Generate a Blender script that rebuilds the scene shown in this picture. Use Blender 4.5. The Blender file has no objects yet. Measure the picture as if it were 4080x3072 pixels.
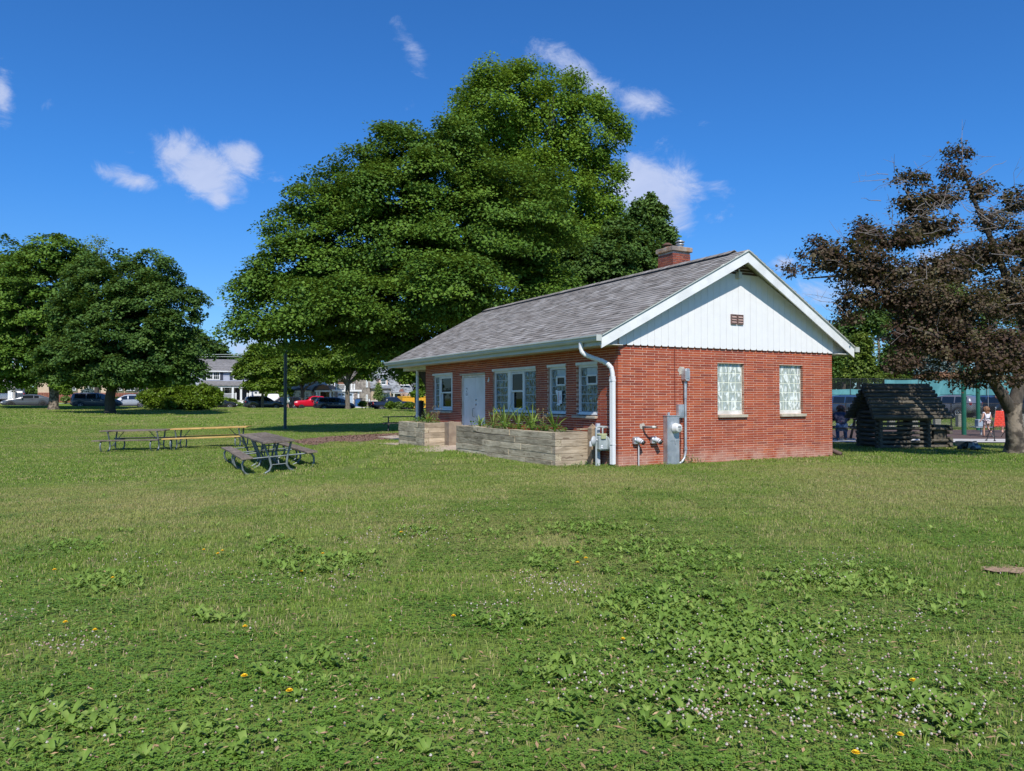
import bpy, bmesh, math, random
import numpy as np
from mathutils import Vector, Matrix
sc = bpy.context.scene
col = sc.collection
rnd = random.Random(7)
R = math.radians
# ------------------------------------------------------------------ camera, sun, sky, exposure
EYE = 1.34
PITCH = math.atan(56 / 3028)
cam_d = bpy.data.cameras.new('camera'); cam = bpy.data.objects.new('camera', cam_d); col.objects.link(cam)
cam.location = (0, 0, EYE); cam.rotation_euler = (math.pi / 2 + PITCH, 0, 0)
cam_d.sensor_width = 36; cam_d.lens = 3028 / 4080 * 36; cam_d.clip_start = .05; cam_d.clip_end = 6000
sc.camera = cam
SUN_EL, SUN_AZ = 46.6, 174.9
sun_d = bpy.data.lights.new('sun', 'SUN'); sun = bpy.data.objects.new('sun', sun_d); col.objects.link(sun)
sun_d.energy = 5.0; sun_d.angle = R(.53); sun_d.color = (1, .955, .88)
S = Vector((math.sin(R(SUN_AZ)) * math.cos(R(SUN_EL)), math.cos(R(SUN_AZ)) * math.cos(R(SUN_EL)), math.sin(R(SUN_EL))))
sun.rotation_euler = S.to_track_quat('Z', 'Y').to_euler(); sun.location = (0, -20, 40)
sc.view_settings.view_transform = 'Standard'; sc.view_settings.look = 'None'
sc.view_settings.gamma = 1; sc.view_settings.exposure = 0.06; sc.view_settings.use_curve_mapping = False
sc.render.engine = 'CYCLES'
sc.cycles.max_bounces = 7; sc.cycles.diffuse_bounces = 3; sc.cycles.glossy_bounces = 3
sc.cycles.transmission_bounces = 5; sc.cycles.transparent_max_bounces = 10
sc.cycles.use_denoising = True; sc.cycles.sample_clamp_indirect = 6
world = bpy.data.worlds.new('World'); sc.world = world; world.use_nodes = True

class NT:
    """small helper to write node trees as expressions"""
    def __init__(s, tree):
        s.t = tree; s.n = tree.nodes; s.l = tree.links; s.n.clear()
    def node(s, typ, **kw):
        n = s.n.new(typ)
        for k, v in kw.items(): setattr(n, k, v)
        return n
    def put(s, sock, v):
        if isinstance(v, bpy.types.NodeSocket): s.l.new(v, sock)
        elif v is not None:
            if sock.type in ('RGBA',) and hasattr(v, '__len__') and len(v) == 3: v = (*v, 1)
            sock.default_value = v
    def m(s, op, a, b=None, c=None, clamp=False):
        n = s.node('ShaderNodeMath', operation=op, use_clamp=clamp)
        for i, v in enumerate((a, b, c)):
            if v is not None: s.put(n.inputs[i], v)
        return n.outputs[0]
    def vm(s, op, a, b=None, scale=None):
        n = s.node('ShaderNodeVectorMath', operation=op)
        s.put(n.inputs[0], a)
        if b is not None: s.put(n.inputs[1], b)
        if scale is not None: s.put(n.inputs['Scale'], scale)
        return n.outputs['Value'] if op in ('LENGTH', 'DOT_PRODUCT', 'DISTANCE') else n.outputs[0]
    def mix(s, f, a, b, blend='MIX'):
        n = s.node('ShaderNodeMix', data_type='RGBA', blend_type=blend)
        s.put(n.inputs['Factor'], f); s.put(n.inputs[6], a); s.put(n.inputs[7], b)
        return n.outputs[2]
    def noise(s, vec, scale, detail=4, rough=.55, dist=0, out=0):
        n = s.node('ShaderNodeTexNoise')
        s.put(n.inputs['Vector'], vec); n.inputs['Scale'].default_value = scale
        n.inputs['Detail'].default_value = detail; n.inputs['Roughness'].default_value = rough
        n.inputs['Distortion'].default_value = dist
        return n.outputs[out]
    def ramp(s, f, *stops):
        n = s.node('ShaderNodeValToRGB'); cr = n.color_ramp
        while len(cr.elements) < len(stops): cr.elements.new(.5)
        for e, (p, c) in zip(cr.elements, stops):
            e.position = p; e.color = (*c, 1) if hasattr(c, '__len__') else (c, c, c, 1)
        s.put(n.inputs[0], f); return n.outputs[0]
    def sm(s, v, lo, hi):
        n = s.node('ShaderNodeMapRange', interpolation_type='SMOOTHSTEP')
        s.put(n.inputs[0], v); n.inputs[1].default_value = lo; n.inputs[2].default_value = hi
        return n.outputs[0]
    def sep(s, v):
        n = s.node('ShaderNodeSeparateXYZ'); s.put(n.inputs[0], v); return n.outputs
    def comb(s, x, y, z):
        n = s.node('ShaderNodeCombineXYZ')
        for i, v in enumerate((x, y, z)): s.put(n.inputs[i], v)
        return n.outputs[0]

# ---- sky with fair-weather clouds, placed by direction (tangent coordinates around +Y)
w = NT(world.node_tree)
sky = w.node('ShaderNodeTexSky', sky_type='NISHITA', sun_disc=False, sun_elevation=R(SUN_EL), sun_rotation=R(SUN_AZ))
sky.altitude = 200; sky.air_density = 1.0; sky.dust_density = .15; sky.ozone_density = 3.0
gen = w.node('ShaderNodeTexCoord').outputs['Generated']
vx, vy, vz = w.sep(gen)
inv = w.m('DIVIDE', 1, w.m('MAXIMUM', vy, .05))
cu = w.m('MULTIPLY', vx, inv); cv = w.m('MULTIPLY', vz, inv)
front = w.sm(vy, .05, .25)
def cpx(x, y):
    u = (x - 2040) / 3028; v = -(y - 1536) / 3028; c, s_ = math.cos(PITCH), math.sin(PITCH)
    return u / (c - v * s_), (s_ + v * c) / (c - v * s_)
warp = w.noise(w.comb(cu, cv, 0), 9, 3, .5, out=1)
wv = w.vm('SCALE', w.vm('SUBTRACT', warp, (.5, .5, .5)), scale=.05)
wu, wv_, _ = w.sep(wv)
cu2 = w.m('ADD', cu, wu); cv2 = w.m('ADD', cv, wv_)
acc = None
for (x, y, rx, ry, ang, dens) in [
    (800, 680, 150, 90, 20, 1.0), (700, 600, 80, 90, 30, .9), (950, 640, 90, 60, 20, .9), (860, 770, 60, 50, 30, .8),
    (520, 700, 130, 50, 20, .75), (1010, 700, 150, 50, -10, .45), (520, 595, 60, 25, 0, .35),
    (1620, 160, 40, 160, -32, .5), (1090, 420, 40, 50, 0, .3), (0, 370, 55, 100, 0, .8), (180, 400, 40, 40, 0, .4),
    (2290, 300, 190, 70, 28, .75), (2200, 230, 90, 40, 10, .6), (2580, 400, 110, 60, 25, .75), (2480, 520, 100, 60, 20, .55), (2760, 480, 60, 50, 20, .4),
    (2600, 760, 170, 130, 35, 1.0), (2540, 680, 90, 90, 0, .9), (2690, 860, 90, 70, 0, .8), (2840, 760, 90, 45, 20, .5), (2860, 860, 110, 35, 0, .5),
    (3600, 1120, 260, 90, 0, .85), (3300, 1180, 160, 60, 0, .6), (3120, 1060, 60, 30, 0, .6), (3800, 1010, 160, 70, 0, .7),
    (1000, 1370, 130, 70, 0, .8), (900, 1200, 90, 30, 10, .4), (820, 1230, 50, 30, 0, .4), (1640, 410, 40, 30, 0, .3)]:
    u0, v0 = cpx(x, y); a = R(-ang); rx /= 3028 / 1.45; ry /= 3028 / 1.45
    du = w.m('SUBTRACT', cu2, u0); dv = w.m('SUBTRACT', cv2, v0)
    p = w.m('DIVIDE', w.m('ADD', w.m('MULTIPLY', du, math.cos(a)), w.m('MULTIPLY', dv, math.sin(a))), rx)
    q = w.m('DIVIDE', w.m('SUBTRACT', w.m('MULTIPLY', dv, math.cos(a)), w.m('MULTIPLY', du, math.sin(a))), ry)
    d2 = w.m('ADD', w.m('MULTIPLY', p, p), w.m('MULTIPLY', q, q))
    b = w.m('MULTIPLY', w.m('POWER', 2.718, w.m('MULTIPLY', d2, -1.2)), dens)
    acc = b if acc is None else w.m('MAXIMUM', acc, b)
fb = w.noise(w.comb(cu, w.m('MULTIPLY', cv, 1.4), 3.1), 16, 12, .70, .5)
dens_f = w.m('SUBTRACT', w.m('ADD', acc, w.m('MULTIPLY', fb, 1.3)), .99)
c_front = w.m('MULTIPLY', w.sm(dens_f, -.02, .55), front)
back = w.noise(gen, 2.6, 7, .6, .6)
c_back = w.m('MULTIPLY', w.sm(back, .56, .75), w.m('SUBTRACT', 1, front))
cmask = w.m('MULTIPLY', w.m('ADD', c_front, c_back), .86)
hsv = w.node('ShaderNodeHueSaturation'); hsv.inputs['Saturation'].default_value = 1.0; hsv.inputs['Value'].default_value = 1.0
w.l.new(sky.outputs[0], hsv.inputs['Color'])
SKY = .082
cl = w.mix(w.m('MULTIPLY', fb, 1.0), (5.2, 6.3, 9.4), (8.0, 8.8, 11.4))
skyc = w.mix(cmask, w.mix(1.0, hsv.outputs[0], w.mix(w.sm(vz, .02, .30), (.62, 1.0, 1.45), (.40, 1.06, 1.80)), 'MULTIPLY'), cl)
bg = w.node('ShaderNodeBackground'); w.l.new(skyc, bg.inputs[0]); bg.inputs[1].default_value = SKY
wo = w.node('ShaderNodeOutputWorld'); w.l.new(bg.outputs[0], wo.inputs[0])

# ------------------------------------------------------------------ pixel <-> place helpers (photo pixels, real positions)
def ray(x, y):
    u = (x - 2040) / 3028; v = -(y - 1536) / 3028; c, s_ = math.cos(PITCH), math.sin(PITCH)
    return np.array([u, c - v * s_, s_ + v * c])
def at(x, y, Y):
    r = ray(x, y); return Vector((r[0] / r[1] * Y, Y, EYE + r[2] / r[1] * Y))
ANG = R(28.15)
AX = Vector((math.cos(ANG), math.sin(ANG), 0)); BX = Vector((-math.sin(ANG), math.cos(ANG), 0))
P0 = Vector((2.097, 15.0, 0))
ST0 = Vector((-45, 90, 0))
def street(t, n): p = ST0 + AX * t + BX * n; return p.x, p.y
def road_z(t): return .35 - .017 * (np.clip(t, -45, 45) + 3.6)
ctrl = [(2.1, 15, 0), (7.5, 17.9, 0), (-2.7, 24, -.02), (2.7, 27, -.03), (-.5, 16.2, 0), (-2.4, 20.2, .0),
        (0, 0, -.1), (0, 3, -.09), (-4, 3, -.12), (5, 3, -.08), (0, 9, -.03), (-5, 10, -.16), (6, 10, 0), (0, -6, -.1), (-10, -4, -.1), (10, -4, -.1),
        (-5.35, 17.7, -.36), (-14, 26.5, -.5), (-9, 22, -.43), (-9.4, 27.4, -.36), (-12.5, 42, -.3), (-32.7, 62, .19), (-43.4, 72, .39), (-30, 30, -.35), (-20, 15, -.3),
        (12, 21, 0), (20, 35, -.02), (12.7, 18.8, 0), (30, 59, -.05), (10, 30, 0), (40, 40, -.03), (-5, 60, -.3), (30, 90, -.1), (60, 60, -.1), (12, 70, -.1), (60, 20, 0)]
for t in range(-50, 51, 12):
    for n, dz in ((-4.6, .27), (9, .35), (14, .5), (40, .6)):
        x, y = street(t, n); ctrl.append((x, y, float(road_z(t)) + dz))
CP = np.array(ctrl)
def _U(r2): return np.where(r2 > 1e-9, r2 * np.log(np.maximum(r2, 1e-9)), 0)
_n = len(CP); _K = _U(((CP[:, None, :2] - CP[None, :, :2]) ** 2).sum(-1)) + np.eye(_n) * 3.0
_Pm = np.hstack([np.ones((_n, 1)), CP[:, :2]])
_A = np.block([[_K, _Pm], [_Pm.T, np.zeros((3, 3))]])
_W = np.linalg.solve(_A, np.concatenate([CP[:, 2], np.zeros(3)]))
def G(x, y):
    """height of the ground, vectorised"""
    x = np.asarray(x, float); y = np.asarray(y, float); shp = x.shape
    xc = np.clip(x, -85, 70).ravel(); yc = np.clip(y, -8, 150).ravel()
    d2 = (xc[:, None] - CP[None, :, 0]) ** 2 + (yc[:, None] - CP[None, :, 1]) ** 2
    z = _U(d2) @ _W[:_n] + _W[_n] + _W[_n + 1] * xc + _W[_n + 2] * yc
    dx = x.ravel() - ST0.x; dy = y.ravel() - ST0.y
    t = dx * AX.x + dy * AX.y; n = dx * BX.x + dy * BX.y
    k = np.clip((n + 4.6) / .6, 0, 1) * np.clip((7.4 - n) / .6, 0, 1)
    z = z * (1 - k) + (road_z(t) - .05) * k
    return z.reshape(shp)
def g1(x, y): return float(G(np.array([x]), np.array([y]))[0])
def gnd(px, py):
    r = ray(px, py); Y = 20.
    for _ in range(60): Y = .5 * Y + .5 * min(max((g1(r[0] / r[1] * Y, Y) - EYE) / (r[2] / r[1]), 2), 160)
    return Vector((r[0] / r[1] * Y, Y, g1(r[0] / r[1] * Y, Y)))
def pos(px, Y):
    x = (px - 2040) / 3028 * Y / math.cos(PITCH) * 1.0; return Vector((x, Y, g1(x, Y)))

# ------------------------------------------------------------------ object helpers
def tag(o, label=None, cat=None, group=None, kind=None):
    if label: o['label'] = label
    if cat: o['category'] = cat
    if group: o['group'] = group
    if kind: o['kind'] = kind
    return o
def thing(name, loc, rz=0, label=None, cat=None, group=None, scale=None):
    o = bpy.data.objects.new(name, None); col.objects.link(o); o.location = loc; o.rotation_euler = (0, 0, rz)
    o.empty_display_size = .2
    if scale: o.scale = scale
    return tag(o, label, cat, group)
def link(name, me, parent=None, loc=None, rot=None):
    o = bpy.data.objects.new(name, me); col.objects.link(o)
    if parent: o.parent = parent
    if loc is not None: o.location = loc
    if rot is not None: o.rotation_euler = rot
    return o
def copy_tree(o, parent=None):
    c = o.copy(); col.objects.link(c); c.parent = parent
    for ch in o.children: copy_tree(ch, c)
    return c
class MB:
    """collects shapes; build() links them as one mesh object"""
    def __init__(s): s.v = []; s.f = []; s.mi = []; s.sm = []
    def add(s, verts, faces, mi=0, smooth=False, M=None):
        o = len(s.v)
        if M is not None: verts = [M @ Vector(v) for v in verts]
        s.v += [tuple(v) for v in verts]
        for f in faces: s.f.append([i + o for i in f]); s.mi.append(mi); s.sm.append(smooth)
        return s
    def box(s, x0, x1, y0, y1, z0, z1, mi=0, M=None):
        return s.add([(x0, y0, z0), (x1, y0, z0), (x1, y1, z0), (x0, y1, z0), (x0, y0, z1), (x1, y0, z1), (x1, y1, z1), (x0, y1, z1)],
                     [(0, 3, 2, 1), (4, 5, 6, 7), (0, 1, 5, 4), (1, 2, 6, 5), (2, 3, 7, 6), (3, 0, 4, 7)], mi, M=M)
    def cbox(s, c, d, mi=0, M=None):
        return s.box(c[0] - d[0] / 2, c[0] + d[0] / 2, c[1] - d[1] / 2, c[1] + d[1] / 2, c[2] - d[2] / 2, c[2] + d[2] / 2, mi, M)
    def bar(s, p, q, w_, h, mi=0, up=(0, 0, 1)):
        """rectangular bar from p to q"""
        p = Vector(p); q = Vector(q); d = q - p; L = d.length; d.normalize(); u = Vector(up)
        if abs(d.dot(u)) > .99: u = Vector((0, 1, 0))
        y = u.cross(d).normalized(); z = d.cross(y)
        M = Matrix(((d.x, y.x, z.x, p.x), (d.y, y.y, z.y, p.y), (d.z, y.z, z.z, p.z), (0, 0, 0, 1)))
        return s.box(0, L, -w_ / 2, w_ / 2, -h / 2, h / 2, mi, M)
    def tube(s, pts, rad, seg=8, mi=0, smooth=True, cap=True):
        pts = [Vector(p) for p in pts]; n = len(pts)
        if not hasattr(rad, '__len__'): rad = [rad] * n
        rings = []; prev = None
        for i, p in enumerate(pts):
            d = (pts[min(i + 1, n - 1)] - pts[max(i - 1, 0)]).normalized()
            if prev is None:
                a = Vector((0, 0, 1)) if abs(d.z) < .9 else Vector((1, 0, 0)); x = a.cross(d).normalized()
            else: x = (prev - d * prev.dot(d)).normalized()
            prev = x; y = d.cross(x)
            rings.append([p + (x * math.cos(2 * math.pi * k / seg) + y * math.sin(2 * math.pi * k / seg)) * rad[i] for k in range(seg)])
        vs = [v for r in rings for v in r]; fs = []
        for i in range(n - 1):
            for k in range(seg):
                a = i * seg + k; b = i * seg + (k + 1) % seg; fs.append((a, b, b + seg, a + seg))
        s.add(vs, fs, mi, smooth)
        if cap: s.add(rings[0], [tuple(range(seg))[::-1]], mi); s.add(rings[-1], [tuple(range(seg))], mi)
        return s
    def prism(s, poly, axis, a, b, mi=0, M=None):
        """poly = 2D points in the plane square to axis (0,1,2), extruded a..b"""
        def P(u, v, w2): return {0: (w2, u, v), 1: (u, w2, v), 2: (u, v, w2)}[axis]
        n = len(poly); vs = [P(u, v, a) for u, v in poly] + [P(u, v, b) for u, v in poly]
        fs = [tuple(range(n)), tuple(range(2 * n - 1, n - 1, -1))] + [(i, i + n, (i + 1) % n + n, (i + 1) % n) for i in range(n)]
        return s.add(vs, fs, mi, M=M)
    def lathe(s, prof, seg=16, mi=0, M=None, smooth=True):
        """prof = (r, z) pairs, round z"""
        vs = [(r * math.cos(2 * math.pi * k / seg), r * math.sin(2 * math.pi * k / seg), z) for r, z in prof for k in range(seg)]
        fs = [(i * seg + k, i * seg + (k + 1) % seg, (i + 1) * seg + (k + 1) % seg, (i + 1) * seg + k) for i in range(len(prof) - 1) for k in range(seg)]
        if prof[0][0] > 1e-4: fs.append(tuple(range(seg))[::-1])
        if prof[-1][0] > 1e-4: fs.append(tuple((len(prof) - 1) * seg + k for k in range(seg)))
        return s.add(vs, fs, mi, smooth, M)
    def ball(s, c, r, seg=10, mi=0, squash=(1, 1, 1)):
        m = Matrix.Translation(c) @ Matrix.Diagonal((*squash, 1))
        return s.lathe([(r * math.sin(math.pi * i / 6) + (1e-5 if i in (0, 6) else 0), -r * math.cos(math.pi * i / 6)) for i in range(7)], seg, mi, m)
    def mesh(s, name, mats, bevel=0):
        me = bpy.data.meshes.new(name); me.from_pydata(s.v, [], s.f)
        for m in (mats if isinstance(mats, (list, tuple)) else [mats]): me.materials.append(m)
        me.polygons.foreach_set('material_index', s.mi); me.polygons.foreach_set('use_smooth', s.sm)
        bm = bmesh.new(); bm.from_mesh(me); bmesh.ops.recalc_face_normals(bm, faces=bm.faces)
        if bevel:
            es = [e for e in bm.edges if len(e.link_faces) == 2 and e.calc_face_angle(0) > .6]
            bmesh.ops.bevel(bm, geom=es, offset=bevel, segments=1, affect='EDGES', profile=.5)
        bm.to_mesh(me); bm.free(); return me
    def build(s, name, mats, parent=None, bevel=0, loc=None, rot=None):
        return link(name, s.mesh(name, mats, bevel), parent, loc, rot)
def text(name, body, size, mat, parent, M, depth=.001, align='CENTER'):
    c = bpy.data.curves.new(name, 'FONT'); c.body = body; c.size = size; c.align_x = align; c.align_y = 'CENTER'; c.extrude = depth
    c.materials.append(mat); tmp = bpy.data.objects.new('tmp_text', c); me = bpy.data.meshes.new_from_object(tmp); bpy.data.objects.remove(tmp)
    if not me.materials: me.materials.append(mat)
    o = link(name, me, parent); o.matrix_local = M; return o

# ------------------------------------------------------------------ materials
def mat(name, c1, c2=None, scale=6, rough=.7, bump=0, bscale=None, metal=0, detail=5, c3=None, spec=.5, rand=0, stretch=None, obj=False, lo=.35, hi=.65, coat=0, sss=None):
    m = bpy.data.materials.new(name); m.use_nodes = True; t = NT(m.node_tree)
    if obj or stretch: P = t.node('ShaderNodeTexCoord').outputs['Object']
    else: P = t.node('ShaderNodeNewGeometry').outputs['Position']
    oi = t.node('ShaderNodeObjectInfo').outputs['Random']
    if obj or stretch:
        P = t.vm('ADD', P, t.comb(t.m('MULTIPLY', oi, 31), t.m('MULTIPLY', oi, 17), 0))
    if stretch: P = t.vm('MULTIPLY', P, stretch)
    base = c1
    if c2 is not None:
        f = t.sm(t.noise(P, scale, detail), lo, hi); base = t.mix(f, c1, c2)
        if c3 is not None: base = t.mix(t.sm(t.noise(t.vm('ADD', P, (9, 4, 2)), scale * .37, 4), .5, .68), base, c3)
    if rand:
        isl = t.node('ShaderNodeNewGeometry').outputs['Random Per Island']
        r_ = t.m('FRACT', t.m('ADD', isl, oi))
        n = t.node('ShaderNodeHueSaturation'); t.put(n.inputs['Color'], base)
        t.put(n.inputs['Value'], t.m('ADD', 1 - rand, t.m('MULTIPLY', r_, 2 * rand)))
        t.put(n.inputs['Hue'], t.m('ADD', .5 - rand * .03, t.m('MULTIPLY', t.m('FRACT', t.m('MULTIPLY', r_, 7.3)), rand * .06)))
        base = n.outputs[0]
    bs = t.node('ShaderNodeBsdfPrincipled'); t.put(bs.inputs['Base Color'], base)
    bs.inputs['Roughness'].default_value = rough; bs.inputs['Metallic'].default_value = metal
    bs.inputs['Specular IOR Level'].default_value = spec; bs.inputs['Coat Weight'].default_value = coat
    if bump:
        b = t.node('ShaderNodeBump'); b.inputs['Strength'].default_value = min(1, bump); b.inputs['Distance'].default_value = .01 * max(1, bump)
        t.put(b.inputs['Height'], t.noise(P, bscale or scale * 4, 6, .6)); t.l.new(b.outputs[0], bs.inputs['Normal'])
    o = t.node('ShaderNodeOutputMaterial'); t.l.new(bs.outputs[0], o.inputs[0])
    m['bs'] = 1; return m
def leafmat(name, ca, cb, cc, trans=.3, rough=.5, spec=.35, patch=.35):
    """leaf: colour by per-leaf tint attribute and slow patches through the crown, thin translucent"""
    m = bpy.data.materials.new(name); m.use_nodes = True; t = NT(m.node_tree)
    a = t.node('ShaderNodeAttribute', attribute_name='tint').outputs['Fac']
    P = t.node('ShaderNodeNewGeometry').outputs['Position']
    c = t.ramp(a, (0, ca), (.55, cb), (1, cc))
    c = t.mix(t.m('MULTIPLY', t.sm(t.noise(P, .6, 3), .4, .65), patch), c, cc)
    bs = t.node('ShaderNodeBsdfPrincipled'); t.put(bs.inputs['Base Color'], c)
    bs.inputs['Roughness'].default_value = rough; bs.inputs['Specular IOR Level'].default_value = spec
    tr = t.node('ShaderNodeBsdfTranslucent'); t.put(tr.inputs[0], t.mix(.5, c, (.26, .32, .03), 'MIX'))
    mx = t.node('ShaderNodeMixShader'); mx.inputs[0].default_value = trans
    t.l.new(bs.outputs[0], mx.inputs[1]); t.l.new(tr.outputs[0], mx.inputs[2])
    o = t.node('ShaderNodeOutputMaterial'); t.l.new(mx.outputs[0], o.inputs[0]); return m
def glassmat(name, tint=(.9, .95, .95), fac=.25):
    m = bpy.data.materials.new(name); m.use_nodes = True; t = NT(m.node_tree)
    tr = t.node('ShaderNodeBsdfTransparent'); tr.inputs[0].default_value = (*tint, 1)
    gl = t.node('ShaderNodeBsdfGlossy'); gl.inputs['Roughness'].default_value = .02
    fr = t.node('ShaderNodeFresnel'); fr.inputs[0].default_value = 1.32
    mx = t.node('ShaderNodeMixShader'); t.put(mx.inputs[0], t.m('ADD', fr.outputs[0], fac, clamp=True))
    t.l.new(tr.outputs[0], mx.inputs[1]); t.l.new(gl.outputs[0], mx.inputs[2])
    o = t.node('ShaderNodeOutputMaterial'); t.l.new(mx.outputs[0], o.inputs[0]); return m
m_white = mat('white_paint', (.76, .77, .76), (.66, .67, .66), 3, .5, .12, 60)
m_white_dirty = mat('weathered_white_paint', (.72, .72, .68), (.50, .50, .44), 4, .55, .15, 50)
m_siding = mat('painted_siding', (.78, .775, .765), (.75, .745, .735), 5, .55, .25, 45)
m_mortar = mat('mortar', (.70, .47, .36), (.56, .36, .27), 5, .9, .2, 90)
m_metal = mat('galvanised_steel', (.42, .45, .47), (.56, .58, .60), 7, .45, metal=.55, c3=(.34, .37, .40))
m_gutter = mat('gutter_paint', (.50, .52, .48), (.44, .47, .44), 2, .5)
m_dark = mat('painted_dark', (.012, .012, .013), rough=.8)  # near-black painted in for unlit hollows, also on one door
m_black = mat('black_paint', (.015, .016, .018), (.03, .03, .032), 8, .45)
m_rubber = mat('tyre_rubber', (.02, .02, .02), (.03, .03, .03), 20, .8)
m_glass = glassmat('window_glass', (.30, .33, .33), .0)
m_carglass = mat('tinted_glass', (.012, .015, .018), rough=.06, spec=.9)
m_stone_sill = mat('limestone_sill', (.50, .44, .34), (.38, .33, .25), 8, .85, .4, 60)
m_concrete = mat('concrete', (.46, .43, .39), (.36, .33, .30), 2, .9, .3, 40)
# ------------------------------------------------------------------ brick park building (local x along the gable, y along the long wall)
def brickmat(name, cols, weather=True):
    m = bpy.data.materials.new(name); m.use_nodes = True; t = NT(m.node_tree)
    geo = t.node('ShaderNodeNewGeometry'); P = geo.outputs['Position']
    r_ = t.m('FRACT', t.m('ADD', geo.outputs['Random Per Island'], t.node('ShaderNodeObjectInfo').outputs['Random']))
    c = t.ramp(r_, *[(i / (len(cols) - 1), k) for i, k in enumerate(cols)])
    c = t.mix(t.m('MULTIPLY', t.sm(t.noise(P, 14, 6, .7), .48, .7), .55), c, (.30, .115, .06))
    c = t.mix(t.m('MULTIPLY', t.sm(t.noise(P, 60, 4, .7), .6, .75), .35), c, (.12, .04, .03))
    if weather:
        c = t.mix(t.m('MULTIPLY', t.sm(t.noise(t.vm('MULTIPLY', P, (1.2, 1.2, .5)), 1.6, 5, .6), .52, .75), .35), c, (.14, .035, .022))
        z = t.sep(P)[2]
        e = t.m('MULTIPLY', t.m('SUBTRACT', 1, t.sm(z, .06, .42)), t.sm(t.noise(P, 3.2, 5), .30, .62))
        c = t.mix(t.m('MULTIPLY', e, .6), c, (.52, .33, .26))
        e2 = t.sm(t.noise(t.vm('MULTIPLY', P, (1, 1, 2.5)), 2.1, 6, .7), .64, .8)
        c = t.mix(t.m('MULTIPLY', e2, .35), c, (.50, .30, .22))
    bs = t.node('ShaderNodeBsdfPrincipled'); t.put(bs.inputs['Base Color'], c); bs.inputs['Roughness'].default_value = .75; bs.inputs['Specular IOR Level'].default_value = .3
    b = t.node('ShaderNodeBump'); b.inputs['Strength'].default_value = .5; b.inputs['Distance'].default_value = .006
    t.put(b.inputs['Height'], t.noise(P, 85, 6, .65)); t.l.new(b.outputs[0], bs.inputs['Normal'])
    o = t.node('ShaderNodeOutputMaterial'); t.l.new(bs.outputs[0], o.inputs[0]); return m
m_brick = brickmat('roman_brick', [(.25, .042, .020), (.33, .058, .024), (.40, .080, .030), (.29, .050, .024), (.44, .10, .036), (.20, .036, .022)])
m_brick2 = brickmat('chimney_brick_face', [(.22, .055, .034), (.30, .080, .046), (.16, .045, .034), (.36, .12, .07)], False)
m_mortar2 = mat('chimney_mortar', (.50, .44, .40), (.30, .25, .23), 6, .95, .4, 90)
def glassblockmat(name, lite, dark):
    m = bpy.data.materials.new(name); m.use_nodes = True; t = NT(m.node_tree)
    P = t.node('ShaderNodeNewGeometry').outputs['Position']
    n = t.noise(t.vm('MULTIPLY', P, (1.0, 1.0, .4)), 12, 1, .3, 1.2)
    c = t.mix(t.sm(n, .52, .62), dark, lite)  # pale streaks paint the highlights of wavy glass into the colour
    bs = t.node('ShaderNodeBsdfPrincipled'); t.put(bs.inputs['Base Color'], c); bs.inputs['Roughness'].default_value = .12
    bs.inputs['Specular IOR Level'].default_value = .9; bs.inputs['Transmission Weight'].default_value = .0
    b = t.node('ShaderNodeBump'); b.inputs['Strength'].default_value = .9; b.inputs['Distance'].default_value = .03
    t.put(b.inputs['Height'], n); t.l.new(b.outputs[0], bs.inputs['Normal'])
    o = t.node('ShaderNodeOutputMaterial'); t.l.new(bs.outputs[0], o.inputs[0]); return m
m_gblock = glassblockmat('wavy_glass_block_lit', (.74, .78, .74), (.36, .41, .375))  # sunlit copy for the gable, brightness put into the colour
m_gblock_d = glassblockmat('wavy_glass_block_shaded', (.17, .21, .19), (.045, .06, .055))  # darker copy for the shaded wall, shade put into the colour
m_gmortar = mat('block_grout', (.74, .76, .62), (.64, .67, .54), 8, .6)
m_gmortar_d = mat('block_grout_shaded', (.50, .56, .58), (.42, .48, .50), 8, .6)  # grout of the shaded wall, its cool shade painted in
def shinglemat(name, cols):
    m = bpy.data.materials.new(name); m.use_nodes = True; t = NT(m.node_tree)
    geo = t.node('ShaderNodeNewGeometry'); P = geo.outputs['Position']
    r_ = t.m('FRACT', t.m('ADD', geo.outputs['Random Per Island'], t.node('ShaderNodeObjectInfo').outputs['Random']))
    c = t.ramp(r_, *[(i / (len(cols) - 1), k) for i, k in enumerate(cols)])
    c = t.mix(t.m('MULTIPLY', t.sm(t.noise(P, 160, 2, .8), .3, .7), .5), c, t.vm('SCALE', c, scale=.55))
    c = t.mix(t.m('MULTIPLY', t.sm(t.noise(P, 1.1, 4), .4, .7), .25), c, (.21, .19, .175))
    bs = t.node('ShaderNodeBsdfPrincipled'); t.put(bs.inputs['Base Color'], c); bs.inputs['Roughness'].default_value = .9; bs.inputs['Specular IOR Level'].default_value = .25
    b = t.node('ShaderNodeBump'); b.inputs['Strength'].default_value = .6; b.inputs['Distance'].default_value = .004
    t.put(b.inputs['Height'], t.noise(P, 260, 2, .7)); t.l.new(b.outputs[0], bs.inputs['Normal'])
    o = t.node('ShaderNodeOutputMaterial'); t.l.new(bs.outputs[0], o.inputs[0]); return m
m_shingle = shinglemat('asphalt_shingle', [(.165, .145, .128), (.27, .248, .225), (.37, .345, .32), (.20, .175, .155), (.42, .395, .37), (.24, .212, .188), (.32, .295, .27)])

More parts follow.
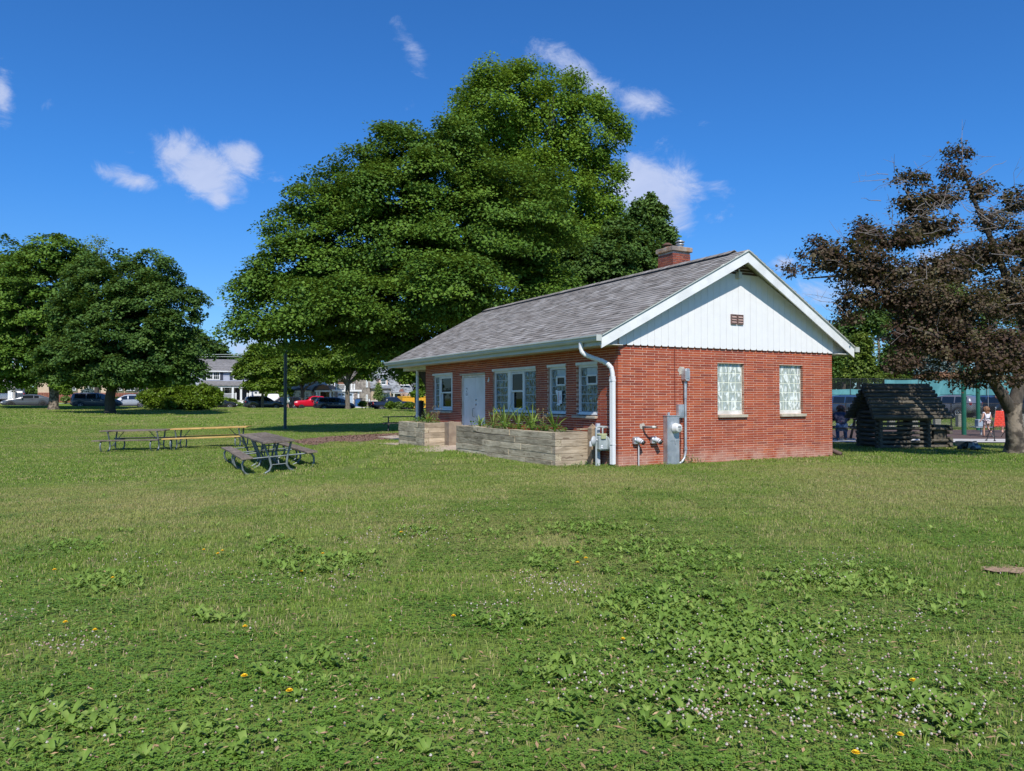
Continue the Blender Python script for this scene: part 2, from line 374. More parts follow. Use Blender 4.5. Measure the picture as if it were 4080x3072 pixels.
bld = thing('park_building', P0, ANG, 'single storey red brick park building with white gable and grey shingle roof', 'building')
GL, LL, HT = 6.18, 10.23, 2.44
gab_open = [(2.60, 3.37, 1.02, 2.12), (4.45, 5.20, 1.02, 2.12)]
lft_open = [(8.13, 9.62, 1.0, 2.13), (5.965, 7.53, -.2, 2.02), (3.26, 5.51, 1.0, 2.13), (1.94, 2.71, 1.0, 2.13), (.72, 1.50, 1.0, 2.13)]
wall = MB()
def rects(u0, u1, v0, v1, openings):
    us = sorted({u0, u1} | {o[0] for o in openings} | {o[1] for o in openings})
    for a, b in zip(us, us[1:]):
        vs = [(v0, v1)]
        for o in openings:
            if o[0] < b - 1e-6 and o[1] > a + 1e-6:
                vs = [p for q in vs for p in ((q[0], min(q[1], o[2])), (max(q[0], o[3]), q[1])) if p[1] - p[0] > 1e-4]
        for c, d in vs: yield a, b, c, d
D0 = .0035    # mortar is recessed this far behind the brick faces
for a, b, c, d in rects(D0, GL - D0, -.35, HT, gab_open): wall.box(a, b, D0, .26, c, d)
for a, b, c, d in rects(.26, LL - D0, -.35, HT, lft_open): wall.box(D0, .26, a, b, c, d)
wall.box(GL - .26, GL - D0, .26, LL - D0, -.35, HT); wall.box(.26, GL - .26, LL - .26, LL - D0, -.35, HT)
wall_o = wall.build('wall', m_mortar, bld)
k = MB(); k.box(.275, .29, .28, LL - .28, .06, 2.38); k.box(GL - .29, GL - .275, .28, LL - .28, .06, 2.38); k.box(.30, GL - .30, .28, .29, .06, 2.38); k.box(.30, GL - .30, LL - .29, LL - .28, .06, 2.38); k.box(.27, GL - .27, .27, LL - .27, 2.385, 2.40)
# dark lining added inside so the window panes read dark
k = MB(); k.box(GL - .29, GL - .275, .28, LL - .28, .06, 2.38); k.box(.30, GL - .30, .28, .29, .06, 2.38); k.box(.30, GL - .30, LL - .29, LL - .28, .06, 2.38); k.box(.27, GL - .27, .27, LL - .27, 2.385, 2.40); k.box(.28, GL - .29, .29, LL - .29, .055, .06)
k.build('added_dark_lining', mat('painted_dim_lining', (.05, .045, .04), rough=.9), bld)
fl = MB(); fl.box(.27, GL - .27, .27, LL - .27, .0, .05); fl.build('floor_slab', m_concrete, bld)
# bricks
PIT, BH, BL, JT = .0508, .0402, .2940, .0106
def face_rows(L, openings, first_shift):
    out = []
    for r in range(-3, 48):
        z0 = r * PIT + JT / 2; z1 = z0 + BH
        if z1 > HT: continue
        u = 0 if (r % 2 == 0) else -.2032
        start = first_shift[r % 2]
        cuts = sorted([(o[0], o[1]) for o in openings if o[2] < z1 - .01 and o[3] > z0 + .01])
        while u < L:
            a = max(u, start); b = min(u + BL, L)
            segs = [(a, b)]
            for c0, c1 in cuts: segs = [p for q in segs for p in ((q[0], min(q[1], c0)), (max(q[0], c1), q[1])) if p[1] - p[0] > .022]
            for p in segs:
                if p[1] - p[0] > .022: out.append((p[0], p[1], z0, z1, r))
            u += BL + JT
    return out
bricks = []
for (a, b, z0, z1, r) in face_rows(GL, gab_open, (0, 0)): bricks.append(('g', a, b, z0, z1))
for (a, b, z0, z1, r) in face_rows(LL, lft_open, (.1045, .1045)): bricks.append(('l', a, b, z0, z1))
def brick_size(bk):
    f, a, b, z0, z1 = bk
    p = P0 + (AX * (a + b) / 2 if f == 'g' else BX * (a + b) / 2)
    d = math.hypot(p.x, p.y - 0); k = .9 if f == 'g' else .62
    return -(b - a) * (z1 - z0) * k / d ** 2 + (1 if z0 < .02 else 0)
bricks.sort(key=brick_size)
single, rest = bricks[:296], bricks[296:]
_bm = {}
def brick_mesh(kind, L):
    key = (kind, round(L, 3))
    if key not in _bm:
        k = MB()
        if kind == 'g': k.box(-L / 2, L / 2, 0, .095, -BH / 2, BH / 2)
        else: k.box(0, .095, -L / 2, L / 2, -BH / 2, BH / 2)
        _bm[key] = k.mesh('brick', m_brick)
    return _bm[key]
for f, a, b, z0, z1 in single:
    j = rnd.uniform(-.001, .001)
    loc = ((a + b) / 2, j, (z0 + z1) / 2 + rnd.uniform(-.001, .001)) if f == 'g' else (j, (a + b) / 2, (z0 + z1) / 2)
    link('brick', brick_mesh(f, b - a), wall_o, loc, (0, rnd.uniform(-.004, .004), 0) if f == 'g' else (rnd.uniform(-.004, .004), 0, 0))
k = MB()
for f, a, b, z0, z1 in rest:
    j = rnd.uniform(-.001, .001); z0 += rnd.uniform(-.001, .001)
    if f == 'g': k.box(a, b, j, .095 + j * 0, z0, z1)
    else: k.box(j, .095, a, b, z0, z1)
for r in range(-3, 48):     # far walls, plain coursing
    z0 = r * PIT + JT / 2
    if z0 + BH > HT: continue
    for i in range(34):
        a = i * .3048 + (.1 if r % 2 else 0)
        if a + BL < LL and a > .1: k.box(GL - .095, GL, a, a + BL, z0, z0 + BH)
        if .1 < a and a + BL < GL - .1: k.box(a, a + BL, LL - .095, LL, z0, z0 + BH)
tag(k.build('bricks', m_brick, wall_o), kind='stuff')
# conduit-coloured cable down the gable wall
k = MB(); k.tube([(1.42, -.012, 2.43), (1.425, -.012, 1.12)], .006, 6); k.build('cable', mat('rust_cable', (.16, .03, .02), rough=.6), bld)
# patches of mortar on the wall
def patch(name, cx, cz, r, parent, seed):
    q = random.Random(seed); n = 14
    pts = [(cx + math.cos(i / n * 6.283) * r * q.uniform(.6, 1.25), cz + math.sin(i / n * 6.283) * r * q.uniform(.6, 1.15)) for i in range(n)]
    k = MB(); k.prism(pts, 1, -.006, .0); return k.build(name, m_mpatch, parent)
m_mpatch = mat('smeared_mortar', (.50, .45, .38), (.36, .32, .27), 20, .95, .5, 80)
patch('mortar_patch', .60, .80, .075, bld, 3); patch('mortar_patch', 1.60, 1.93, .10, bld, 5)

# gable siding boards
SLOPE = math.tan(R(28.0)); RIDGE_A = 3.09; EAVE_A = -.55; EAVE_Z = 2.60
def zr(a): return EAVE_Z + (a - EAVE_A) * SLOPE if a <= RIDGE_A else EAVE_Z + (2 * RIDGE_A - a - EAVE_A) * SLOPE   # top of roof
def zs(a): return zr(a) - .10   # underside
k = MB(); k.prism([(0, 2.45), (GL, 2.45), (GL, zs(GL) - .02), (RIDGE_A, zs(RIDGE_A) - .02), (0, zs(0) - .02)], 1, -.021, .05)
gable = k.build('gable', m_siding, bld)
k = MB(); k.prism([(-.0, 2.445), (GL + 0, 2.445), (GL, 2.44 + .005), (0, 2.45)], 1, -.030, .05); 
bw = .1765; na = 35; ZL = 4.06
for i in range(na):
    a0, a1 = i * bw + .0025, (i + 1) * bw - .0025
    tops = []
    for a in (a1, RIDGE_A, a0):
        if a0 - 1e-6 <= a <= a1 + 1e-6: tops.append((a, min(zs(a) - .005, ZL)))
    if a0 < (p := RIDGE_A - (zs(RIDGE_A) - .005 - ZL) / SLOPE) < a1: tops = [(a1, ZL), (p, ZL), (a0, zs(a0) - .005)]
    if a0 < (p := RIDGE_A + (zs(RIDGE_A) - .005 - ZL) / SLOPE) < a1: tops = [(a1, zs(a1) - .005), (p, ZL), (a0, ZL)]
    zb = 2.425 + rnd.uniform(-.002, .002)
    poly = [(a0, zb + .028), (a0 + .022, zb), (a1 - .022, zb), (a1, zb + .028)] + tops
    k = MB(); k.prism(poly, 1, -.034 - rnd.uniform(0, .002), -.012); k.build('siding_board', m_siding, gable)
m_brownslat = mat('brown_slat', (.10, .065, .05), (.06, .04, .035), 12, .8)
for j in range(6):
    z = ZL + .005 + j * .062
    hw = (zs(RIDGE_A) - .01 - z) / SLOPE
    if hw < .05: break
    k = MB(); k.prism([(RIDGE_A - hw, z), (RIDGE_A + hw, z), (RIDGE_A + max(hw - .09, .01), z + .048), (RIDGE_A - max(hw - .09, .01), z + .048)], 1, -.030, -.012)
    k.build('louver_slat', m_brownslat, gable)
# gable vents
m_vent = mat('brown_vent', (.19, .11, .095), (.14, .085, .075), 20, .6)
for a0 in (2.945, 3.135):
    k = MB(); z0, z1, a1 = 2.985, 3.165, a0 + .165
    k.box(a0, a0 + .018, -.065, -.034, z0, z1); k.box(a1 - .018, a1, -.065, -.034, z0, z1); k.box(a0, a1, -.066, -.034, z0 - .018, z0); k.box(a0, a1, -.066, -.034, z1, z1 + .016)
    v = k.build('gable_vent', m_vent, bld)
    for j in range(3):
        zz = z0 + .012 + j * .055
        q = MB(); q.add([(a0 + .018, -.075, zz), (a1 - .018, -.075, zz), (a1 - .018, -.040, zz + .045), (a0 + .018, -.040, zz + .045),
                         (a0 + .018, -.075, zz + .005), (a1 - .018, -.075, zz + .005), (a1 - .018, -.040, zz + .050), (a0 + .018, -.040, zz + .050)],
                        [(0, 3, 2, 1), (4, 5, 6, 7), (0, 1, 5, 4), (1, 2, 6, 5), (2, 3, 7, 6), (3, 0, 4, 7)])
        q.build('louver', mat('vent_louver', (.36, .24, .21), rough=.6) if j == 0 and a0 < 3 else bpy.data.materials['vent_louver'], v)
# small light under the peak
k = MB(); k.box(3.10, 3.19, -.14, -.035, 3.96, 4.10); k.tube([(3.145, -.09, 4.10), (3.145, -.09, 4.16)], .022, 8)
lt = k.build('peak_light', m_white_dirty, bld, .004)

# roof
FR, NE, NA, BE = -.42, -.20, -.42, 12.33     # near edge at apex (prow) and at eaves, far end
roof = MB()
def slab(pts, th, mb, mi=0):
    n = len(pts); v = [Vector(p) for p in pts]; d = Vector((0, 0, -th)); mb.add(v + [p + d for p in v], [tuple(range(n)), tuple(range(2 * n - 1, n - 1, -1))] + [(i, i + n, (i + 1) % n + n, (i + 1) % n) for i in range(n)], mi)
ER = 2 * RIDGE_A - EAVE_A
zt = EAVE_Z - .012; rt = zt + (RIDGE_A - EAVE_A) * SLOPE
slab([(EAVE_A, NE, zt), (RIDGE_A, NA, rt), (RIDGE_A, BE, rt), (EAVE_A, BE, zt)], .06, roof)
slab([(RIDGE_A + .0005, NA, rt), (ER, NE, zt), (ER, BE, zt), (RIDGE_A + .0005, BE, rt)], .06, roof)
roof_o = roof.build('roof', m_white_dirty, bld)
# shingles
TH = R(28.0); SL = (RIDGE_A - EAVE_A) / math.cos(TH); EXPO = .1425; rows = int(SL / EXPO) + 1
def near_b(a): a = min(a, 2 * RIDGE_A - a); return NE + (NA - NE) * (a - EAVE_A) / (RIDGE_A - EAVE_A) - .018
cells = []
for side in (0, 1):
    for r in range(rows):
        s0 = -.025 + r * EXPO; s1 = min(s0 + EXPO + .03, SL)
        if s1 - s0 < .03: continue
        a_mid = EAVE_A + (s0 + .07) * math.cos(TH); b = near_b(a_mid) - rnd.uniform(0, .25)
        while b < BE:
            L = rnd.choice((.16, .2, .25, .31, .36)) * rnd.uniform(.9, 1.1)
            b0 = max(b, near_b(a_mid)); b1 = min(b + L, BE)
            if b1 - b0 > .03: cells.append((side, s0, s1, b0, b1 - .004, rnd.choice((0, 0, .006))))
            b += L
def shingle_box(mb, c, origin=None):
    side, s0, s1, b0, b1, hh = c
    def P(s, b, h):
        a = EAVE_A + s * math.cos(TH) - h * math.sin(TH); z = EAVE_Z - .012 + s * math.sin(TH) + h * math.cos(TH)
        if side: a = 2 * RIDGE_A - a
        v = Vector((a, b, z)); return v - origin if origin is not None else v
    h0 = .014 + hh; h1 = .004
    v = [P(s0, b0, .003), P(s0, b1, .003), P(s1, b1, .0), P(s1, b0, .0), P(s0, b0, h0), P(s0, b1, h0), P(s1, b1, h1), P(s1, b0, h1)]
    mb.add(v, [(0, 3, 2, 1), (4, 5, 6, 7), (0, 1, 5, 4), (1, 2, 6, 5), (2, 3, 7, 6), (3, 0, 4, 7)])
def shingle_size(c):
    side, s0, s1, b0, b1, _ = c
    if side: return 1
    p = P0 + AX * (EAVE_A + s0 * .88) + BX * b0; return -(b1 - b0) / (p.x ** 2 + p.y ** 2)
cells.sort(key=shingle_size)
for c in cells[:298]:
    o_ = Vector((EAVE_A + c[1] * math.cos(TH), (c[3] + c[4]) / 2, EAVE_Z + c[1] * math.sin(TH)))
    k = MB(); shingle_box(k, c, o_); k.build('shingle', m_shingle, roof_o, loc=o_)
k = MB()
for c in cells[298:]: shingle_box(k, c)
tag(k.build('shingles', m_shingle, roof_o), kind='stuff')
# ridge vent strip with cap shingles
k = MB(); rz_ = EAVE_Z + (RIDGE_A - EAVE_A) * SLOPE
k.prism([(RIDGE_A - .16, rz_ - .075), (RIDGE_A + .16, rz_ - .075), (RIDGE_A + .15, rz_ - .045), (RIDGE_A, rz_ + .032), (RIDGE_A - .15, rz_ - .045)], 1, .05, BE - .1)
k.build('ridge_vent', m_black, roof_o)
k = MB(); b = -.02
while b < BE - .3:
    q = rnd.uniform(-.004, .004)
    for sgn in (-1, 1):
        v = [(RIDGE_A, b, rz_ + .046 + q), (RIDGE_A, b + .17, rz_ + .036), (RIDGE_A + sgn * .165, b + .17, rz_ - .048), (RIDGE_A + sgn * .165, b, rz_ - .038 + q)]
        v2 = [(x, y, z + .008) for x, y, z in v]
        k.add(v + v2, [(0, 1, 2, 3), (7, 6, 5, 4), (0, 4, 5, 1), (1, 5, 6, 2), (2, 6, 7, 3), (3, 7, 4, 0)])
    b += .143
tag(k.build('ridge_cap', m_shingle, roof_o), kind='stuff')
# rake boards (barge boards) with drip edge, near and far
def rake(b_e, b_a, dirn, name='barge_board'):
    for side in (0, 1):
        def X(a): return a if not side else 2 * RIDGE_A - a
        ze = EAVE_Z - .02; za = rz_ - .02
        e, a_ = EAVE_A + .02, RIDGE_A
        ze = EAVE_Z - .02 + .02 * SLOPE
        k = MB(); t_ = .03 * dirn; dp = .205
        # board polygon plumb cut at both ends
        pts = [(X(e), b_e, ze - .025), (X(a_), b_a, za - .025), (X(a_), b_a, za - .025 - dp / math.cos(TH)), (X(e), b_e, ze - .025 - dp / math.cos(TH))]
        p2 = [(x, y + t_, z) for x, y, z in pts]
        k.add(pts + p2, [(0, 1, 2, 3), (7, 6, 5, 4), (0, 4, 5, 1), (1, 5, 6, 2), (2, 6, 7, 3), (3, 7, 4, 0)])
        o = k.build(name, m_white, roof_o)
        q = MB()
        for dz0, dz1, off in ((0, -.02, .030), (-.024, -.036, .016)):
            pts = [(X(e), b_e - off * dirn, ze + dz0), (X(a_), b_a - off * dirn, za + dz0), (X(a_), b_a - off * dirn, za + dz1), (X(e), b_e - off * dirn, ze + dz1)]
            p2 = [(x, y + (off + .02) * dirn, z) for x, y, z in pts]
            q.add(pts + p2, [(0, 1, 2, 3), (7, 6, 5, 4), (0, 4, 5, 1), (1, 5, 6, 2), (2, 6, 7, 3), (3, 7, 4, 0)])
        q.build('drip_edge', m_gutter, roof_o)
rake(NE, NA, 1); rake(BE + .01, BE + .01, -1)
# soffits under eaves, fascia, gutters
for side in (0, 1):
    def X(a): return a if not side else 2 * RIDGE_A - a
    k = MB(); xs_ = sorted((X(EAVE_A + .03), X(-.002)))
    k.box(xs_[0], xs_[1], NE + .035, BE - .05, 2.405, 2.42); k.build('soffit', m_white_dirty, bld)
    k = MB(); xs_ = sorted((X(EAVE_A + .0), X(EAVE_A + .028))); k.box(xs_[0], xs_[1], NE + .032, BE - .035, 2.385, 2.532); k.build('fascia', m_gutter, bld)
    k = MB()      # K-style gutter
    prof = [(0, 2.465), (-.075, 2.465), (-.10, 2.50), (-.105, 2.53), (-.125, 2.555), (-.125, 2.585), (-.118, 2.585), (-.115, 2.56), (-.095, 2.53), (-.07, 2.475), (-.006, 2.475), (-.006, 2.58), (0, 2.58)]
    pp = [(X(EAVE_A - .002 + u), z) for u, z in prof]
    k.prism(pp, 1, NE - .03, BE); k.box(*sorted((X(EAVE_A - .127), X(EAVE_A - .002))), NE - .036, NE - .03, 2.465, 2.585)
    k.build('gutter', m_gutter, bld)
    k = MB()      # closing board at the near end of the eave box
    k.prism([(X(EAVE_A + .03), 2.42), (X(-.01), 2.42), (X(-.01), zr(0) - .09), (X(EAVE_A + .03), 2.50)], 1, .002, .03); k.build('eave_return', m_white_dirty, bld)
k = MB(); k.box(.02, GL - .02, LL + .01, BE - .07, 2.41, 2.425); k.build('porch_ceiling', m_white_dirty, bld)
k = MB(); k.prism([(0, 2.43), (GL, 2.43), (GL, zs(GL) - .02), (RIDGE_A, zs(RIDGE_A) - .02), (0, zs(0) - .02)], 1, BE - .09, BE - .06); k.build('far_gable', m_siding, bld)
k = MB(); k.box(.0, .14, LL + .0, BE - .05, 2.30, 2.405); k.box(GL - .14, GL, LL, BE - .05, 2.30, 2.405); k.box(.14, GL - .14, BE - .2, BE - .06, 2.30, 2.405); k.build('porch_beam', m_white_dirty, bld)
for a in (.07, GL - .07):
    k = MB(); k.tube([(a, 11.13 if a < 1 else BE - .2, -.1), (a, 11.13 if a < 1 else BE - .2, 2.30)], .05, 12); k.build('porch_post', m_white, bld)
# downspout near the corner: offset elbows then leader
def dspout(pts, w_, d_, mb):
    for p, q in zip(pts, pts[1:]): mb.bar(p, q, w_, d_)
dx = EAVE_A - .05
m_ds = mat('downspout_paint', (.70, .71, .71), (.66, .67, .68), 2, .5)
k = MB()
path = [(dx, .42, 2.47), (dx, .42, 2.36), (dx + .01, .40, 2.29), (dx + .06, .36, 2.23), (dx + .18, .29, 2.17), (dx + .34, .20, 2.11), (dx + .45, .15, 2.05), (dx + .515, .115, 1.97), (dx + .535, .10, 1.86), (dx + .54, .10, 1.7)]
k.tube(path, .048, 10)
dsp = k.build('downspout', m_ds, bld)
for i in range(len(path) - 2):
    for f in (0, .5):
        p = Vector(path[i + 1]).lerp(Vector(path[i + 2] if i + 2 < len(path) else path[-1]), f)
        if i > 0 and p.z > 1.95: 
            d_ = (Vector(path[i + 2]) - Vector(path[i + 1])).normalized() * .006
            q = MB(); q.tube([p - d_, p + d_], .0515, 10); q.build('crimp', m_ds, dsp)
q = MB(); cx_, cy_ = dx + .535, .10      # corrugated rectangular leader
wv_pts = []
for i in range(25):
    f = i / 24; wv_pts.append((cx_ - .036 - (.004 if i % 4 in (1, 2) else 0), cy_ - .05 + .1 * f))
poly = [(x, y) for x, y in wv_pts] + [(cx_ + .036, cy_ + .05)]
poly2 = [(cx_ + .036, cy_ - .05)] + [(cx_ + .036 - .072 * i / 14, cy_ - .05 - (.004 if i % 4 in (1, 2) else 0)) for i in range(1, 14)]
q.prism(poly + poly2, 2, .06, 1.80); q.build('leader', m_ds, dsp)
q = MB(); q.box(cx_ - .045, cx_ + .04, cy_ - .056, cy_ + .056, 1.70, 1.74); q.box(cx_ - .044, cx_ + .04, cy_ - .055, cy_ + .055, .44, .46); q.build('strap', m_ds, dsp)
# far side downspout elbow and drain stub
k = MB(); X2 = ER + .05
k.tube([(X2, .55, 2.46), (X2, .55, 2.34), (X2 - .05, .52, 2.24), (X2 - .2, .46, 2.14), (X2 - .36, .40, 2.08), (X2 - .46, .36, 2.0), (X2 - .50, .35, 1.9), (X2 - .50, .35, .3)], .045, 10); k.build('downspout', m_ds, bld)
k = MB(); k.tube([(GL + .05, .30, .30), (GL + .08, .10, .14), (GL + .16, -.12, .05)], .055, 10); k.build('drain_pipe', mat('brown_drain', (.10, .06, .045), rough=.6), bld)

# windows ---------------------------------------------------------------
def block_grid(parent, face, u0, u1, v0, v1, nu, nv, dep, mb, mg, skip=None, sub=True):
    """grout panel with proud glass blocks"""
    du = (u1 - u0) / nu; dv = (v1 - v0) / nv; k = MB()
    if face == 'g': k.box(u0, u1, dep + .006, dep + .07, v0, v1)
    else: k.box(dep + .006, dep + .07, u0, u1, v0, v1)
    pan = k.build('block_panel', mg, parent) if sub else None
    for i in range(nu):
        for j in range(nv):
            a0, a1, b0, b1 = u0 + i * du + .008, u0 + (i + 1) * du - .008, v0 + j * dv + .008, v0 + (j + 1) * dv - .008
            if skip and a0 < skip[1] - .02 and a1 > skip[0] + .02 and b0 < skip[3] - .02 and b1 > skip[2] + .02: continue
            q = MB()
            if face == 'g': q.box(a0, a1, dep, dep + .03, b0, b1)
            else: q.box(dep, dep + .03, a0, a1, b0, b1)
            q.build('glass_block', mb, parent, .004)
for (u0, u1, z0, z1) in gab_open:
    k = MB(); k.box(u0 + .001, u1 - .001, .06, .14, 1.02, 1.10); wn = k.build('window', m_white_dirty, bld)
    tag(wn, 'glass block window with plastered white base')
    block_grid(wn, 'g', u0 + .002, u1 - .002, 1.10, 2.118, 4, 5, .065, m_gblock, m_gmortar)
    q = MB(); q.box(u0 + .0, u1 + .065, -.055, .06, .955, 1.018); q.build('sill', m_stone_sill, wn, .004)
def bxl(mb, a0, a1, b0, b1, z0, z1): mb.box(a0, a1, b0, b1, z0, z1)
def frame_l(name, b0, b1, z0, z1, w_, a0, a1, parent, m=None):
    k = MB(); k.box(a0, a1, b0, b1, z0, z0 + w_); k.box(a0, a1, b0, b1, z1 - w_, z1); k.box(a0, a1, b0, b0 + w_, z0 + w_, z1 - w_); k.box(a0, a1, b1 - w_, b1, z0 + w_, z1 - w_)
    return k.build(name, m or m_white, parent, .003)
def sash_win(parent, b0, b1, z0, z1, open_bottom=False):
    """double hung: two sashes with panes"""
    frame_l('sash', b0, b1, (z0 + z1) / 2 - .02, z1, .042, .075, .115, parent)
    k = MB(); k.box(.092, .097, b0 + .042, b1 - .042, (z0 + z1) / 2 + .022, z1 - .042); k.build('pane', m_glass, parent)
    frame_l('sash', b0, b1, z0, (z0 + z1) / 2 + .018, .045, .118, .155, parent)
    k = MB(); k.box(.134, .139, b0 + .045, b1 - .045, z0 + .045, (z0 + z1) / 2 - .027); k.build('pane', m_glass, parent)
def lwin(b0, b1, label):
    z0, z1 = 1.02, 2.08
    w_ = frame_l('window', b0 + .004, b1 - .004, z0, z1, .06, .05, .17, bld); tag(w_, label)
    k = MB(); k.box(.004, .05, b0 + .004, b1 - .004, 2.08, 2.128); k.box(-.012, .006, b0 + .004, b1 + .03, 2.07, 2.128); k.build('head_trim', m_white, w_)
    k = MB(); k.box(.02, .05, b0 + .004, b1 - .004, 1.02, 1.05); k.build('sill_nose', m_white, w_)
    k = MB(); k.box(-.06, .05, b0 + .01, b1 + .12, .945, 1.0 - .002); k.build('sill', m_stone_sill, w_, .005)
    return w_
wA = lwin(8.13, 9.62, 'double hung window beside a strip of glass block')
k = MB(); k.box(.06, .165, 9.17, 9.25, 1.08, 2.02); k.build('mullion', m_white, wA); block_grid(wA, 'l', 9.26, 9.55, 1.085, 2.015, 1, 5, .08, m_gblock_d, m_gmortar_d)
sash_win(wA, 8.35, 9.17, 1.085, 2.015)
k = MB(); k.box(.06, .165, 8.19, 8.35, 1.08, 2.02); k.build('mullion', m_white, wA)
wC = lwin(3.26, 5.51, 'wide window with a sash between two glass block panels')
block_grid(wC, 'l', 4.78, 5.445, 1.085, 2.015, 3, 5, .08, m_gblock_d, m_gmortar_d)
block_grid(wC, 'l', 3.325, 3.90, 1.085, 2.015, 3, 5, .08, m_gblock_d, m_gmortar_d)
for b0, b1 in ((4.62, 4.775), (3.905, 4.0)):
    k = MB(); k.box(.055, .165, b0, b1, 1.08, 2.02); k.build('mullion', m_white, wC)
sash_win(wC, 4.0, 4.62, 1.085, 2.015)
for b0, b1, lab, ins in ((1.94, 2.71, 'glass block window with small vent sash and a paper sign', (2.03, 2.42)), (.72, 1.50, 'glass block window with small vent sash near the corner', (.80, 1.19))):
    wn = lwin(b0, b1, lab)
    block_grid(wn, 'l', b0 + .065, b1 - .065, 1.085, 2.015, 3, 5, .08, m_gblock_d, m_gmortar_d, skip=(ins[0], ins[1], 1.645, 1.87))
    frame_l('vent_sash', ins[0], ins[1], 1.65, 1.865, .035, .045, .10, wn)
    k = MB(); k.box(.07, .076, ins[0] + .035, ins[1] - .035, 1.685, 1.83); k.build('pane', m_glass, wn)
    k = MB(); k.box(.082, .086, ins[0] + .03, ins[1] - .03, 1.68, 1.835); k.build('vent_shade_sheet', m_dark, wn)  # dark sheet painted in for the unlit room behind the pane
# double door
k = MB(); k.box(.04, .16, 5.967, 6.02, .0, 2.018); k.box(.04, .16, 7.475, 7.528, .0, 2.018); k.box(.04, .16, 6.02, 7.475, 1.96, 2.018); dfr = k.build('door_frame', m_white_dirty, bld, .003)
k = MB(); k.box(-.01, .03, 5.967, 7.60, 2.022, 2.062); k.build('door_lintel', mat('lintel_paint', (.50, .50, .42), (.40, .40, .34), 6, .7), bld)
m_door = mat('white_door', (.70, .71, .72), (.64, .65, .66), 2.5, .45, .05, 40, c3=(.56, .56, .55))
m_steel = mat('pull_handle_steel', (.30, .29, .28), rough=.35, metal=.8)
for b0, b1 in ((6.024, 6.715), (6.722, 7.470)):
    k = MB(); k.box(.07, .11, b0, b1, .03, 1.955); dd = k.build('door', m_door, bld, .003)
    if b0 > 6.5:
        q = MB(); q.tube([(.07, 6.78, .86), (.02, 6.78, .87), (.012, 6.78, .90), (.012, 6.78, 1.06), (.02, 6.78, 1.09), (.07, 6.78, 1.10)], .009, 6); q.build('handle', m_steel, dd)
    else:
        for z in (1.2, 1.33):
            q = MB(); q.lathe([(.0001, 0), (.026, 0), (.026, .018), (.016, .024), (.0001, .024)], 12, M=Matrix.Translation((.07, 6.665, z)) @ Matrix.Rotation(-math.pi / 2, 4, 'Y')); q.build('lock', m_steel, dd)
# sign on the left leaf
sgn = tag(thing('door_sign', bld.matrix_basis @ Vector((.068, 7.27, 1.57)), ANG), 'white no-firearms notice on the left leaf of the white double door', 'sign')
m_paper = mat('paper', (.78, .79, .80), rough=.6); m_ink = mat('sign_ink', (.03, .03, .035), rough=.6); m_inkred = mat('red_ink', (.55, .03, .03), rough=.6)
k = MB(); k.box(-.003, 0, -.075, .075, -.15, .15); k.build('sheet', m_paper, sgn)
MX = Matrix(((0, 0, -1, -.004), (-1, 0, 0, 0), (0, 1, 0, 0), (0, 0, 0, 1)))   # text facing -x
def onleft(y, z): m_ = MX.copy(); m_[1][3] = y; m_[2][3] = z; return m_
for txt, sz, z in (('NO', .045, -.005), ('FIREARMS', .03, -.05), ('ALLOWED ON', .021, -.085), ('PREMISES', .024, -.112)):
    text('lettering', txt, sz, m_ink, sgn, onleft(0, z))
k = MB(); k.prism([(-.035, .095), (.03, .095), (.03, .082), (-.005, .078), (-.018, .04), (-.032, .04), (-.022, .075), (-.035, .08)][::-1], 0, -.0055, -.003); k.build('pistol_pictogram', m_ink, sgn)
k = MB(); n = 24
for i in range(n):
    a0, a1 = i / n * 6.2832, (i + 1) / n * 6.2832
    k.add([(-.005, .056 * math.cos(a) * r_, .073 + .056 * math.sin(a) * r_) for a, r_ in ((a0, 1), (a1, 1), (a1, .88), (a0, .88))], [(0, 1, 2, 3)])
k.build('ring_symbol', mat('faded_ring', (.35, .30, .30), rough=.6), sgn)
# paper sign hanging sideways in window
sg = tag(thing('paper_sign', bld.matrix_basis @ Vector((.045, 2.28, 1.37)), ANG), 'torn white paper sign with red letters hung sideways in the third window', 'sign')
k = MB(); k.prism([(-.11, .17), (.03, .165), (.16, .19), (.13, .10), (.09, .06), (.07, -.08), (.12, -.16), (.05, -.15), (.0, -.18), (-.04, -.13), (-.11, -.12)], 0, -.003, 0); k.build('sheet', m_paper, sg)
for txt, yy in (('NO', -.045), ('PARKING', .03)):
    Mm = Matrix.Translation((-.005, yy, .0)) @ Matrix(((0, 0, -1, 0), (0, 1, 0, 0), (-1, 0, 0, 0), (0, 0, 0, 1))) @ Matrix.Rotation(math.pi, 4, 'Z') @ Matrix.Rotation(math.pi, 4, 'Z')
    Mm = Matrix(((0, 0, -1, -.005), (0, 1, 0, yy), (1, 0, 0, .01), (0, 0, 0, 1))) @ Matrix.Rotation(math.pi, 4, 'Z')
    text('lettering', txt, .062 if txt == 'NO' else .058, m_inkred, sg, Mm)
# white sock-like scrap stuck on the bricks
k = MB(); k.prism([(5.70, 1.83), (5.74, 1.80), (5.78, 1.81), (5.76, 1.86), (5.73, 1.89), (5.72, 1.93), (5.69, 1.92), (5.70, 1.88)], 0, -.02, -.003)
tag(k.build('light_bracket', m_white, None, 0, P0, (0, 0, ANG)), 'small bent white bracket on the bricks right of the double door', 'bracket')

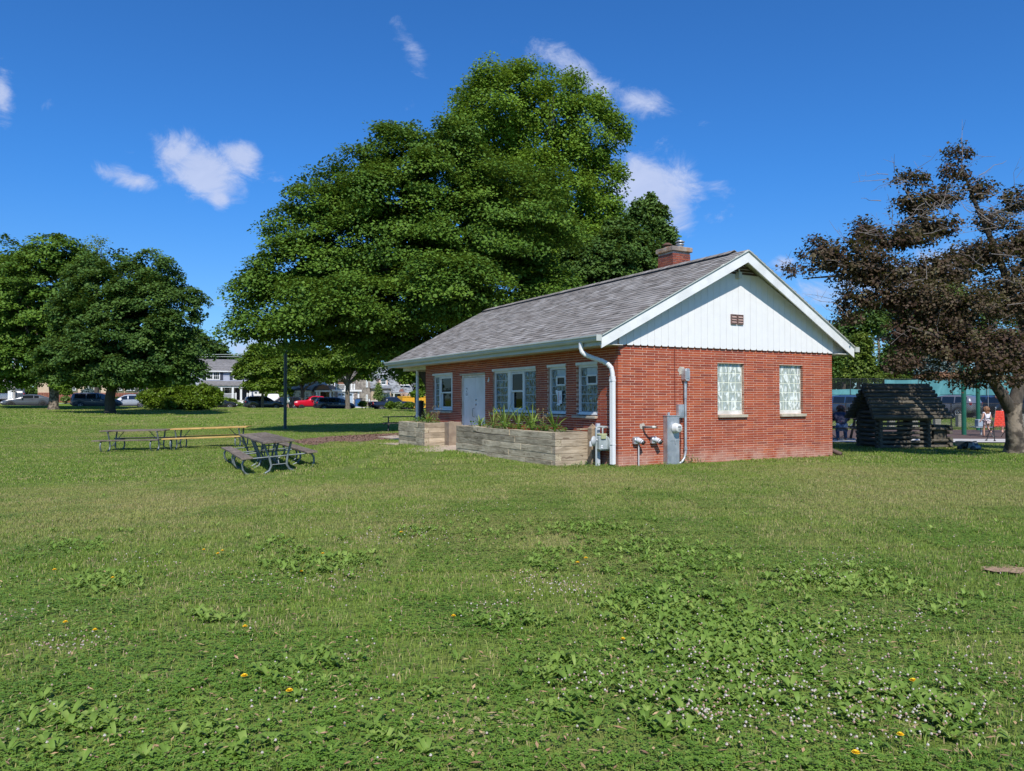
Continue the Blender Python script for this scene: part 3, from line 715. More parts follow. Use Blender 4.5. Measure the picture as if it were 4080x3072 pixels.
# chimney
chm = MB(); ca0, ca1, cb0, cb1, cz0, cz1 = 3.42, 3.98, 2.40, 2.98, 4.0, 5.02
chm.box(ca0 + .01, ca1 - .01, cb0 + .01, cb1 - .01, cz0, cz1); chimney = chm.build('chimney', m_mortar2, bld)
cz = cz0
i = 0
while cz < cz1 - .04:
    off = 0 if i % 2 else .1
    for (f, L0, L1) in (('f', ca0, ca1), ('s', cb0 + .1, cb1 - .1), ('b', ca0, ca1), ('r', cb0 + .1, cb1 - .1)):
        u = L0 - off
        while u < L1 - .01:
            a, b = max(u, L0), min(u + .195, L1)
            if b - a > .03:
                q = MB(); j = rnd.uniform(-.003, .004); hgt = .043
                if f == 'f': q.box(0, b - a, j, .095, 0, hgt); loc = (a, cb0, cz)
                elif f == 'b': q.box(0, b - a, -.095, j, 0, hgt); loc = (a, cb1, cz)
                elif f == 's': q.box(j, .095, 0, b - a, 0, hgt); loc = (ca0, a, cz)
                else: q.box(-.095, j, 0, b - a, 0, hgt); loc = (ca1, a, cz)
                q.build('chimney_brick', m_brick2, chimney, loc=loc)
            u += .205
    cz += .0545; i += 1
m_cap = mat('lichen_concrete', (.36, .30, .24), (.30, .16, .07), 9, .95, .6, 60, c3=(.20, .17, .15))
k = MB(); k.box(ca0 - .045, ca1 + .045, cb0 - .045, cb1 + .045, cz1, cz1 + .12); k.build('chimney_cap', m_cap, chimney, .015)
k = MB(); T = Matrix.Translation((ca0 + .36, cb0 + .16, cz1 + .12)); k.lathe([(.085, -.02), (.085, .13), (.075, .13)], 14, M=T); k.lathe([(.12, .15), (.125, .16), (.06, .2), (.0001, .215)], 14, M=T); k.lathe([(.11, .08), (.11, .10)], 14, M=T); k.build('flue', m_metal, chimney)
k = MB(); T = Matrix.Translation((ca0 + .14, cb0 + .38, cz1 + .12)); k.lathe([(.10, -.02), (.10, .05), (.08, .05)], 14, M=T); k.lathe([(.14, .09), (.13, .10), (.06, .15), (.0001, .155)], 14, M=T); k.tube([(ca0 + .22, cb0 + .38, cz1 + .12), (ca0 + .22, cb0 + .38, cz1 + .22)], .008, 5); k.tube([(ca0 + .06, cb0 + .38, cz1 + .12), (ca0 + .06, cb0 + .38, cz1 + .22)], .008, 5)
k.build('flue', mat('rusty_flue', (.07, .05, .045), (.14, .06, .03), 12, .7), chimney)

# utilities on the gable wall (things of their own) ------------------------------------------
def onb(a, b, z): return P0 + AX * a + BX * b + Vector((0, 0, z))
em = tag(thing('electric_meter', onb(1.275, 0, 0), ANG), 'tall grey metal electric meter pedestal against the brick gable wall', 'meter')
k = MB(); k.box(-.155, .155, -.14, -.004, -.1, 1.0); k.box(-.165, .165, -.15, 0, 1.0, 1.018); k.build('cabinet', m_metal, em, .004)
k = MB(); k.box(-.10, .155, -.146, -.14, .50, .53); k.box(.03, .05, -.156, -.146, .44, .50); k.build('latch', m_metal, em)
k = MB(); k.box(-.07, -.02, -.05, -.03, 1.018, 1.08); k.build('lug', m_metal, em)
mt = MB(); mt.lathe([(.105, 0), (.105, .03), (.095, .035), (.088, .12), (.07, .135), (.0001, .14)], 20, M=Matrix.Translation((.04, -.14, .76)) @ Matrix.Rotation(math.pi / 2, 4, 'X'))
md = mt.build('meter_dial', mat('meter_glass', (.62, .62, .60), rough=.15, spec=.8), em)
FX = Matrix(((1, 0, 0, 0), (0, 0, -1, 0), (0, 1, 0, 0), (0, 0, 0, 1)))   # text facing -y
def onfront(x, y, z): m_ = FX.copy(); m_[0][3] = x; m_[1][3] = y; m_[2][3] = z; return m_
q = MB(); q.box(.005, .075, -.283, -.279, .775, .80); q.build('display', m_ink, md)
text('lettering', '8 8 8 8', .018, mat('lcd_grey', (.4, .45, .4), rough=.4), md, onfront(.04, -.284, .787)); text('lettering', 'CL200 240V', .014, m_ink, md, onfront(.04, -.283, .75)); text('lettering', '3W FM2S', .013, m_ink, md, onfront(.04, -.282, .725))
cd = tag(thing('conduit', onb(1.66, 0, 0), ANG), 'grey electrical conduit rising from the grass to a pull box high on the gable wall', 'conduit')
k = MB(); k.tube([(-.22, -.06, .0), (-.10, -.06, .06), (-.03, -.06, .14), (0, -.06, .26), (0, -.06, 1.75)], .027, 10); k.build('pipe', m_metal, cd)
k = MB(); k.tube([(0, -.06, 1.36), (0, -.06, 1.70)], .034, 10); k.tube([(0, -.06, .30), (0, -.06, .36)], .037, 8); k.build('coupling', m_metal, cd)
k = MB(); k.prism([(-.06, 1.76), (-.04, 1.72), (.04, 1.72), (.06, 1.76), (.06, 1.94), (.04, 1.985), (-.04, 1.985), (-.06, 1.94)], 1, -.14, -.002); k.build('pull_box', m_metal, cd, .006)
k = MB(); k.prism([(-.045, 1.775), (.045, 1.775), (.045, 1.94), (-.045, 1.94)], 1, -.148, -.14); k.build('cover', m_metal, cd, .01)
jb = tag(thing('junction_box', onb(1.545, 0, 1.10), ANG), 'small grey junction box on the bricks between meter pedestal and conduit', 'electrical box')
k = MB(); k.box(-.085, .06, -.09, -.002, -.14, .14); k.build('box', m_metal, jb, .005)
k = MB(); k.box(-.07, .045, -.098, -.09, -.12, .12); k.build('cover', m_metal, jb, .004)
k = MB(); k.tube([(-.03, -.05, -.14), (-.03, -.05, -.19)], .02, 8); k.tube([(.02, -.04, -.14), (.02, -.04, -.19)], .014, 8); k.tube([(-.03, -.05, -.18), (-.035, -.03, -.6), (-.02, -.03, -1.02)], .006, 5); k.tube([(.0, -.04, -.18), (.01, -.03, -.6), (-.0, -.03, -1.02)], .006, 5); k.build('wires', mat('brown_wire', (.10, .03, .025), rough=.6), jb)
def outlet(a, z, lab, stand):
    o = tag(thing('outlet_box', onb(a, 0, z), ANG), lab, 'outlet', 'weatherproof outlets on the gable wall')
    k = MB(); k.box(-.065, .065, -.085, -.002, -.07, .075); k.build('box', m_metal, o, .012)
    k = MB(); k.tube([(.01, -.05, .02), (.045, -.12, .0), (.07, -.17, -.03)], [.05, .052, .05], 12); k.build('receptacle', mat('pale_cover', (.56, .57, .58), rough=.4) if 'pale_cover' not in bpy.data.materials else bpy.data.materials['pale_cover'], o)
    k = MB(); k.tube([(.07, -.17, -.03), (.082, -.195, -.045)], [.051, .046], 12); k.tube([(.06, -.145, -.014), (.062, -.15, -.017)], [.057, .057], 12); k.build('rim', m_black, o)
    k = MB(); k.lathe([(.045, 0), (.045, .006), (.0001, .008)], 14, M=Matrix.Translation((-.025, -.085, .015)) @ Matrix.Rotation(math.pi / 2, 4, 'X')); k.build('cap', m_metal, o)
    if stand: k = MB(); k.tube([(.045, -.07, -.07), (.045, -.07, -.6)], .013, 8); k.build('riser_pipe', mat('pvc_pipe', (.55, .56, .57), rough=.5), o)
outlet(.40, .52, 'grey weatherproof outlet on a thin riser pipe, nearest the downspout', True)
outlet(.84, .52, 'grey weatherproof outlet without riser pipe, below the water spigot', False)
sp = tag(thing('water_spigot', onb(.60, 0, .79), ANG), 'short pipe with water spigot sticking out of a mortar patch', 'spigot')
k = MB(); k.tube([(0, .02, 0), (0, -.12, 0)], .022, 8); k.tube([(0, -.11, 0), (.06, -.2, .0), (.16, -.24, 0)], .02, 8); k.build('pipe', mat('lead_pipe', (.16, .15, .15), rough=.5, metal=.6), sp)
k = MB(); k.tube([(.07, -.21, 0), (.13, -.235, 0)], .027, 8); k.build('collar', m_white_dirty, sp)
k = MB(); k.tube([(.14, -.235, .0), (.14, -.24, .045)], .01, 6); k.tube([(.11, -.24, .045), (.17, -.24, .045)], .007, 6); k.tube([(.165, -.24, 0), (.175, -.25, -.035)], .014, 6); k.build('tap', mat('brass_tap', (.32, .13, .06), rough=.4, metal=.5), sp)
# gas meter beside the planter
gm = tag(thing('gas_meter', onb(-.30, .33, 0), ANG), 'grey gas meter with round regulator beside the near end of the long planter', 'gas meter')
m_gm = mat('gas_meter_paint', (.30, .34, .34), (.36, .40, .40), 6, .45)
k = MB(); k.box(-.02, .19, -.16, .02, .33, .63); k.build('body', m_gm, gm, .03)
k = MB(); k.lathe([(.12, 0), (.14, .01), (.14, .05), (.12, .10), (.0001, .11)], 18, M=Matrix.Translation((.19, -.07, .46)) @ Matrix.Rotation(math.pi / 2, 4, 'Y')); k.build('diaphragm_case', m_gm, gm)
k = MB(); k.box(.0, .11, -.19, -.15, .56, .66); k.box(-.01, .17, -.14, .0, .63, .665); idx = k.build('index_box', mat('index_face', (.38, .40, .22), rough=.25), gm, .008)
k = MB(); k.box(.0, .045, -.166, -.161, .38, .44); k.build('label', m_paper, gm); text('lettering', 'GAS', .02, m_ink, gm, onfront(.022, -.168, .41))
k = MB(); k.lathe([(.0001, 0), (.10, .005), (.105, .02), (.04, .05), (.0001, .055)], 16, M=Matrix.Translation((-.13, -.08, .52)) @ Matrix.Rotation(math.pi / 2, 4, 'X') @ Matrix.Rotation(.5, 4, 'Y')); k.tube([(-.20, -.10, .42), (-.20, -.10, .50), (-.14, -.08, .52)], .03, 10); k.tube([(-.16, -.06, .54), (-.02, -.06, .54)], .025, 8); k.build('regulator', mat('regulator_paint', (.42, .44, .44), rough=.5), gm)
k = MB(); k.tube([(-.035, -.05, -.1), (-.035, -.05, .74), (-.02, -.05, .79), (.03, -.05, .80), (.22, -.04, .79)], .02, 8); k.tube([(.12, -.05, .66), (.12, -.05, .77), (.2, -.04, .79)], .016, 8); k.build('pipe', m_gm, gm)
k = MB(); k.tube([(.22, -.04, .79), (.33, -.02, .77), (.43, .0, .72)], .02, 8); k.tube([(.27, -.035, .79), (.30, -.03, .78)], .03, 8); k.build('rusty_pipe', mat('rust_pipe', (.26, .10, .07), (.55, .50, .46), 14, .7), gm)
k = MB(); k.box(.05, .12, .03, .10, -.1, .86); k.build('backing_post', mat('grey_post', (.50, .53, .58), rough=.5), gm, .006)
# ------------------------------------------------------------------ timber planters
def woodmat(name, ca, cb, cc, axis=0, scale=3, rand=.18, crack=.6, fresh=False):
    m = bpy.data.materials.new(name); m.use_nodes = True; t = NT(m.node_tree)
    P = t.node('ShaderNodeTexCoord').outputs['Object']; oi = t.node('ShaderNodeObjectInfo').outputs['Random']
    isl = t.node('ShaderNodeNewGeometry').outputs['Random Per Island']
    P = t.vm('ADD', P, t.comb(t.m('MULTIPLY', oi, 31), t.m('MULTIPLY', oi, 17), t.m('MULTIPLY', oi, 5)))
    st = [8, 8, 8]; st[axis] = .9
    Q = t.vm('MULTIPLY', P, tuple(st))
    g = t.noise(Q, scale, 8, .68, .8)
    c = t.ramp(g, (.28, ca), (.5, cb), (.72, cc))
    bl = t.sm(t.noise(P, 2.1, 5), .42, .66)
    c = t.mix(t.m('MULTIPLY', bl, .55), c, t.vm('SCALE', c, scale=.55))
    kn = t.noise(t.vm('MULTIPLY', P, (2.2, 5, 5) if axis == 0 else (5, 2.2, 5)), 2.4, 2, .4)
    c = t.mix(t.m('MULTIPLY', t.sm(kn, .66, .74), .6), c, (.10, .06, .035))
    n = t.node('ShaderNodeHueSaturation'); t.put(n.inputs['Color'], c); r_ = t.m('FRACT', t.m('ADD', t.m('MULTIPLY', oi, 5.7), isl))
    t.put(n.inputs['Value'], t.m('ADD', 1 - rand, t.m('MULTIPLY', r_, 2 * rand))); c = n.outputs[0]
    bs = t.node('ShaderNodeBsdfPrincipled'); t.put(bs.inputs['Base Color'], c); bs.inputs['Roughness'].default_value = .85; bs.inputs['Specular IOR Level'].default_value = .2
    b = t.node('ShaderNodeBump'); b.inputs['Strength'].default_value = crack; b.inputs['Distance'].default_value = .01
    t.put(b.inputs['Height'], t.noise(Q, scale * 3, 8, .7)); t.l.new(b.outputs[0], bs.inputs['Normal'])
    o = t.node('ShaderNodeOutputMaterial'); t.l.new(bs.outputs[0], o.inputs[0]); return m
m_tim = woodmat('weathered_timber', (.10, .085, .065), (.235, .21, .165), (.35, .32, .26))
m_tim_y = woodmat('weathered_timber_across', (.15, .10, .06), (.36, .27, .18), (.50, .40, .29), axis=1)
m_tim_new = woodmat('newer_timber', (.28, .19, .11), (.46, .35, .23), (.58, .46, .32), axis=1)
m_old = woodmat('grey_weathered_plank', (.085, .065, .05), (.185, .15, .12), (.28, .235, .19), axis=0, scale=4)
m_new = woodmat('new_yellow_plank', (.42, .25, .07), (.56, .36, .12), (.66, .45, .18), axis=0, scale=3, rand=.08, crack=.2)
m_log = woodmat('dark_log', (.055, .048, .038), (.13, .115, .09), (.22, .19, .15), axis=0, scale=3)
m_soil = mat('potting_soil', (.035, .025, .018), (.07, .05, .035), 20, .95, .6, 60)
m_steelfr = mat('galvanised_frame', (.15, .18, .19), (.24, .27, .28), 9, .5, metal=.4, c3=(.12, .15, .16))

def planter(name, a0, a1, b0, b1, nz, h, lab, cut=None, seed=1, z0=-.03):
    q = random.Random(seed)
    o = tag(thing(name, onb(a0, b0, z0), ANG), lab, 'planter')     # local x across (towards wall), y along the wall
    W_, L_ = a1 - a0, b1 - b0; th = .135
    for i in range(nz):
        z = i * h + .001; j = lambda: q.uniform(-.006, .006)
        swap = i % 2
        # front face timbers along y, split in two or three
        y0 = 0 if swap else th; y1 = L_ if swap else L_ - th
        cuts = [y0] + sorted([y0 + (y1 - y0) * f for f in ((.36 + q.uniform(-.06, .06),) if swap else (.27 + q.uniform(-.05, .05), .68 + q.uniform(-.05, .05)))]) + [y1]
        top = i == nz - 1
        if top and cut: cuts = [y0, cut[0], cut[1], y1]
        for c0, c1 in zip(cuts, cuts[1:]):
            L = c1 - c0 - .004; xo = j()
            if top and cut and abs(c0 - cut[0]) < .01:
                # warped plank bowing out of line
                k = MB(); n = 10; v = []
                for s_ in range(n + 1):
                    f = s_ / n; bow = -.008; lift = .018 * (1 - f) + .045 * f ** 3 + .008
                    v += [(bow, c0 + f * (L + .06), z + lift - .012), (bow + .075, c0 + f * (L + .06), z + lift - .012), (bow + .075, c0 + f * (L + .06), z + lift + .108), (bow, c0 + f * (L + .06), z + lift + .108)]
                fs = [(0, 1, 2, 3), (4 * n + 3, 4 * n + 2, 4 * n + 1, 4 * n)]
                for s_ in range(n):
                    for e in range(4): A_ = 4 * s_ + e; B_ = 4 * s_ + (e + 1) % 4; fs.append((A_, B_, B_ + 4, A_ + 4))
                k.add(v, fs); tag(k.build('timber', m_tim2, o), 'warped top plank bowing out of line'); continue
            k = MB(); k.box(-th / 2, th / 2, -L / 2, L / 2, 0, h - .004); k.build('timber', m_tim2, o, .006, (th / 2 + xo, (c0 + c1) / 2, z), (0, q.uniform(-.01, .01), q.uniform(-.003, .003)))
            k = MB(); k.box(-th / 2, th / 2, -L / 2, L / 2, 0, h - .006); k.build('timber', m_tim2, o, 0, (W_ - th / 2 - .01, (c0 + c1) / 2, z))
        for yy, e in ((th / 2, 0), (L_ - th / 2, 1)):
            x0 = th if swap else 0; x1 = W_ - (.0 if not swap else th)
            # end timbers run across
            k = MB(); L = x1 - x0 - .004; k.box(-L / 2, L / 2, -th / 2, th / 2, 0, h - .004)
            m_ = m_end if e == 0 else m_end
            k.build('timber', m_, o, .006, ((x0 + x1) / 2, yy + j(), z), (q.uniform(-.012, .012), 0, 0))
    k = MB(); k.box(th, W_ - th - .01, th, L_ - th, .05, nz * h - .06); k.build('soil', m_soil, o)
    return o
m_tim2 = woodmat('weathered_timber_long', (.15, .115, .07), (.45, .375, .26), (.66, .57, .42), axis=1, rand=.28)
m_end = woodmat('pale_end_timber', (.20, .15, .10), (.40, .32, .23), (.54, .45, .34), axis=0)
planterA = planter('timber_planter', -1.05, -.12, .66, 5.50, 5, .143, 'long weathered timber planter with a warped top plank, under the wide window', cut=(1.95, 3.75), seed=4)
planterB = planter('timber_planter', -.98, -.12, 7.84, 10.0, 5, .142, 'short weathered timber planter left of the white double door', seed=9)
k = MB(); k.box(-.07, .07, -.07, .07, -.1, .76); k.add([(-.07, -.07, .76), (.07, -.07, .76), (.07, .07, .76), (-.07, .07, .76), (0, 0, .86)], [(0, 1, 4), (1, 2, 4), (2, 3, 4), (3, 0, 4), (3, 2, 1, 0)])
tag(k.build('wooden_post', m_tim_y, None, .004, onb(-.22, .575, 0), (0, 0, ANG)), 'square wooden post with pointed top at the near end of the long planter', 'post')
k = MB(); k.box(-.15, .16, -.06, .07, .725, .75); tag(k.build('cap_board', m_tim_new, None, .003, onb(-.30, .74, 0), (0, 0, ANG)), 'short cap board lying on the near end of the long planter', 'board')
k = MB(); k.box(-.06, .06, -.06, .06, -.1, .72); tag(k.build('wooden_post', m_tim_y, None, .006, onb(-.20, 7.74, 0), (0, 0, ANG + .12)), 'square wooden post at the door end of the short planter', 'post')
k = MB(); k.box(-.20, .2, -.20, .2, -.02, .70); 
tag(k.build('concrete_pillar', mat('brown_wood_box', (.20, .15, .11), (.28, .22, .16), 5, .9), None, .01, onb(-.0 + .25, 7.72, 0) - AX * .42, (0, 0, ANG)), 'low wooden box between the short planter and the door', 'box')  # plain brown wood tone, mixed by noise
bpy.data.objects['concrete_pillar'].name = 'wooden_box'

# plants in the planters
m_lily = leafmat('strap_leaf', (.11, .20, .03), (.20, .32, .05), (.36, .46, .10), trans=.35)
m_herb = leafmat('herb_leaf', (.07, .16, .03), (.13, .26, .05), (.22, .36, .08), trans=.35)
m_stem = mat('dry_stem', (.22, .20, .09), (.30, .17, .08), 30, .8)
m_petw = mat('white_petal', (.80, .80, .78), rough=.6); m_petr = mat('red_petal', (.60, .05, .07), rough=.6); m_petp = mat('violet_petal', (.25, .14, .50), rough=.6)
def tint(o, f=None):
    me = o.data; n = len(me.vertices); a = me.attributes.new('tint', 'FLOAT', 'POINT')
    a.data.foreach_set('value', f if f is not None else np.random.rand(n)); return o
def strap_plant(loc, n, L, seed, lab, grp='plants in the timber planters'):
    q = random.Random(seed); o = tag(thing('strap_leaf_plant', loc, q.uniform(0, 6)), lab, 'plant', grp); k = MB(); tt = []
    for i in range(n):
        a = q.uniform(0, 6.28); l = L * q.uniform(.6, 1.15); lean = q.uniform(.15, .85); w0 = q.uniform(.014, .024); pts = []; tv = q.random()
        for s_ in range(6):
            f = s_ / 5; r_ = lean * l * f ** 1.3; z = l * f * (1 - .38 * lean * f ** 2) ; wd = w0 * (1 - f) ** .5 * (1 if s_ else .6)
            c = Vector((math.cos(a) * r_, math.sin(a) * r_, z)); sd = Vector((-math.sin(a), math.cos(a), .0)) * wd; pts += [c - sd, c + sd + Vector((0, 0, wd * .5))]
        k.add(pts, [(2 * s_, 2 * s_ + 1, 2 * s_ + 3, 2 * s_ + 2) for s_ in range(5)]); tt += [tv] * 12
    tint(k.build('leaves', m_lily, o), tt)
    return o
def leafy_plant(loc, n, r_, hh, seed, lab, flowers=None, grp='plants in the timber planters', cat='plant', leaf=.06):
    q = random.Random(seed); o = tag(thing('leafy_plant', loc, 0), lab, cat, grp); k = MB(); tt = []
    if cat == 'plant': n = int(n * 1.3); hh *= .95
    for i in range(n):
        a = q.uniform(0, 6.28); rr = r_ * q.random() ** .5; z = hh * q.uniform(.1, 1) * (1 - .5 * (rr / r_) ** 2); c = Vector((math.cos(a) * rr, math.sin(a) * rr, z))
        d = Vector((math.cos(a + q.uniform(-1, 1)), math.sin(a + q.uniform(-1, 1)), q.uniform(-.3, .7))).normalized() * leaf * q.uniform(.7, 1.4)
        s_ = d.cross(Vector((q.uniform(-.3, .3), q.uniform(-.3, .3), 1))).normalized() * leaf * .36
        k.add([c, c + d * .5 + s_, c + d, c + d * .5 - s_], [(0, 1, 2, 3)]); tt += [q.random()] * 4
    tint(k.build('leaves', m_herb, o), tt)
    if flowers:
        col_, nf, sz = flowers
        for i in range(nf):
            a = q.uniform(0, 6.28); rr = r_ * q.random() ** .5; p = Vector((math.cos(a) * rr, math.sin(a) * rr, hh * q.uniform(.75, 1.1)))
            f = MB()
            for e in range(5):
                b = e / 5 * 6.283; f.add([p, p + Vector((math.cos(b - .5) * sz, math.sin(b - .5) * sz, sz * .35)), p + Vector((math.cos(b) * sz * 1.25, math.sin(b) * sz * 1.25, sz * .25)), p + Vector((math.cos(b + .5) * sz, math.sin(b + .5) * sz, sz * .35))], [(0, 1, 2, 3)])
            f.build('flower', col_, o)
    return o
zt_ = .64
lily = ['strap leaved plant in the long planter, %s' % s_ for s_ in ('nearest the door', 'below the left glass blocks of the wide window', 'tallest, below the sash of the wide window', 'below the right glass blocks of the wide window', 'below the paper sign', 'below the window with the torn sign, right side')]
for i, (b, n, L) in enumerate(((5.0, 14, .34), (4.45, 18, .55), (3.65, 24, .70), (3.15, 20, .62), (2.35, 22, .72), (1.55, 16, .62))): strap_plant(onb(-.62 + .1 * (i % 2), b, zt_), n, L, 50 + i, lily[i])
herbs = ['low leafy seedling at the far end of the long planter', 'bushy leafy plant beside the far strap plant of the long planter', 'spreading green herb in the middle of the long planter with white flowers', 'green herb behind the warped plank of the long planter', 'white petunia cluster in the long planter', 'reddish small flowers near the front edge of the long planter', 'leafy herb with violet spikes at the near third of the long planter', 'leafy clump at the near end of the long planter']
for i, (b, n, r_, hh, fl_) in enumerate(((5.25, 24, .10, .16, None), (4.75, 120, .22, .24, (m_petp, 3, .010)), (4.1, 160, .26, .22, (m_petw, 5, .022)), (3.4, 120, .22, .20, (m_petw, 2, .02)), (2.75, 110, .22, .20, (m_petw, 11, .026)), (2.35, 80, .18, .14, (m_petr, 9, .016)), (1.95, 170, .24, .34, (m_petp, 8, .012)), (1.45, 120, .22, .22, (m_petr, 3, .015)))):
    leafy_plant(onb(-.72 + .14 * (i % 3), b, zt_), n, r_, hh, 80 + i, herbs[i], fl_)
strap_plant(onb(-.55, 8.65, zt_), 26, .42, 71, 'arching strap leaved plant in the middle of the short planter')
for i, (b, n, r_, hh, fl_, lab) in enumerate(((9.4, 110, .26, .18, (m_petp, 3, .015), 'leafy plant at the far end of the short planter'), (8.9, 120, .28, .22, (m_petw, 4, .018), 'leafy plant with white flowers in the short planter'), (8.15, 100, .22, .2, (m_petr, 7, .022), 'leafy plant with red flowers at the near end of the short planter'))): leafy_plant(onb(-.6, b, zt_), n, r_, hh, 90 + i, lab, fl_)
def twig_plant(loc, seed, lab):
    q = random.Random(seed); o = tag(thing('dry_stalk_plant', loc), lab, 'plant', 'plants in the timber planters')
    k = MB()
    for i in range(12):
        a = q.uniform(0, 6.28); l = q.uniform(.3, .55); p = Vector((0, 0, 0)); d = Vector((math.cos(a) * .35, math.sin(a) * .35, 1)).normalized()
        pts = [p, p + d * l * .5, p + d * l + Vector((q.uniform(-.04, .04), q.uniform(-.04, .04), 0))]; k.tube(pts, [.003, .0025, .002], 4); k.ball(pts[-1], .010, 5, squash=(1, 1, 2.2))
    k.build('stalks', m_stem, o)
twig_plant(onb(-.5, 2.05, zt_), 3, 'brown seed stalks below the window with the torn sign'); twig_plant(onb(-.62, 4.2, zt_), 4, 'thin brown stalks below the wide window'); twig_plant(onb(-.45, 8.3, zt_), 5, 'thin flower stalks in the short planter')
# slabs, mulch
def sheet(name, pts, m, z=.012, thick=.06, kind='structure', jitter=0, n=1, bump=0):
    """flat polygon laid on the terrain"""
    k = MB(); P = []
    for i, p in enumerate(pts):
        q_ = pts[(i + 1) % len(pts)]
        for s_ in range(n): f = s_ / n; P.append((p[0] * (1 - f) + q_[0] * f, p[1] * (1 - f) + q_[1] * f))
    zs_ = [g1(x, y) + z for x, y in P]
    k.add([(x, y, zz) for (x, y), zz in zip(P, zs_)] + [(x, y, zz - thick) for (x, y), zz in zip(P, zs_)],
          [tuple(range(len(P)))] + [(i, i + len(P), (i + 1) % len(P) + len(P), (i + 1) % len(P)) for i in range(len(P))])
    return tag(k.build(name, m), kind=kind)
c1, c2, c3, c4 = onb(-1.15, 5.55, 0), onb(-.02, 5.6, 0), onb(-.02, 7.62, 0), onb(-2.05, 7.70, 0)
m_slab = mat('tan_concrete_slab', (.50, .40, .31), (.42, .33, .25), 3, .9, .2, 50)
sheet('door_slab', [(p.x, p.y) for p in (onb(-1.10, 5.60, 0), onb(-.02, 5.60, 0), onb(-.02, 7.78, 0), onb(-1.55, 7.78, 0), onb(-1.95, 6.6, 0))], m_slab, .02)
sheet('porch_slab', [(p.x, p.y) for p in (onb(-1.0, 10.25, 0), onb(6.2, 10.25, 0), onb(6.2, 13.2, 0), onb(-1.3, 13.2, 0))], m_slab, .03)

# ------------------------------------------------------------------ picnic tables
def make_table(kind, L=1.83):
    """8-foot style table: planks on bent galvanised pipe frames. local x = long axis"""
    m_ = {'old': m_old, 'new': m_new, 'dark': m_darkw}[kind]; mf = m_steelfr if kind != 'dark' else m_darkw
    t = thing('picnic_table', (0, 0, 0))
    q = random.Random(len(bpy.data.objects))
    for i in range(3 if kind != 'new' else 3):
        w_ = .235; y = (i - 1) * (w_ + .006)
        k = MB(); k.box(-L / 2, L / 2, -w_ / 2, w_ / 2, -.04, 0); k.build('top_plank', m_, t, .004, (q.uniform(-.006, .006), y, .75 + q.uniform(-.003, .003)), (0, q.uniform(-.004, .004), q.uniform(-.003, .003)))
    for s_ in (-1, 1):
        k = MB(); k.box(-L / 2, L / 2, -.125, .125, -.04, 0); k.build('seat_plank', m_, t, .004, (0, s_ * .72, .44), (q.uniform(-.02, .02), 0, 0))
    for e in (-1, 1):
        x = e * (L / 2 - .28)
        if kind == 'dark':
            k = MB()
            for s_ in (-1, 1): k.bar((x, s_ * .70, 0), (x, s_ * .18, .71), .05, .09)
            k.bar((x + .05, -.82, .38), (x + .05, .82, .38), .05, .09); k.bar((x, -.34, .69), (x, .34, .69), .04, .07)
            k.build('trestle', mf, t)
            continue
        for s_ in (-1, 1):
            k = MB()    # curved seat leg then up under the top
            k.tube([(x, s_ * .60, .0), (x, s_ * .735, .05), (x, s_ * .80, .16), (x, s_ * .80, .28), (x, s_ * .76, .36), (x, s_ * .70, .395)], .025, 8)
            k.tube([(x + .0, s_ * .80, .39), (x, s_ * .62, .395)], .02, 6); k.build('seat_leg', mf, t)
            k = MB(); k.tube([(x, s_ * .31, .71), (x, s_ * .20, .35), (x, s_ * .17, .18), (x, s_ * .22, .07), (x, s_ * .36, 0)], .027, 8); k.build('leg', mf, t)
        k = MB(); k.tube([(x, -.66, .385), (x, .66, .385)], .018, 6); k.box(x - .02, x + .02, -.36, .36, .69, .71); k.tube([(x, -.17, .2), (x, .17, .2)], .012, 6); k.build('cross_bar', mf, t)
        k = MB(); k.tube([(x, 0, .21), (x - e * .42, 0, .70)], .014, 6); k.build('brace', mf, t)
    return t
m_darkw = mat('dark_wood', (.06, .055, .05), (.09, .08, .07), 9, .85)  # very dark wood tone for planks and trestles
def put(o, x, y, rz, lab, cat=None, grp=None, dz=0):
    c_, s_ = math.cos(rz) * .9, math.sin(rz) * .9
    zf, zb, zl, zr2 = g1(x + c_, y + s_), g1(x - c_, y - s_), g1(x - s_, y + c_), g1(x + s_, y - c_)
    o.location = (x, y, (zf + zb) / 2 + dz); o.rotation_euler = (math.atan2(zl - zr2, 1.8), -math.atan2(zf - zb, 1.8), rz); return tag(o, lab, cat, grp)
GT = 'picnic tables on the lawn'
# near pair, end to end, running away from the camera to the left
nt = at(1085, 1868, 17.3)
near_dir = R(116)
d_ = Vector((math.cos(near_dir), math.sin(near_dir), 0))
n0 = Vector((-5.25, 17.35, 0))          # near end middle of the first table
ta = put(make_table('old', 2.25), *(n0 + d_ * 1.13).xy, near_dir, 'weathered grey picnic table nearest the camera, end to end with another', 'picnic table', GT)
tb = put(make_table('old', 2.25), *(n0 + d_ * 3.42).xy, near_dir + .02, 'weathered brown picnic table pushed against the far end of the nearest grey one', 'picnic table', GT)
# far pair, broadside
tc = put(make_table('old', 2.3), -13.3, 27.0, R(-1), 'grey weathered picnic table, leftmost on the lawn', 'picnic table', GT)
td = put(make_table('new', 2.78), -10.9, 27.5, R(4), 'picnic table with new yellow planks beside the leftmost grey table', 'picnic table', GT)
te_p = pos(1600, 38)
te = put(make_table('dark'), te_p.x, te_p.y, R(8), 'dark picnic table in the tree shade beyond the porch', 'picnic table', GT)

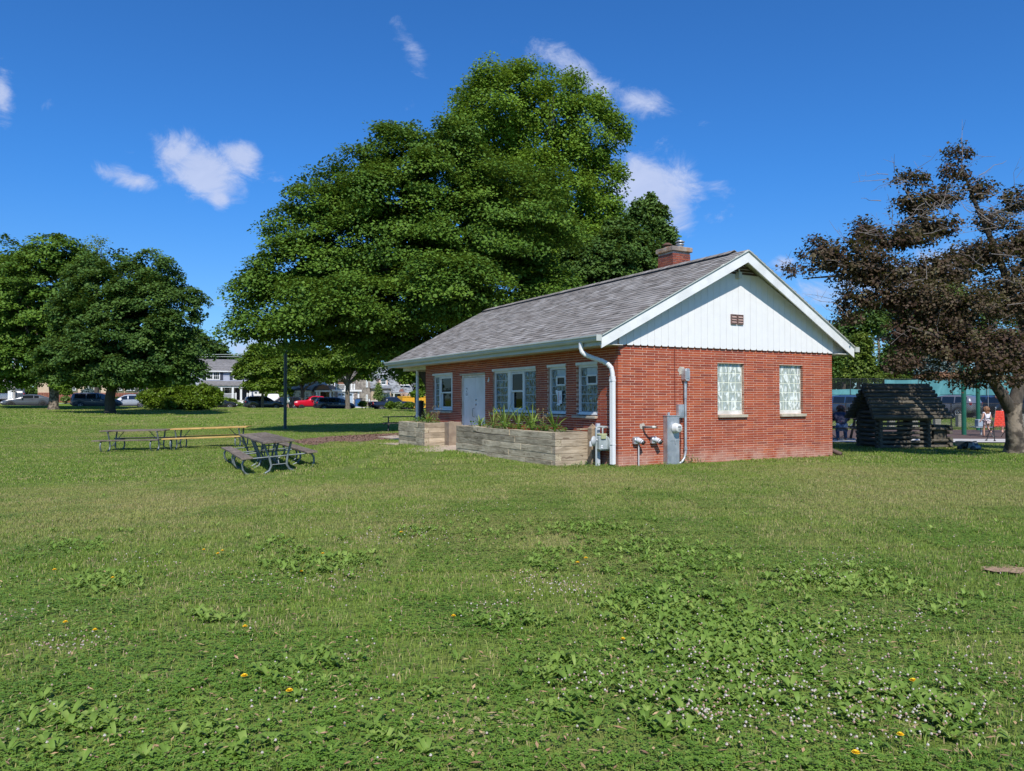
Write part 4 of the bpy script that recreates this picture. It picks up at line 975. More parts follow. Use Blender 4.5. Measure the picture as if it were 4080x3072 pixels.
# chiminea by the porch post
cp = pos(1676, 25.2)
ch = (thing('chiminea', (cp.x, cp.y, g1(cp.x, cp.y)), 0, scale=(.66, .66, 1.0), label='black clay chiminea fire pot standing beyond the short planter', cat='fire pot'))
m_chi = mat('sooty_clay', (.018, .018, .020), (.035, .034, .034), 9, .55)
k = MB(); k.lathe([(.20, .28), (.30, .36), (.36, .50), (.37, .62), (.33, .78), (.24, .92), (.17, 1.02), (.15, 1.10), (.15, 1.30), (.17, 1.31), (.17, 1.36), (.13, 1.36)], 20); k.build('body', m_chi, ch)
k = MB(); k.tube([(-.08, -.33, .56), (-.10, -.40, .56)], [.15, .14], 16); k.build('mouth_rim', m_chi, ch)
k = MB(); k.tube([(-.08, -.40, .56), (-.083, -.405, .56)], [.11, .11], 16); k.build('mouth_shade_disc', m_dark, ch)  # dark disc stands in for the unlit hollow of the pot
k = MB()
for i in range(3): a = i * 2.094 + .5; k.bar((math.cos(a) * .28, math.sin(a) * .28, 0), (math.cos(a) * .20, math.sin(a) * .20, .34), .03, .03)
k.tube([(.22 * math.cos(i / 12 * 6.283), .22 * math.sin(i / 12 * 6.283), .29) for i in range(13)], .012, 6); k.build('stand', m_black, ch)

# lamp pole
lp = pos(1136, 40)
lpp = gnd(1136, 1710)
lo = tag(thing('lamp_post', lpp, 0), 'slim dark grey lamp post rising into the big maple', 'lamp post')
m_pole = mat('pole_paint', (.045, .06, .055), (.06, .075, .07), 5, .5)
s_pole = lpp.y / 40
k = MB(); k.prism([(.085 * s_pole * math.cos(R(22.5 + 45 * i)), .085 * s_pole * math.sin(R(22.5 + 45 * i))) for i in range(8)], 2, -.1, 6.2); k.build('pole', m_pole, lo)
k = MB(); k.prism([(.14, .14), (-.14, .14), (-.14, -.14), (.14, -.14)], 2, -.02, .05); k.build('base_plate', m_pole, lo)
k = MB(); k.box(-.1, .55, -.16, .16, 6.2, 6.34); k.build('lamp_head', m_pole, lo, .02)

# ------------------------------------------------------------------ log playhouse
PH = pos(3501, 20.75); ph = tag(thing('log_playhouse', PH, R(7)), 'small dark log playhouse with a steep log roof in the shade of the purple tree', 'playhouse')
PW, PL, logh = 1.42, .90, .092      # x length of front wall, y depth
_logs = {}
def log(p, q, r_=.052, name='log', squash=1):
    p = Vector(p); q = Vector(q); L = round((q - p).length, 2); key = (L, r_)
    if key not in _logs:
        k = MB(); pr = [(math.cos(R(22.5 + 45 * i)) * r_, math.sin(R(22.5 + 45 * i)) * r_ * .9) for i in range(8)]; k.prism(pr, 0, -L / 2, L / 2); _logs[key] = k.mesh('log', m_log)
    d = (q - p).normalized(); o = link(name, _logs[key], ph, (p + q) / 2, d.to_track_quat('X', 'Z').to_euler()); return o
for i in range(8):
    z = .05 + i * .125
    if z > .98: break
    if i == 0 or i == 6: spans = ((-.1, PW + .1),)
    else: spans = ((-.1, PW + .1),)
    for a, b in spans: log((a, 0, z), (b, 0, z))
    if i in (3, 4, 5):
        log((-.1, PL, z), (.55, PL, z)); log((1.15, PL, z), (PW + .1, PL, z))
    else: log((-.1, PL, z), (PW + .1, PL, z))
    zz = z + .062
    log((0, -.1, zz), (0, PL + .1, zz)); 
    if i in (0, 6, 7): log((PW, -.1, zz), (PW, PL + .1, zz))
    else: log((PW, -.1, zz), (PW, .25, zz)); log((PW, .7, zz), (PW, PL + .1, zz))
rx0, rx1, rzz, ry = -.20, 1.80, 1.76, PL / 2
for sgn_ in (-1, 1):
    for i in range(9):
        f = (i + .5) / 9; y = ry + sgn_ * (.72 * f); z = rzz - .05 - .90 * f
        q_ = random.Random(i * 3 + sgn_); log((rx0 - .10 * f - q_.uniform(0, .03), y, z), (rx1 + .16 * f + q_.uniform(0, .05), y, z), .062)
log((rx0, ry, rzz - .02), (rx1, ry, rzz - .02), .055)
k = MB()
for x in (rx0 + .1, rx1 - .1, .8):
    k.bar((x, ry, rzz - .10), (x, ry - .68, rzz - .95), .05, .05, up=(1, 0, 0)); k.bar((x, ry, rzz - .10), (x, ry + .68, rzz - .95), .05, .05, up=(1, 0, 0))
k.build('rafters', m_log, ph)
for i in range(5):      # gable infill logs at the left
    z = 1.05 + i * .13; hw = (rzz - .1 - z) / .90 * .72 - .05
    if hw > .08 and i > 0: log((.30, ry - hw, z), (.30, ry + hw, z), .05)
for x in (0, PW):
    for y in (0, PL): k = MB(); k.box(x - .06, x + .06, y - .06, y + .06, 0, .95); k.build('corner_post', m_log, ph)
for i in range(4):     # low wing at the right with an end box
    z = .05 + i * .16; log((PW + .1, .0, z), (2.16, .0, z)) if i in (0, 1, 3) else None; log((2.06, -.1, z + .06), (2.06, .6, z + .06))
k = MB(); k.box(1.66, 2.05, .06, .5, .02, .64); k.build('wing_box', m_log, ph)
# ------------------------------------------------------------------ toy dump truck
tp = gnd(3870, 1795); tt_ = tag(thing('toy_truck', tp, R(-65)), 'faded pale blue and grey plastic toy dump truck on the grass', 'toy truck')
m_toy = mat('faded_plastic', (.34, .40, .42), (.26, .31, .34), 12, .6); m_toyd = mat('dark_plastic', (.05, .07, .08), rough=.6)
k = MB(); k.prism([(-.02, .06), (.20, .06), (.20, .12), (.15, .14), (.11, .21), (-.02, .21)], 1, -.10, .10); k.build('cab', m_toy, tt_, .012)
k = MB(); k.prism([(.118, .20), (.155, .145), (.160, .147), (.123, .203)], 1, -.07, .07); k.build('windscreen', m_toyd, tt_)
k = MB(); k.prism([(-.36, .16), (-.32, .10), (-.05, .10), (-.03, .23), (-.02, .24), (.06, .245), (.06, .235), (-.36, .235)], 1, -.13, .13); k.build('dump_bed', m_toyd, tt_, .008)
for x in (.12, -.24):
    for y in (-.11, .11): k = MB(); k.lathe([(.06, -.03), (.065, -.02), (.065, .02), (.06, .03)], 14, M=Matrix.Translation((x, y, .063)) @ Matrix.Rotation(math.pi / 2, 4, 'X')); k.build('wheel', m_toyd, tt_)
# ------------------------------------------------------------------ playground surfaces
m_rub = mat('brown_rubber_surface', (.115, .070, .052), (.085, .052, .040), 30, .95, .3, 120)
m_path = mat('pale_concrete_path', (.56, .53, .48), (.48, .45, .41), 1.5, .85, .2, 40)
def gp(px, py): p = gnd(px, py); return (p.x, p.y)
def strip(name, ptsA, ptsB, m, z):
    """band of quads that follows the terrain between two polylines"""
    k = MB(); n = len(ptsA); nc = 8; V = []
    for i in range(n):
        for j in range(nc + 1):
            f = j / nc; x = ptsA[i][0] * (1 - f) + ptsB[i][0] * f; y = ptsA[i][1] * (1 - f) + ptsB[i][1] * f; V.append((x, y, g1(x, y) + z))
    k.add(V, [(i * (nc + 1) + j, i * (nc + 1) + j + 1, (i + 1) * (nc + 1) + j + 1, (i + 1) * (nc + 1) + j) for i in range(n - 1) for j in range(nc)], smooth=True)
    return tag(k.build(name, m), kind='structure')
xs_p = [5 + i * 2.0 for i in range(24)]
strip('playground_surface', [(x, 25.4 + (x - 14) * -.02) for x in xs_p], [(x, 33.9) for x in xs_p], m_rub, .02)
strip('playground_path', [(x, 23.4 - (x - 14) * .03) for x in xs_p], [(x, 25.35 - (x - 14) * .025) for x in xs_p], m_path, .026)
strip('gravel_path', [(x, 36.8) for x in [2 + i * 3 for i in range(20)]], [(x, 45.5) for x in [2 + i * 3 for i in range(20)]], mat('pale_gravel', (.46, .40, .34), (.40, .35, .30), 9, .95, .3, 80), .02)
strip('parking_lot', [(x, 58) for x in [2 + i * 4 for i in range(20)]], [(x, 74) for x in [2 + i * 4 for i in range(20)]], mat('asphalt', (.055, .055, .058), (.075, .073, .07), 6, .9, .3, 90), .02)
# mulch ring path left of the building
mul = [gp(x, y) for x, y in ((1165, 1758), (1215, 1775), (1330, 1772), (1450, 1760), (1560, 1752), (1640, 1760), (1700, 1768), (1740, 1752), (1640, 1735), (1600, 1727), (1480, 1732), (1330, 1740), (1230, 1748))]
m_mulch = mat('wood_mulch', (.16, .085, .055), (.26, .16, .11), 45, .95, .6, 120, c3=(.09, .05, .035), rand=.35)
k = MB(); cen = (sum(p[0] for p in mul) / len(mul), sum(p[1] for p in mul) / len(mul))
def inpoly(x, y, P):
    c = False; n = len(P)
    for i in range(n):
        x1, y1 = P[i]; x2, y2 = P[(i + 1) % n]
        if (y1 > y) != (y2 > y) and x < (x2 - x1) * (y - y1) / (y2 - y1) + x1: c = not c
    return c
n_ = 0; bx0, bx1, by0, by1 = min(p[0] for p in mul), max(p[0] for p in mul), min(p[1] for p in mul), max(p[1] for p in mul)
mb_pts = []
while n_ < 5200:
    x, y = rnd.uniform(bx0, bx1), rnd.uniform(by0, by1)
    if inpoly(x + rnd.gauss(0, .06), y + rnd.gauss(0, .06), mul): mb_pts.append((x, y)); n_ += 1
zz_ = G(np.array([p[0] for p in mb_pts]), np.array([p[1] for p in mb_pts]))
for (x, y), z in zip(mb_pts, zz_):
    a = rnd.uniform(0, 3.14); l, w_ = rnd.uniform(.02, .06), rnd.uniform(.008, .02); dx_, dy_ = math.cos(a), math.sin(a); t_ = rnd.uniform(-.4, .4); z += rnd.uniform(.02, .05)
    k.add([(x - dx_ * l - dy_ * w_, y - dy_ * l + dx_ * w_, z - t_ * l), (x + dx_ * l - dy_ * w_, y + dy_ * l + dx_ * w_, z + t_ * l), (x + dx_ * l + dy_ * w_, y + dy_ * l - dx_ * w_, z + t_ * l), (x - dx_ * l + dy_ * w_, y - dy_ * l - dx_ * w_, z - t_ * l)], [(0, 1, 2, 3)])
tag(k.build('wood_chips', m_mulch), 'brown wood chip mulch strip beside the short planter', 'mulch', kind='stuff')
k = MB(); V = [(p[0], p[1], g1(*p) + .018) for p in mul]; k.add(V, [tuple(range(len(V)))]); tag(k.build('mulch_bed', m_mulch), kind='structure')
# stepping slab at the mulch
sp_ = [gp(x, y) for x, y in ((1505, 1745), (1600, 1757), (1602, 1745), (1575, 1738))]
sheet('stepping_slab', sp_, m_slab, .05, .05)
# ------------------------------------------------------------------ swing frame, chair, stroller handle
m_grn = mat('green_gloss_paint', (.010, .095, .060), (.012, .11, .07), 5, .3, coat=.3)
swp = [pos(3839, 28.4), pos(3896, 33.0)]
sw = tag(thing('swing_frame', (swp[0].x, swp[0].y, swp[0].z), 0), 'green steel swing frame posts standing in the brown play surface', 'swing set')
dv = swp[1] - swp[0]
for i, v in enumerate((Vector((0, 0, 0)), Vector((dv.x, dv.y, 0)))):
    k = MB(); k.tube([(v.x, v.y, -.1), (v.x, v.y, 3.3)], .083, 14); k.build('post', m_grn, sw)
k = MB(); k.tube([(0, 0, 3.25), (4.5, .6, 3.25)], .06, 10); k.build('top_beam', m_grn, sw)
k = MB(); k.tube([(dv.x, dv.y, 3.2), (dv.x + 4, dv.y + .5, 3.2)], .06, 10); k.build('top_beam', m_grn, sw)
k = MB(); k.tube([(.98, .1, 3.2), (.98, .1, 1.0)], .008, 5); k.build('chain', m_metal, sw)
def wx(px, Y): p = pos(px, Y); return p
wc = pos(3972, 26.6); ch_ = tag(thing('lawn_chair', wc, R(-4)), 'red webbed folding lawn chair with its back to the camera', 'chair')
m_web = mat('red_webbing', (.70, .04, .02), (.78, .07, .035), 12, .6); m_al = mat('chair_tube', (.30, .28, .22), rough=.4, metal=.5)
k = MB()
for i in range(7):
    x = -.22 + i * .073
    for j in range(8): z = .42 + j * .066; k.box(x - .030, x + .030, -.22 - .006 * ((i + j) % 2) - .12 * (j / 8), -.215 - .006 * ((i + j) % 2) - .12 * (j / 8), z, z + .064)
k.build('webbed_back', m_web, ch_)
k = MB()
for j in range(7):
    z = .44 + j * .073; yy = -.228 - .12 * (j / 7); k.box(-.24, .24, yy, yy + .004, z, z + .052)
k.build('cross_webbing', m_web, ch_)
k = MB()
for i in range(5): x = -.2 + i * .1; k.box(x - .035, x + .035, -.22, .22, .385, .395)
k.build('webbed_seat', m_web, ch_)
for s_ in (-1, 1):
    k = MB(); k.tube([(s_ * .25, -.22, .4), (s_ * .25, -.36, 1.0)], .012, 6); k.tube([(s_ * .25, -.26, 0), (s_ * .25, .22, .40)], .012, 6); k.tube([(s_ * .25, .26, 0), (s_ * .25, -.22, .40)], .012, 6); k.tube([(s_ * .25, -.24, .58), (s_ * .25, .2, .58), (s_ * .25, .22, .4)], .014, 6); k.build('side_frame', m_al, ch_)
hp = pos(3957, 23.9); hd = tag(thing('stroller_handle', hp, 0), 'black curved stroller frame standing on the pale path', 'stroller')
k = MB(); k.tube([(.03, 0, 0), (.0, 0, .45), (-.03, .02, .68), (-.08, .08, .74), (-.14, .14, .72)], .016, 8); k.tube([(-.05, .3, 0), (-.02, .1, .45), (-.03, .02, .68)], .012, 6); k.build('frame', m_black, hd)
for x, y in ((.03, 0), (-.05, .3)): k = MB(); k.lathe([(.03, -.015), (.035, 0), (.03, .015)], 12, M=Matrix.Translation((x, y, .035)) @ Matrix.Rotation(math.pi / 2, 4, 'X')); k.build('wheel', m_rubber, hd)
bp = pos(3912, 28.3); bk = tag(thing('play_bench', bp, 0), 'small metal play table with a grey bag on it behind the child', 'table')
k = MB(); k.box(-.35, .25, -.2, .2, .30, .33); k.tube([(-.05, 0, 0), (-.05, 0, .3)], .03, 8); k.tube([(-.2, 0, 0), (.1, 0, 0)], .02, 6); k.build('top', m_metal, bk)
k = MB(); k.box(-.22, .12, -.12, .12, .333, .60); tag(k.build('cooler_bag', mat('grey_blue_fabric', (.28, .34, .40), rough=.8), None, .02, bp), 'grey blue cooler bag on the small metal table', 'bag')

# ------------------------------------------------------------------ people
def skin_mesh(name, verts, edges, radii, m, parent, sub=2, root=0):
    me = bpy.data.meshes.new(name); me.from_pydata(verts, edges, []); me.materials.append(m)
    o = link(name, me, parent); o.modifiers.new('skin', 'SKIN'); sv = me.skin_vertices[0].data if me.skin_vertices else None
    if sv is None: me.attributes; bpy.context.view_layer.update(); 
    if not me.skin_vertices:
        bm = bmesh.new(); bm.from_mesh(me); bm.verts.layers.skin.verify(); bm.to_mesh(me); bm.free()
    for i, r_ in enumerate(radii):
        r_ = r_ if hasattr(r_, '__len__') else (r_, r_); me.skin_vertices[0].data[i].radius = r_
        me.skin_vertices[0].data[i].use_root = (i == root)
    s_ = o.modifiers.new('sub', 'SUBSURF'); s_.levels = sub; s_.render_levels = sub
    for p in me.polygons: p.use_smooth = True
    o.modifiers['skin'].use_smooth_shade = True
    return o
m_skin = mat('skin', (.50, .28, .20), (.55, .31, .22), 8, .5)
def person(loc, rz, H, J, cloth, lab, hair=None, hair_len=.05, cat='person'):
    """J: joint positions as fractions of standing height H. one continuous body, clothes over it"""
    o = tag(thing('person', loc, rz), lab, cat)
    P = {k_: Vector(v) * H for k_, v in J.items()}
    names = ['pelvis', 'waist', 'chest', 'neck', 'headlow', 'headtop', 'shl', 'ell', 'wrl', 'hal', 'shr', 'elr', 'wrr', 'har', 'hil', 'knl', 'anl', 'tol', 'hir', 'knr', 'anr', 'tor']
    E_ = [(0, 1), (1, 2), (2, 3), (3, 4), (4, 5), (2, 6), (6, 7), (7, 8), (8, 9), (2, 10), (10, 11), (11, 12), (12, 13), (0, 14), (14, 15), (15, 16), (16, 17), (0, 18), (18, 19), (19, 20), (20, 21)]
    rr = [.072, .064, .075, .030, .048, .044, .038, .026, .019, .022, .038, .026, .019, .022, .056, .036, .024, .022, .056, .036, .024, .022]
    skin_mesh('body', [P[n] for n in names], E_, [r_ * H for r_ in rr], m_skin, o)
    for nm, chain, rad, m_ in cloth:
        vs = []; es = []; idx = {}
        for seg in chain:
            for a, b in zip(seg, seg[1:]):
                for n_ in (a, b):
                    if n_ not in idx:
                        if isinstance(n_, tuple): v = P[n_[0]].lerp(P[n_[1]], n_[2])
                        else: v = P[n_]
                        idx[n_] = len(vs); vs.append(v)
                es.append((idx[a], idx[b]))
        skin_mesh(nm, vs, es, [rad.get(n_, rad['*']) * H for n_ in idx], m_, o)
    if hair:
        hm, big, drop = hair; k = MB(); c = P['headlow'].lerp(P['headtop'], .55); q = random.Random(int(H * 100))
        for i in range(46):
            a = q.uniform(0, 6.28); e = q.uniform(-.5, 1.4); v = Vector((math.cos(a) * math.cos(e), math.sin(a) * math.cos(e), math.sin(e)))
            if v.y > .35 and e < .5: continue
            k.ball(c + v * H * .045 * big, H * .026 * big, 6)
        for i in range(int(26 * drop)):
            a = q.uniform(math.pi * .95, math.pi * 2.05); k.ball(c + Vector((math.cos(a) * .05, math.sin(a) * .04, -q.uniform(.02, .11))) * H * big, H * .02 * big, 6)
        k.build('hair', hm, o)
    # face on +y side
    c = P['headlow'].lerp(P['headtop'], .5)
    k = MB(); k.ball(c + Vector((0, .050, -.005)) * H, .009 * H, 6)
    for s_ in (-1, 1): k.ball(c + Vector((s_ * .046, .0, 0)) * H, .010 * H, 6, squash=(.5, 1, 1.5))
    k.build('nose_and_ears', m_skin, o)
    k = MB()
    for s_ in (-1, 1): k.ball(c + Vector((s_ * .017, .046, .008)) * H, .005 * H, 6)
    k.build('eyes', m_ink, o)
    for nm in ('hal', 'har'):        # fingers
        w_ = 'wrl' if nm == 'hal' else 'wrr'; d = (P[nm] - P[w_]).normalized(); sd = d.cross(Vector((0, 1, 0))); sd = sd.normalized() if sd.length > .1 else Vector((1, 0, 0))
        k = MB()
        for i, l in enumerate((.030, .036, .034, .027)):
            b = P[nm] + sd * (i - 1.5) * .009 * H; k.tube([b - d * .008 * H, b + d * l * .55 * H, b + d * l * H + Vector((0, .006 * H, 0))], [.0055 * H, .005 * H, .004 * H], 6)
        b = P[nm] - d * .01 * H; k.tube([b, b + sd * .022 * H + d * .012 * H, b + sd * .026 * H + d * .028 * H], [.007 * H, .006 * H, .005 * H], 6)
        k.build('fingers', m_skin, o)
    return o
stand = dict(pelvis=(0, 0, .52), waist=(0, 0, .60), chest=(0, 0, .73), neck=(0, 0, .83), headlow=(0, .01, .885), headtop=(0, .01, .955), shl=(-.11, 0, .79), ell=(-.15, -.01, .63), wrl=(-.17, .03, .48), hal=(-.172, .04, .45), shr=(.11, 0, .79), elr=(.15, -.01, .63), wrr=(.17, .03, .48), har=(.172, .04, .45),
             hil=(-.055, 0, .50), knl=(-.06, .01, .27), anl=(-.06, -.01, .04), tol=(-.062, .06, .015), hir=(.055, 0, .50), knr=(.06, .01, .27), anr=(.06, -.01, .04), tor=(.062, .06, .015))
def shirt(m_, sl=.35, r_=1.12): return ('shirt', [['pelvis', 'waist', 'chest', ('chest', 'neck', .7)], ['chest', 'shl', ('shl', 'ell', sl)], ['chest', 'shr', ('shr', 'elr', sl)]], {'*': .044 * r_, 'pelvis': .082 * r_, 'waist': .074 * r_, 'chest': .085 * r_, ('chest', 'neck', .7): .045}, m_)
def shorts(m_, f=.6): return ('shorts', [['pelvis', 'hil', ('hil', 'knl', f)], ['pelvis', 'hir', ('hir', 'knr', f)]], {'*': .058, 'pelvis': .082, 'hil': .064, 'hir': .064}, m_)
def trousers(m_): return ('trousers', [['pelvis', 'hil', 'knl', 'anl'], ['pelvis', 'hir', 'knr', 'anr']], {'*': .032, 'pelvis': .080, 'hil': .064, 'hir': .064, 'knl': .044, 'knr': .044}, m_)
m_wcl = mat('white_cotton', (.70, .70, .74), (.62, .62, .68), 20, .8); m_navy = mat('navy_jacket', (.025, .025, .05), (.035, .036, .065), 10, .7); m_jean = mat('blue_denim', (.05, .10, .20), (.08, .15, .28), 14, .8)
m_hairc = mat('curly_brown_hair', (.16, .075, .035), (.26, .13, .06), 60, .6); m_hairb = mat('brown_hair', (.07, .03, .02), (.10, .05, .03), 40, .5); m_pink = mat('pink_strap', (.60, .03, .20), rough=.6); m_cap = mat('pale_cap', (.62, .66, .50), rough=.7)
J = dict(stand); J.update(ell=(-.16, -.02, .65), wrl=(-.21, .01, .54), hal=(-.225, .02, .515), headlow=(0, .01, .87), headtop=(0, .01, .965), anr=(.08, -.16, .10), knr=(.065, .03, .28), tor=(.085, -.13, .03), anl=(-.05, .06, .035), tol=(-.05, .12, .015), knl=(-.055, .07, .27))
cpn = gnd(3932, 1741)
ci = person((cpn.x, cpn.y, cpn.z + .01), R(8), 1.06, J, [shirt(m_wcl, .1, 1.1), shorts(mat('pale_pink_shorts', (.58, .48, .48), rough=.8), .55)], 'toddler with curly brown hair in white top and pale shorts on the play surface', (m_hairc, 1.55, .9))
# adult behind the tree fork raising an arm
J = dict(stand); J.update(elr=(.19, .02, .84), wrr=(.12, .0, .95), har=(.105, 0, .98), shr=(.115, 0, .80))
ap = pos(4004, 30.6)
person(ap, R(150), 1.74, J, [shirt(m_navy, .2), ('skirt', [['pelvis', ('pelvis', 'waist', .8)], ['pelvis', 'hil', ('hil', 'knl', .5)], ['pelvis', 'hir', ('hir', 'knr', .5)]], {'*': .075, 'pelvis': .092, ('pelvis', 'waist', .8): .08}, m_wcl)], 'adult raising an arm behind the fork of the purple tree', (m_hairb, 1.15, .8))
# seated woman leaning on the table
J = dict(stand); J.update(pelvis=(0, 0, .0), waist=(0, .07, .08), chest=(0, .15, .19), neck=(0, .21, .27), headlow=(0, .25, .315), headtop=(0, .27, .385), shl=(-.11, .17, .24), ell=(-.14, .27, .13), wrl=(-.06, .38, .15), hal=(-.03, .40, .15), shr=(.11, .17, .24), elr=(.14, .28, .13), wrr=(.06, .39, .15), har=(.03, .41, .15),
    hil=(-.055, .02, 0), knl=(-.07, .25, .0), anl=(-.06, .17, -.23), tol=(-.06, .24, -.25), hir=(.055, .02, 0), knr=(.07, .25, .0), anr=(.08, .20, -.23), tor=(.08, .27, -.25))
sp0 = pos(3350, 24.6)
wt = thing('picnic_table', (0, 0, 0)); bpy.data.objects.remove(wt)
pt = make_table('dark', 1.9); put(pt, sp0.x + .05, sp0.y + .55, R(-8), 'dark picnic table behind the right corner of the brick building', 'picnic table')
person((sp0.x - .02, sp0.y - .10, sp0.z + .44), R(-20), 1.66, J, [shirt(m_navy, .9, 1.25), trousers(m_jean), ('waist_strap', [[('pelvis', 'waist', .55), ('pelvis', 'waist', .8)]], {'*': .105}, m_pink)], 'woman in navy jacket and jeans seated at a table leaning forward, seen from behind', (m_hairb, 1.25, 1.2))
# bicycle beyond the table
bp_ = pos(3388, 26.6); bi = tag(thing('bicycle', bp_, R(15)), 'bicycle parked behind the seated woman, one wheel showing', 'bicycle')
for x in (-.5, .5):
    k = MB(); k.tube([(x + .33 * math.cos(i / 24 * 6.2832), 0, .34 + .33 * math.sin(i / 24 * 6.2832)) for i in range(25)], .014, 6, cap=False)
    for i in range(12): a = i / 12 * 6.283; k.tube([(x, 0, .34), (x + .33 * math.cos(a), 0, .34 + .33 * math.sin(a))], .002, 3)
    k.build('wheel', m_rubber, bi)
k = MB()
for a, b in (((-.5, 0, .34), (-.12, 0, .32)), ((-.12, 0, .32), (-.28, 0, .82)), ((-.5, 0, .34), (-.26, 0, .76)), ((-.26, 0, .76), (.30, 0, .78)), ((-.12, 0, .32), (.33, 0, .68)), ((.28, 0, .88), (.36, 0, .62)), ((.36, 0, .62), (.5, 0, .34))): k.tube([a, b], .016, 6)
k.build('frame', mat('bike_blue', (.02, .06, .12), rough=.3), bi)
k = MB(); k.tube([(.28, -.25, .95), (.28, 0, .90), (.28, .25, .95)], .012, 6); k.build('handlebar', m_black, bi); k = MB(); k.box(-.38, -.18, -.06, .06, .84, .88); k.build('saddle', m_black, bi, .02)

# ------------------------------------------------------------------ fences
def meshmat(name, colr, cell, wire, alpha_from='diamond'):
    m = bpy.data.materials.new(name); m.use_nodes = True; t = NT(m.node_tree)
    P = t.node('ShaderNodeTexCoord').outputs['Object']; x, y, z = t.sep(P)
    a = t.m('PINGPONG', t.m('ADD', x, z), cell / 2); b = t.m('PINGPONG', t.m('SUBTRACT', x, z), cell / 2)
    msk = t.m('MAXIMUM', t.m('LESS_THAN', a, wire), t.m('LESS_THAN', b, wire))
    bs = t.node('ShaderNodeBsdfPrincipled'); bs.inputs['Base Color'].default_value = (*colr, 1); bs.inputs['Roughness'].default_value = .5
    tr = t.node('ShaderNodeBsdfTransparent'); mx = t.node('ShaderNodeMixShader'); t.put(mx.inputs[0], msk)
    t.l.new(tr.outputs[0], mx.inputs[1]); t.l.new(bs.outputs[0], mx.inputs[2]); o = t.node('ShaderNodeOutputMaterial'); t.l.new(mx.outputs[0], o.inputs[0]); return m
m_link = meshmat('black_chain_link', (.02, .022, .022), .09, .0075)
m_link2 = meshmat('dark_chain_link', (.03, .035, .035), .10, .006)
fx0, fx1 = 8, 46
f0 = Vector((fx0, 34.6, g1(fx0, 34.6)))
fe = tag(thing('chain_link_fence', (fx0, 34.6, 0), 0), 'low black chain link fence behind the brown play surface', 'fence')
k = MB(); V = []
xs_f = [fx0 + i * 2.4 for i in range(17)]
for i, x in enumerate(xs_f): z = g1(x, 34.6); V += [(x - fx0, 0, z + .03), (x - fx0, 0, z + 1.17)]
k.add(V, [(2 * i, 2 * i + 2, 2 * i + 3, 2 * i + 1) for i in range(len(xs_f) - 1)]); k.build('mesh', m_link, fe)
for x in xs_f: z = g1(x, 34.6); k = MB(); k.tube([(x - fx0, .03, z - .1), (x - fx0, .03, z + 1.2)], .028, 8); k.build('post', m_black, fe)
k = MB(); k.tube([(x - fx0, .03, g1(x, 34.6) + 1.18) for x in xs_f], .020, 6); k.tube([(x - fx0, .03, g1(x, 34.6) + .62) for x in xs_f], .004, 4); k.build('top_rail', m_black, fe)
fy = 76
te_f = tag(thing('tennis_fence', (10, fy, 0), 0), 'tall dark chain link fence with teal windscreen beyond the parked cars', 'fence')
xs_f = [10 + i * 3.4 for i in range(20)]
k = MB(); V = []
for x in xs_f: z = g1(x, fy); V += [(x - 10, 0, z), (x - 10, 0, z + 3.45)]
k.add(V, [(2 * i, 2 * i + 2, 2 * i + 3, 2 * i + 1) for i in range(len(xs_f) - 1)]); k.build('mesh', m_link2, te_f)
for x in xs_f: z = g1(x, fy); k = MB(); k.tube([(x - 10, -.05, z), (x - 10, -.05, z + 3.5)], .05, 8); k.build('post', m_black, te_f)
k = MB(); k.tube([(x - 10, -.05, g1(x, fy) + 3.46) for x in xs_f], .035, 6); k.build('top_rail', m_black, te_f)
def tealmat():
    m = bpy.data.materials.new('teal_windscreen'); m.use_nodes = True; t = NT(m.node_tree); P = t.node('ShaderNodeNewGeometry').outputs['Position']
    c = t.mix(t.sm(t.noise(t.vm('MULTIPLY', P, (1.2, 1, .5)), 1.1, 5), .35, .7), (.055, .20, .215), (.105, .30, .31))
    bs = t.node('ShaderNodeBsdfPrincipled'); t.put(bs.inputs['Base Color'], c); bs.inputs['Roughness'].default_value = .7
    b = t.node('ShaderNodeBump'); b.inputs['Distance'].default_value = .1; b.inputs['Strength'].default_value = .6; t.put(b.inputs['Height'], t.noise(t.vm('MULTIPLY', P, (1, 1, .3)), 1.6, 3)); t.l.new(b.outputs[0], bs.inputs['Normal'])
    o = t.node('ShaderNodeOutputMaterial'); t.l.new(bs.outputs[0], o.inputs[0]); return m
m_teal = tealmat()
for i, (x0, x1) in enumerate(zip(xs_f, xs_f[1:])):
    z = g1(x0, fy); hi = 3.38 if i >= 10 else (2.15 if i < 10 else 3); z1_ = 3.40 if x0 > (3545 - 2040) / 3028 * fy - 3 else 2.45
    k = MB(); nn = 6; V = []
    for j in range(nn + 1): f = j / nn; V += [(x0 - 10 + (x1 - x0) * f, -.09 + .03 * math.sin(f * 9), z + .1), (x0 - 10 + (x1 - x0) * f, -.09 + .03 * math.cos(f * 7), z + z1_ - .06 * math.sin(f * math.pi))]
    k.add(V, [(2 * j, 2 * j + 2, 2 * j + 3, 2 * j + 1) for j in range(nn)], smooth=True); k.build('windscreen', m_teal, te_f)
m_boll = mat('grey_wood_bollard', (.20, .20, .165), (.30, .29, .25), 9, .9, .4, 50)
for i, px in enumerate((3640, 3731, 3822, 3913, 4005, 4070, 3549)):
    p = pos(px, 37.4); b = tag(thing('bollard', p, R(5)), ['squat wooden bollard left of the two visible right of the playhouse', 'squat wooden bollard beside the nearer green swing post', 'squat wooden bollard hidden behind the nearer green swing post', 'squat wooden bollard behind the toddler', 'squat wooden bollard behind the red lawn chair', 'squat wooden bollard behind the purple tree trunk', 'squat wooden bollard behind the playhouse roof'][i], 'bollard', 'wooden bollards along the gravel path')
    k = MB(); k.prism([(-.15, -.1), (.15, -.1), (.15, .60), (.11, .66), (-.11, .66), (-.15, .60)], 1, -.12, .12); k.build('post', m_boll, b, .015)
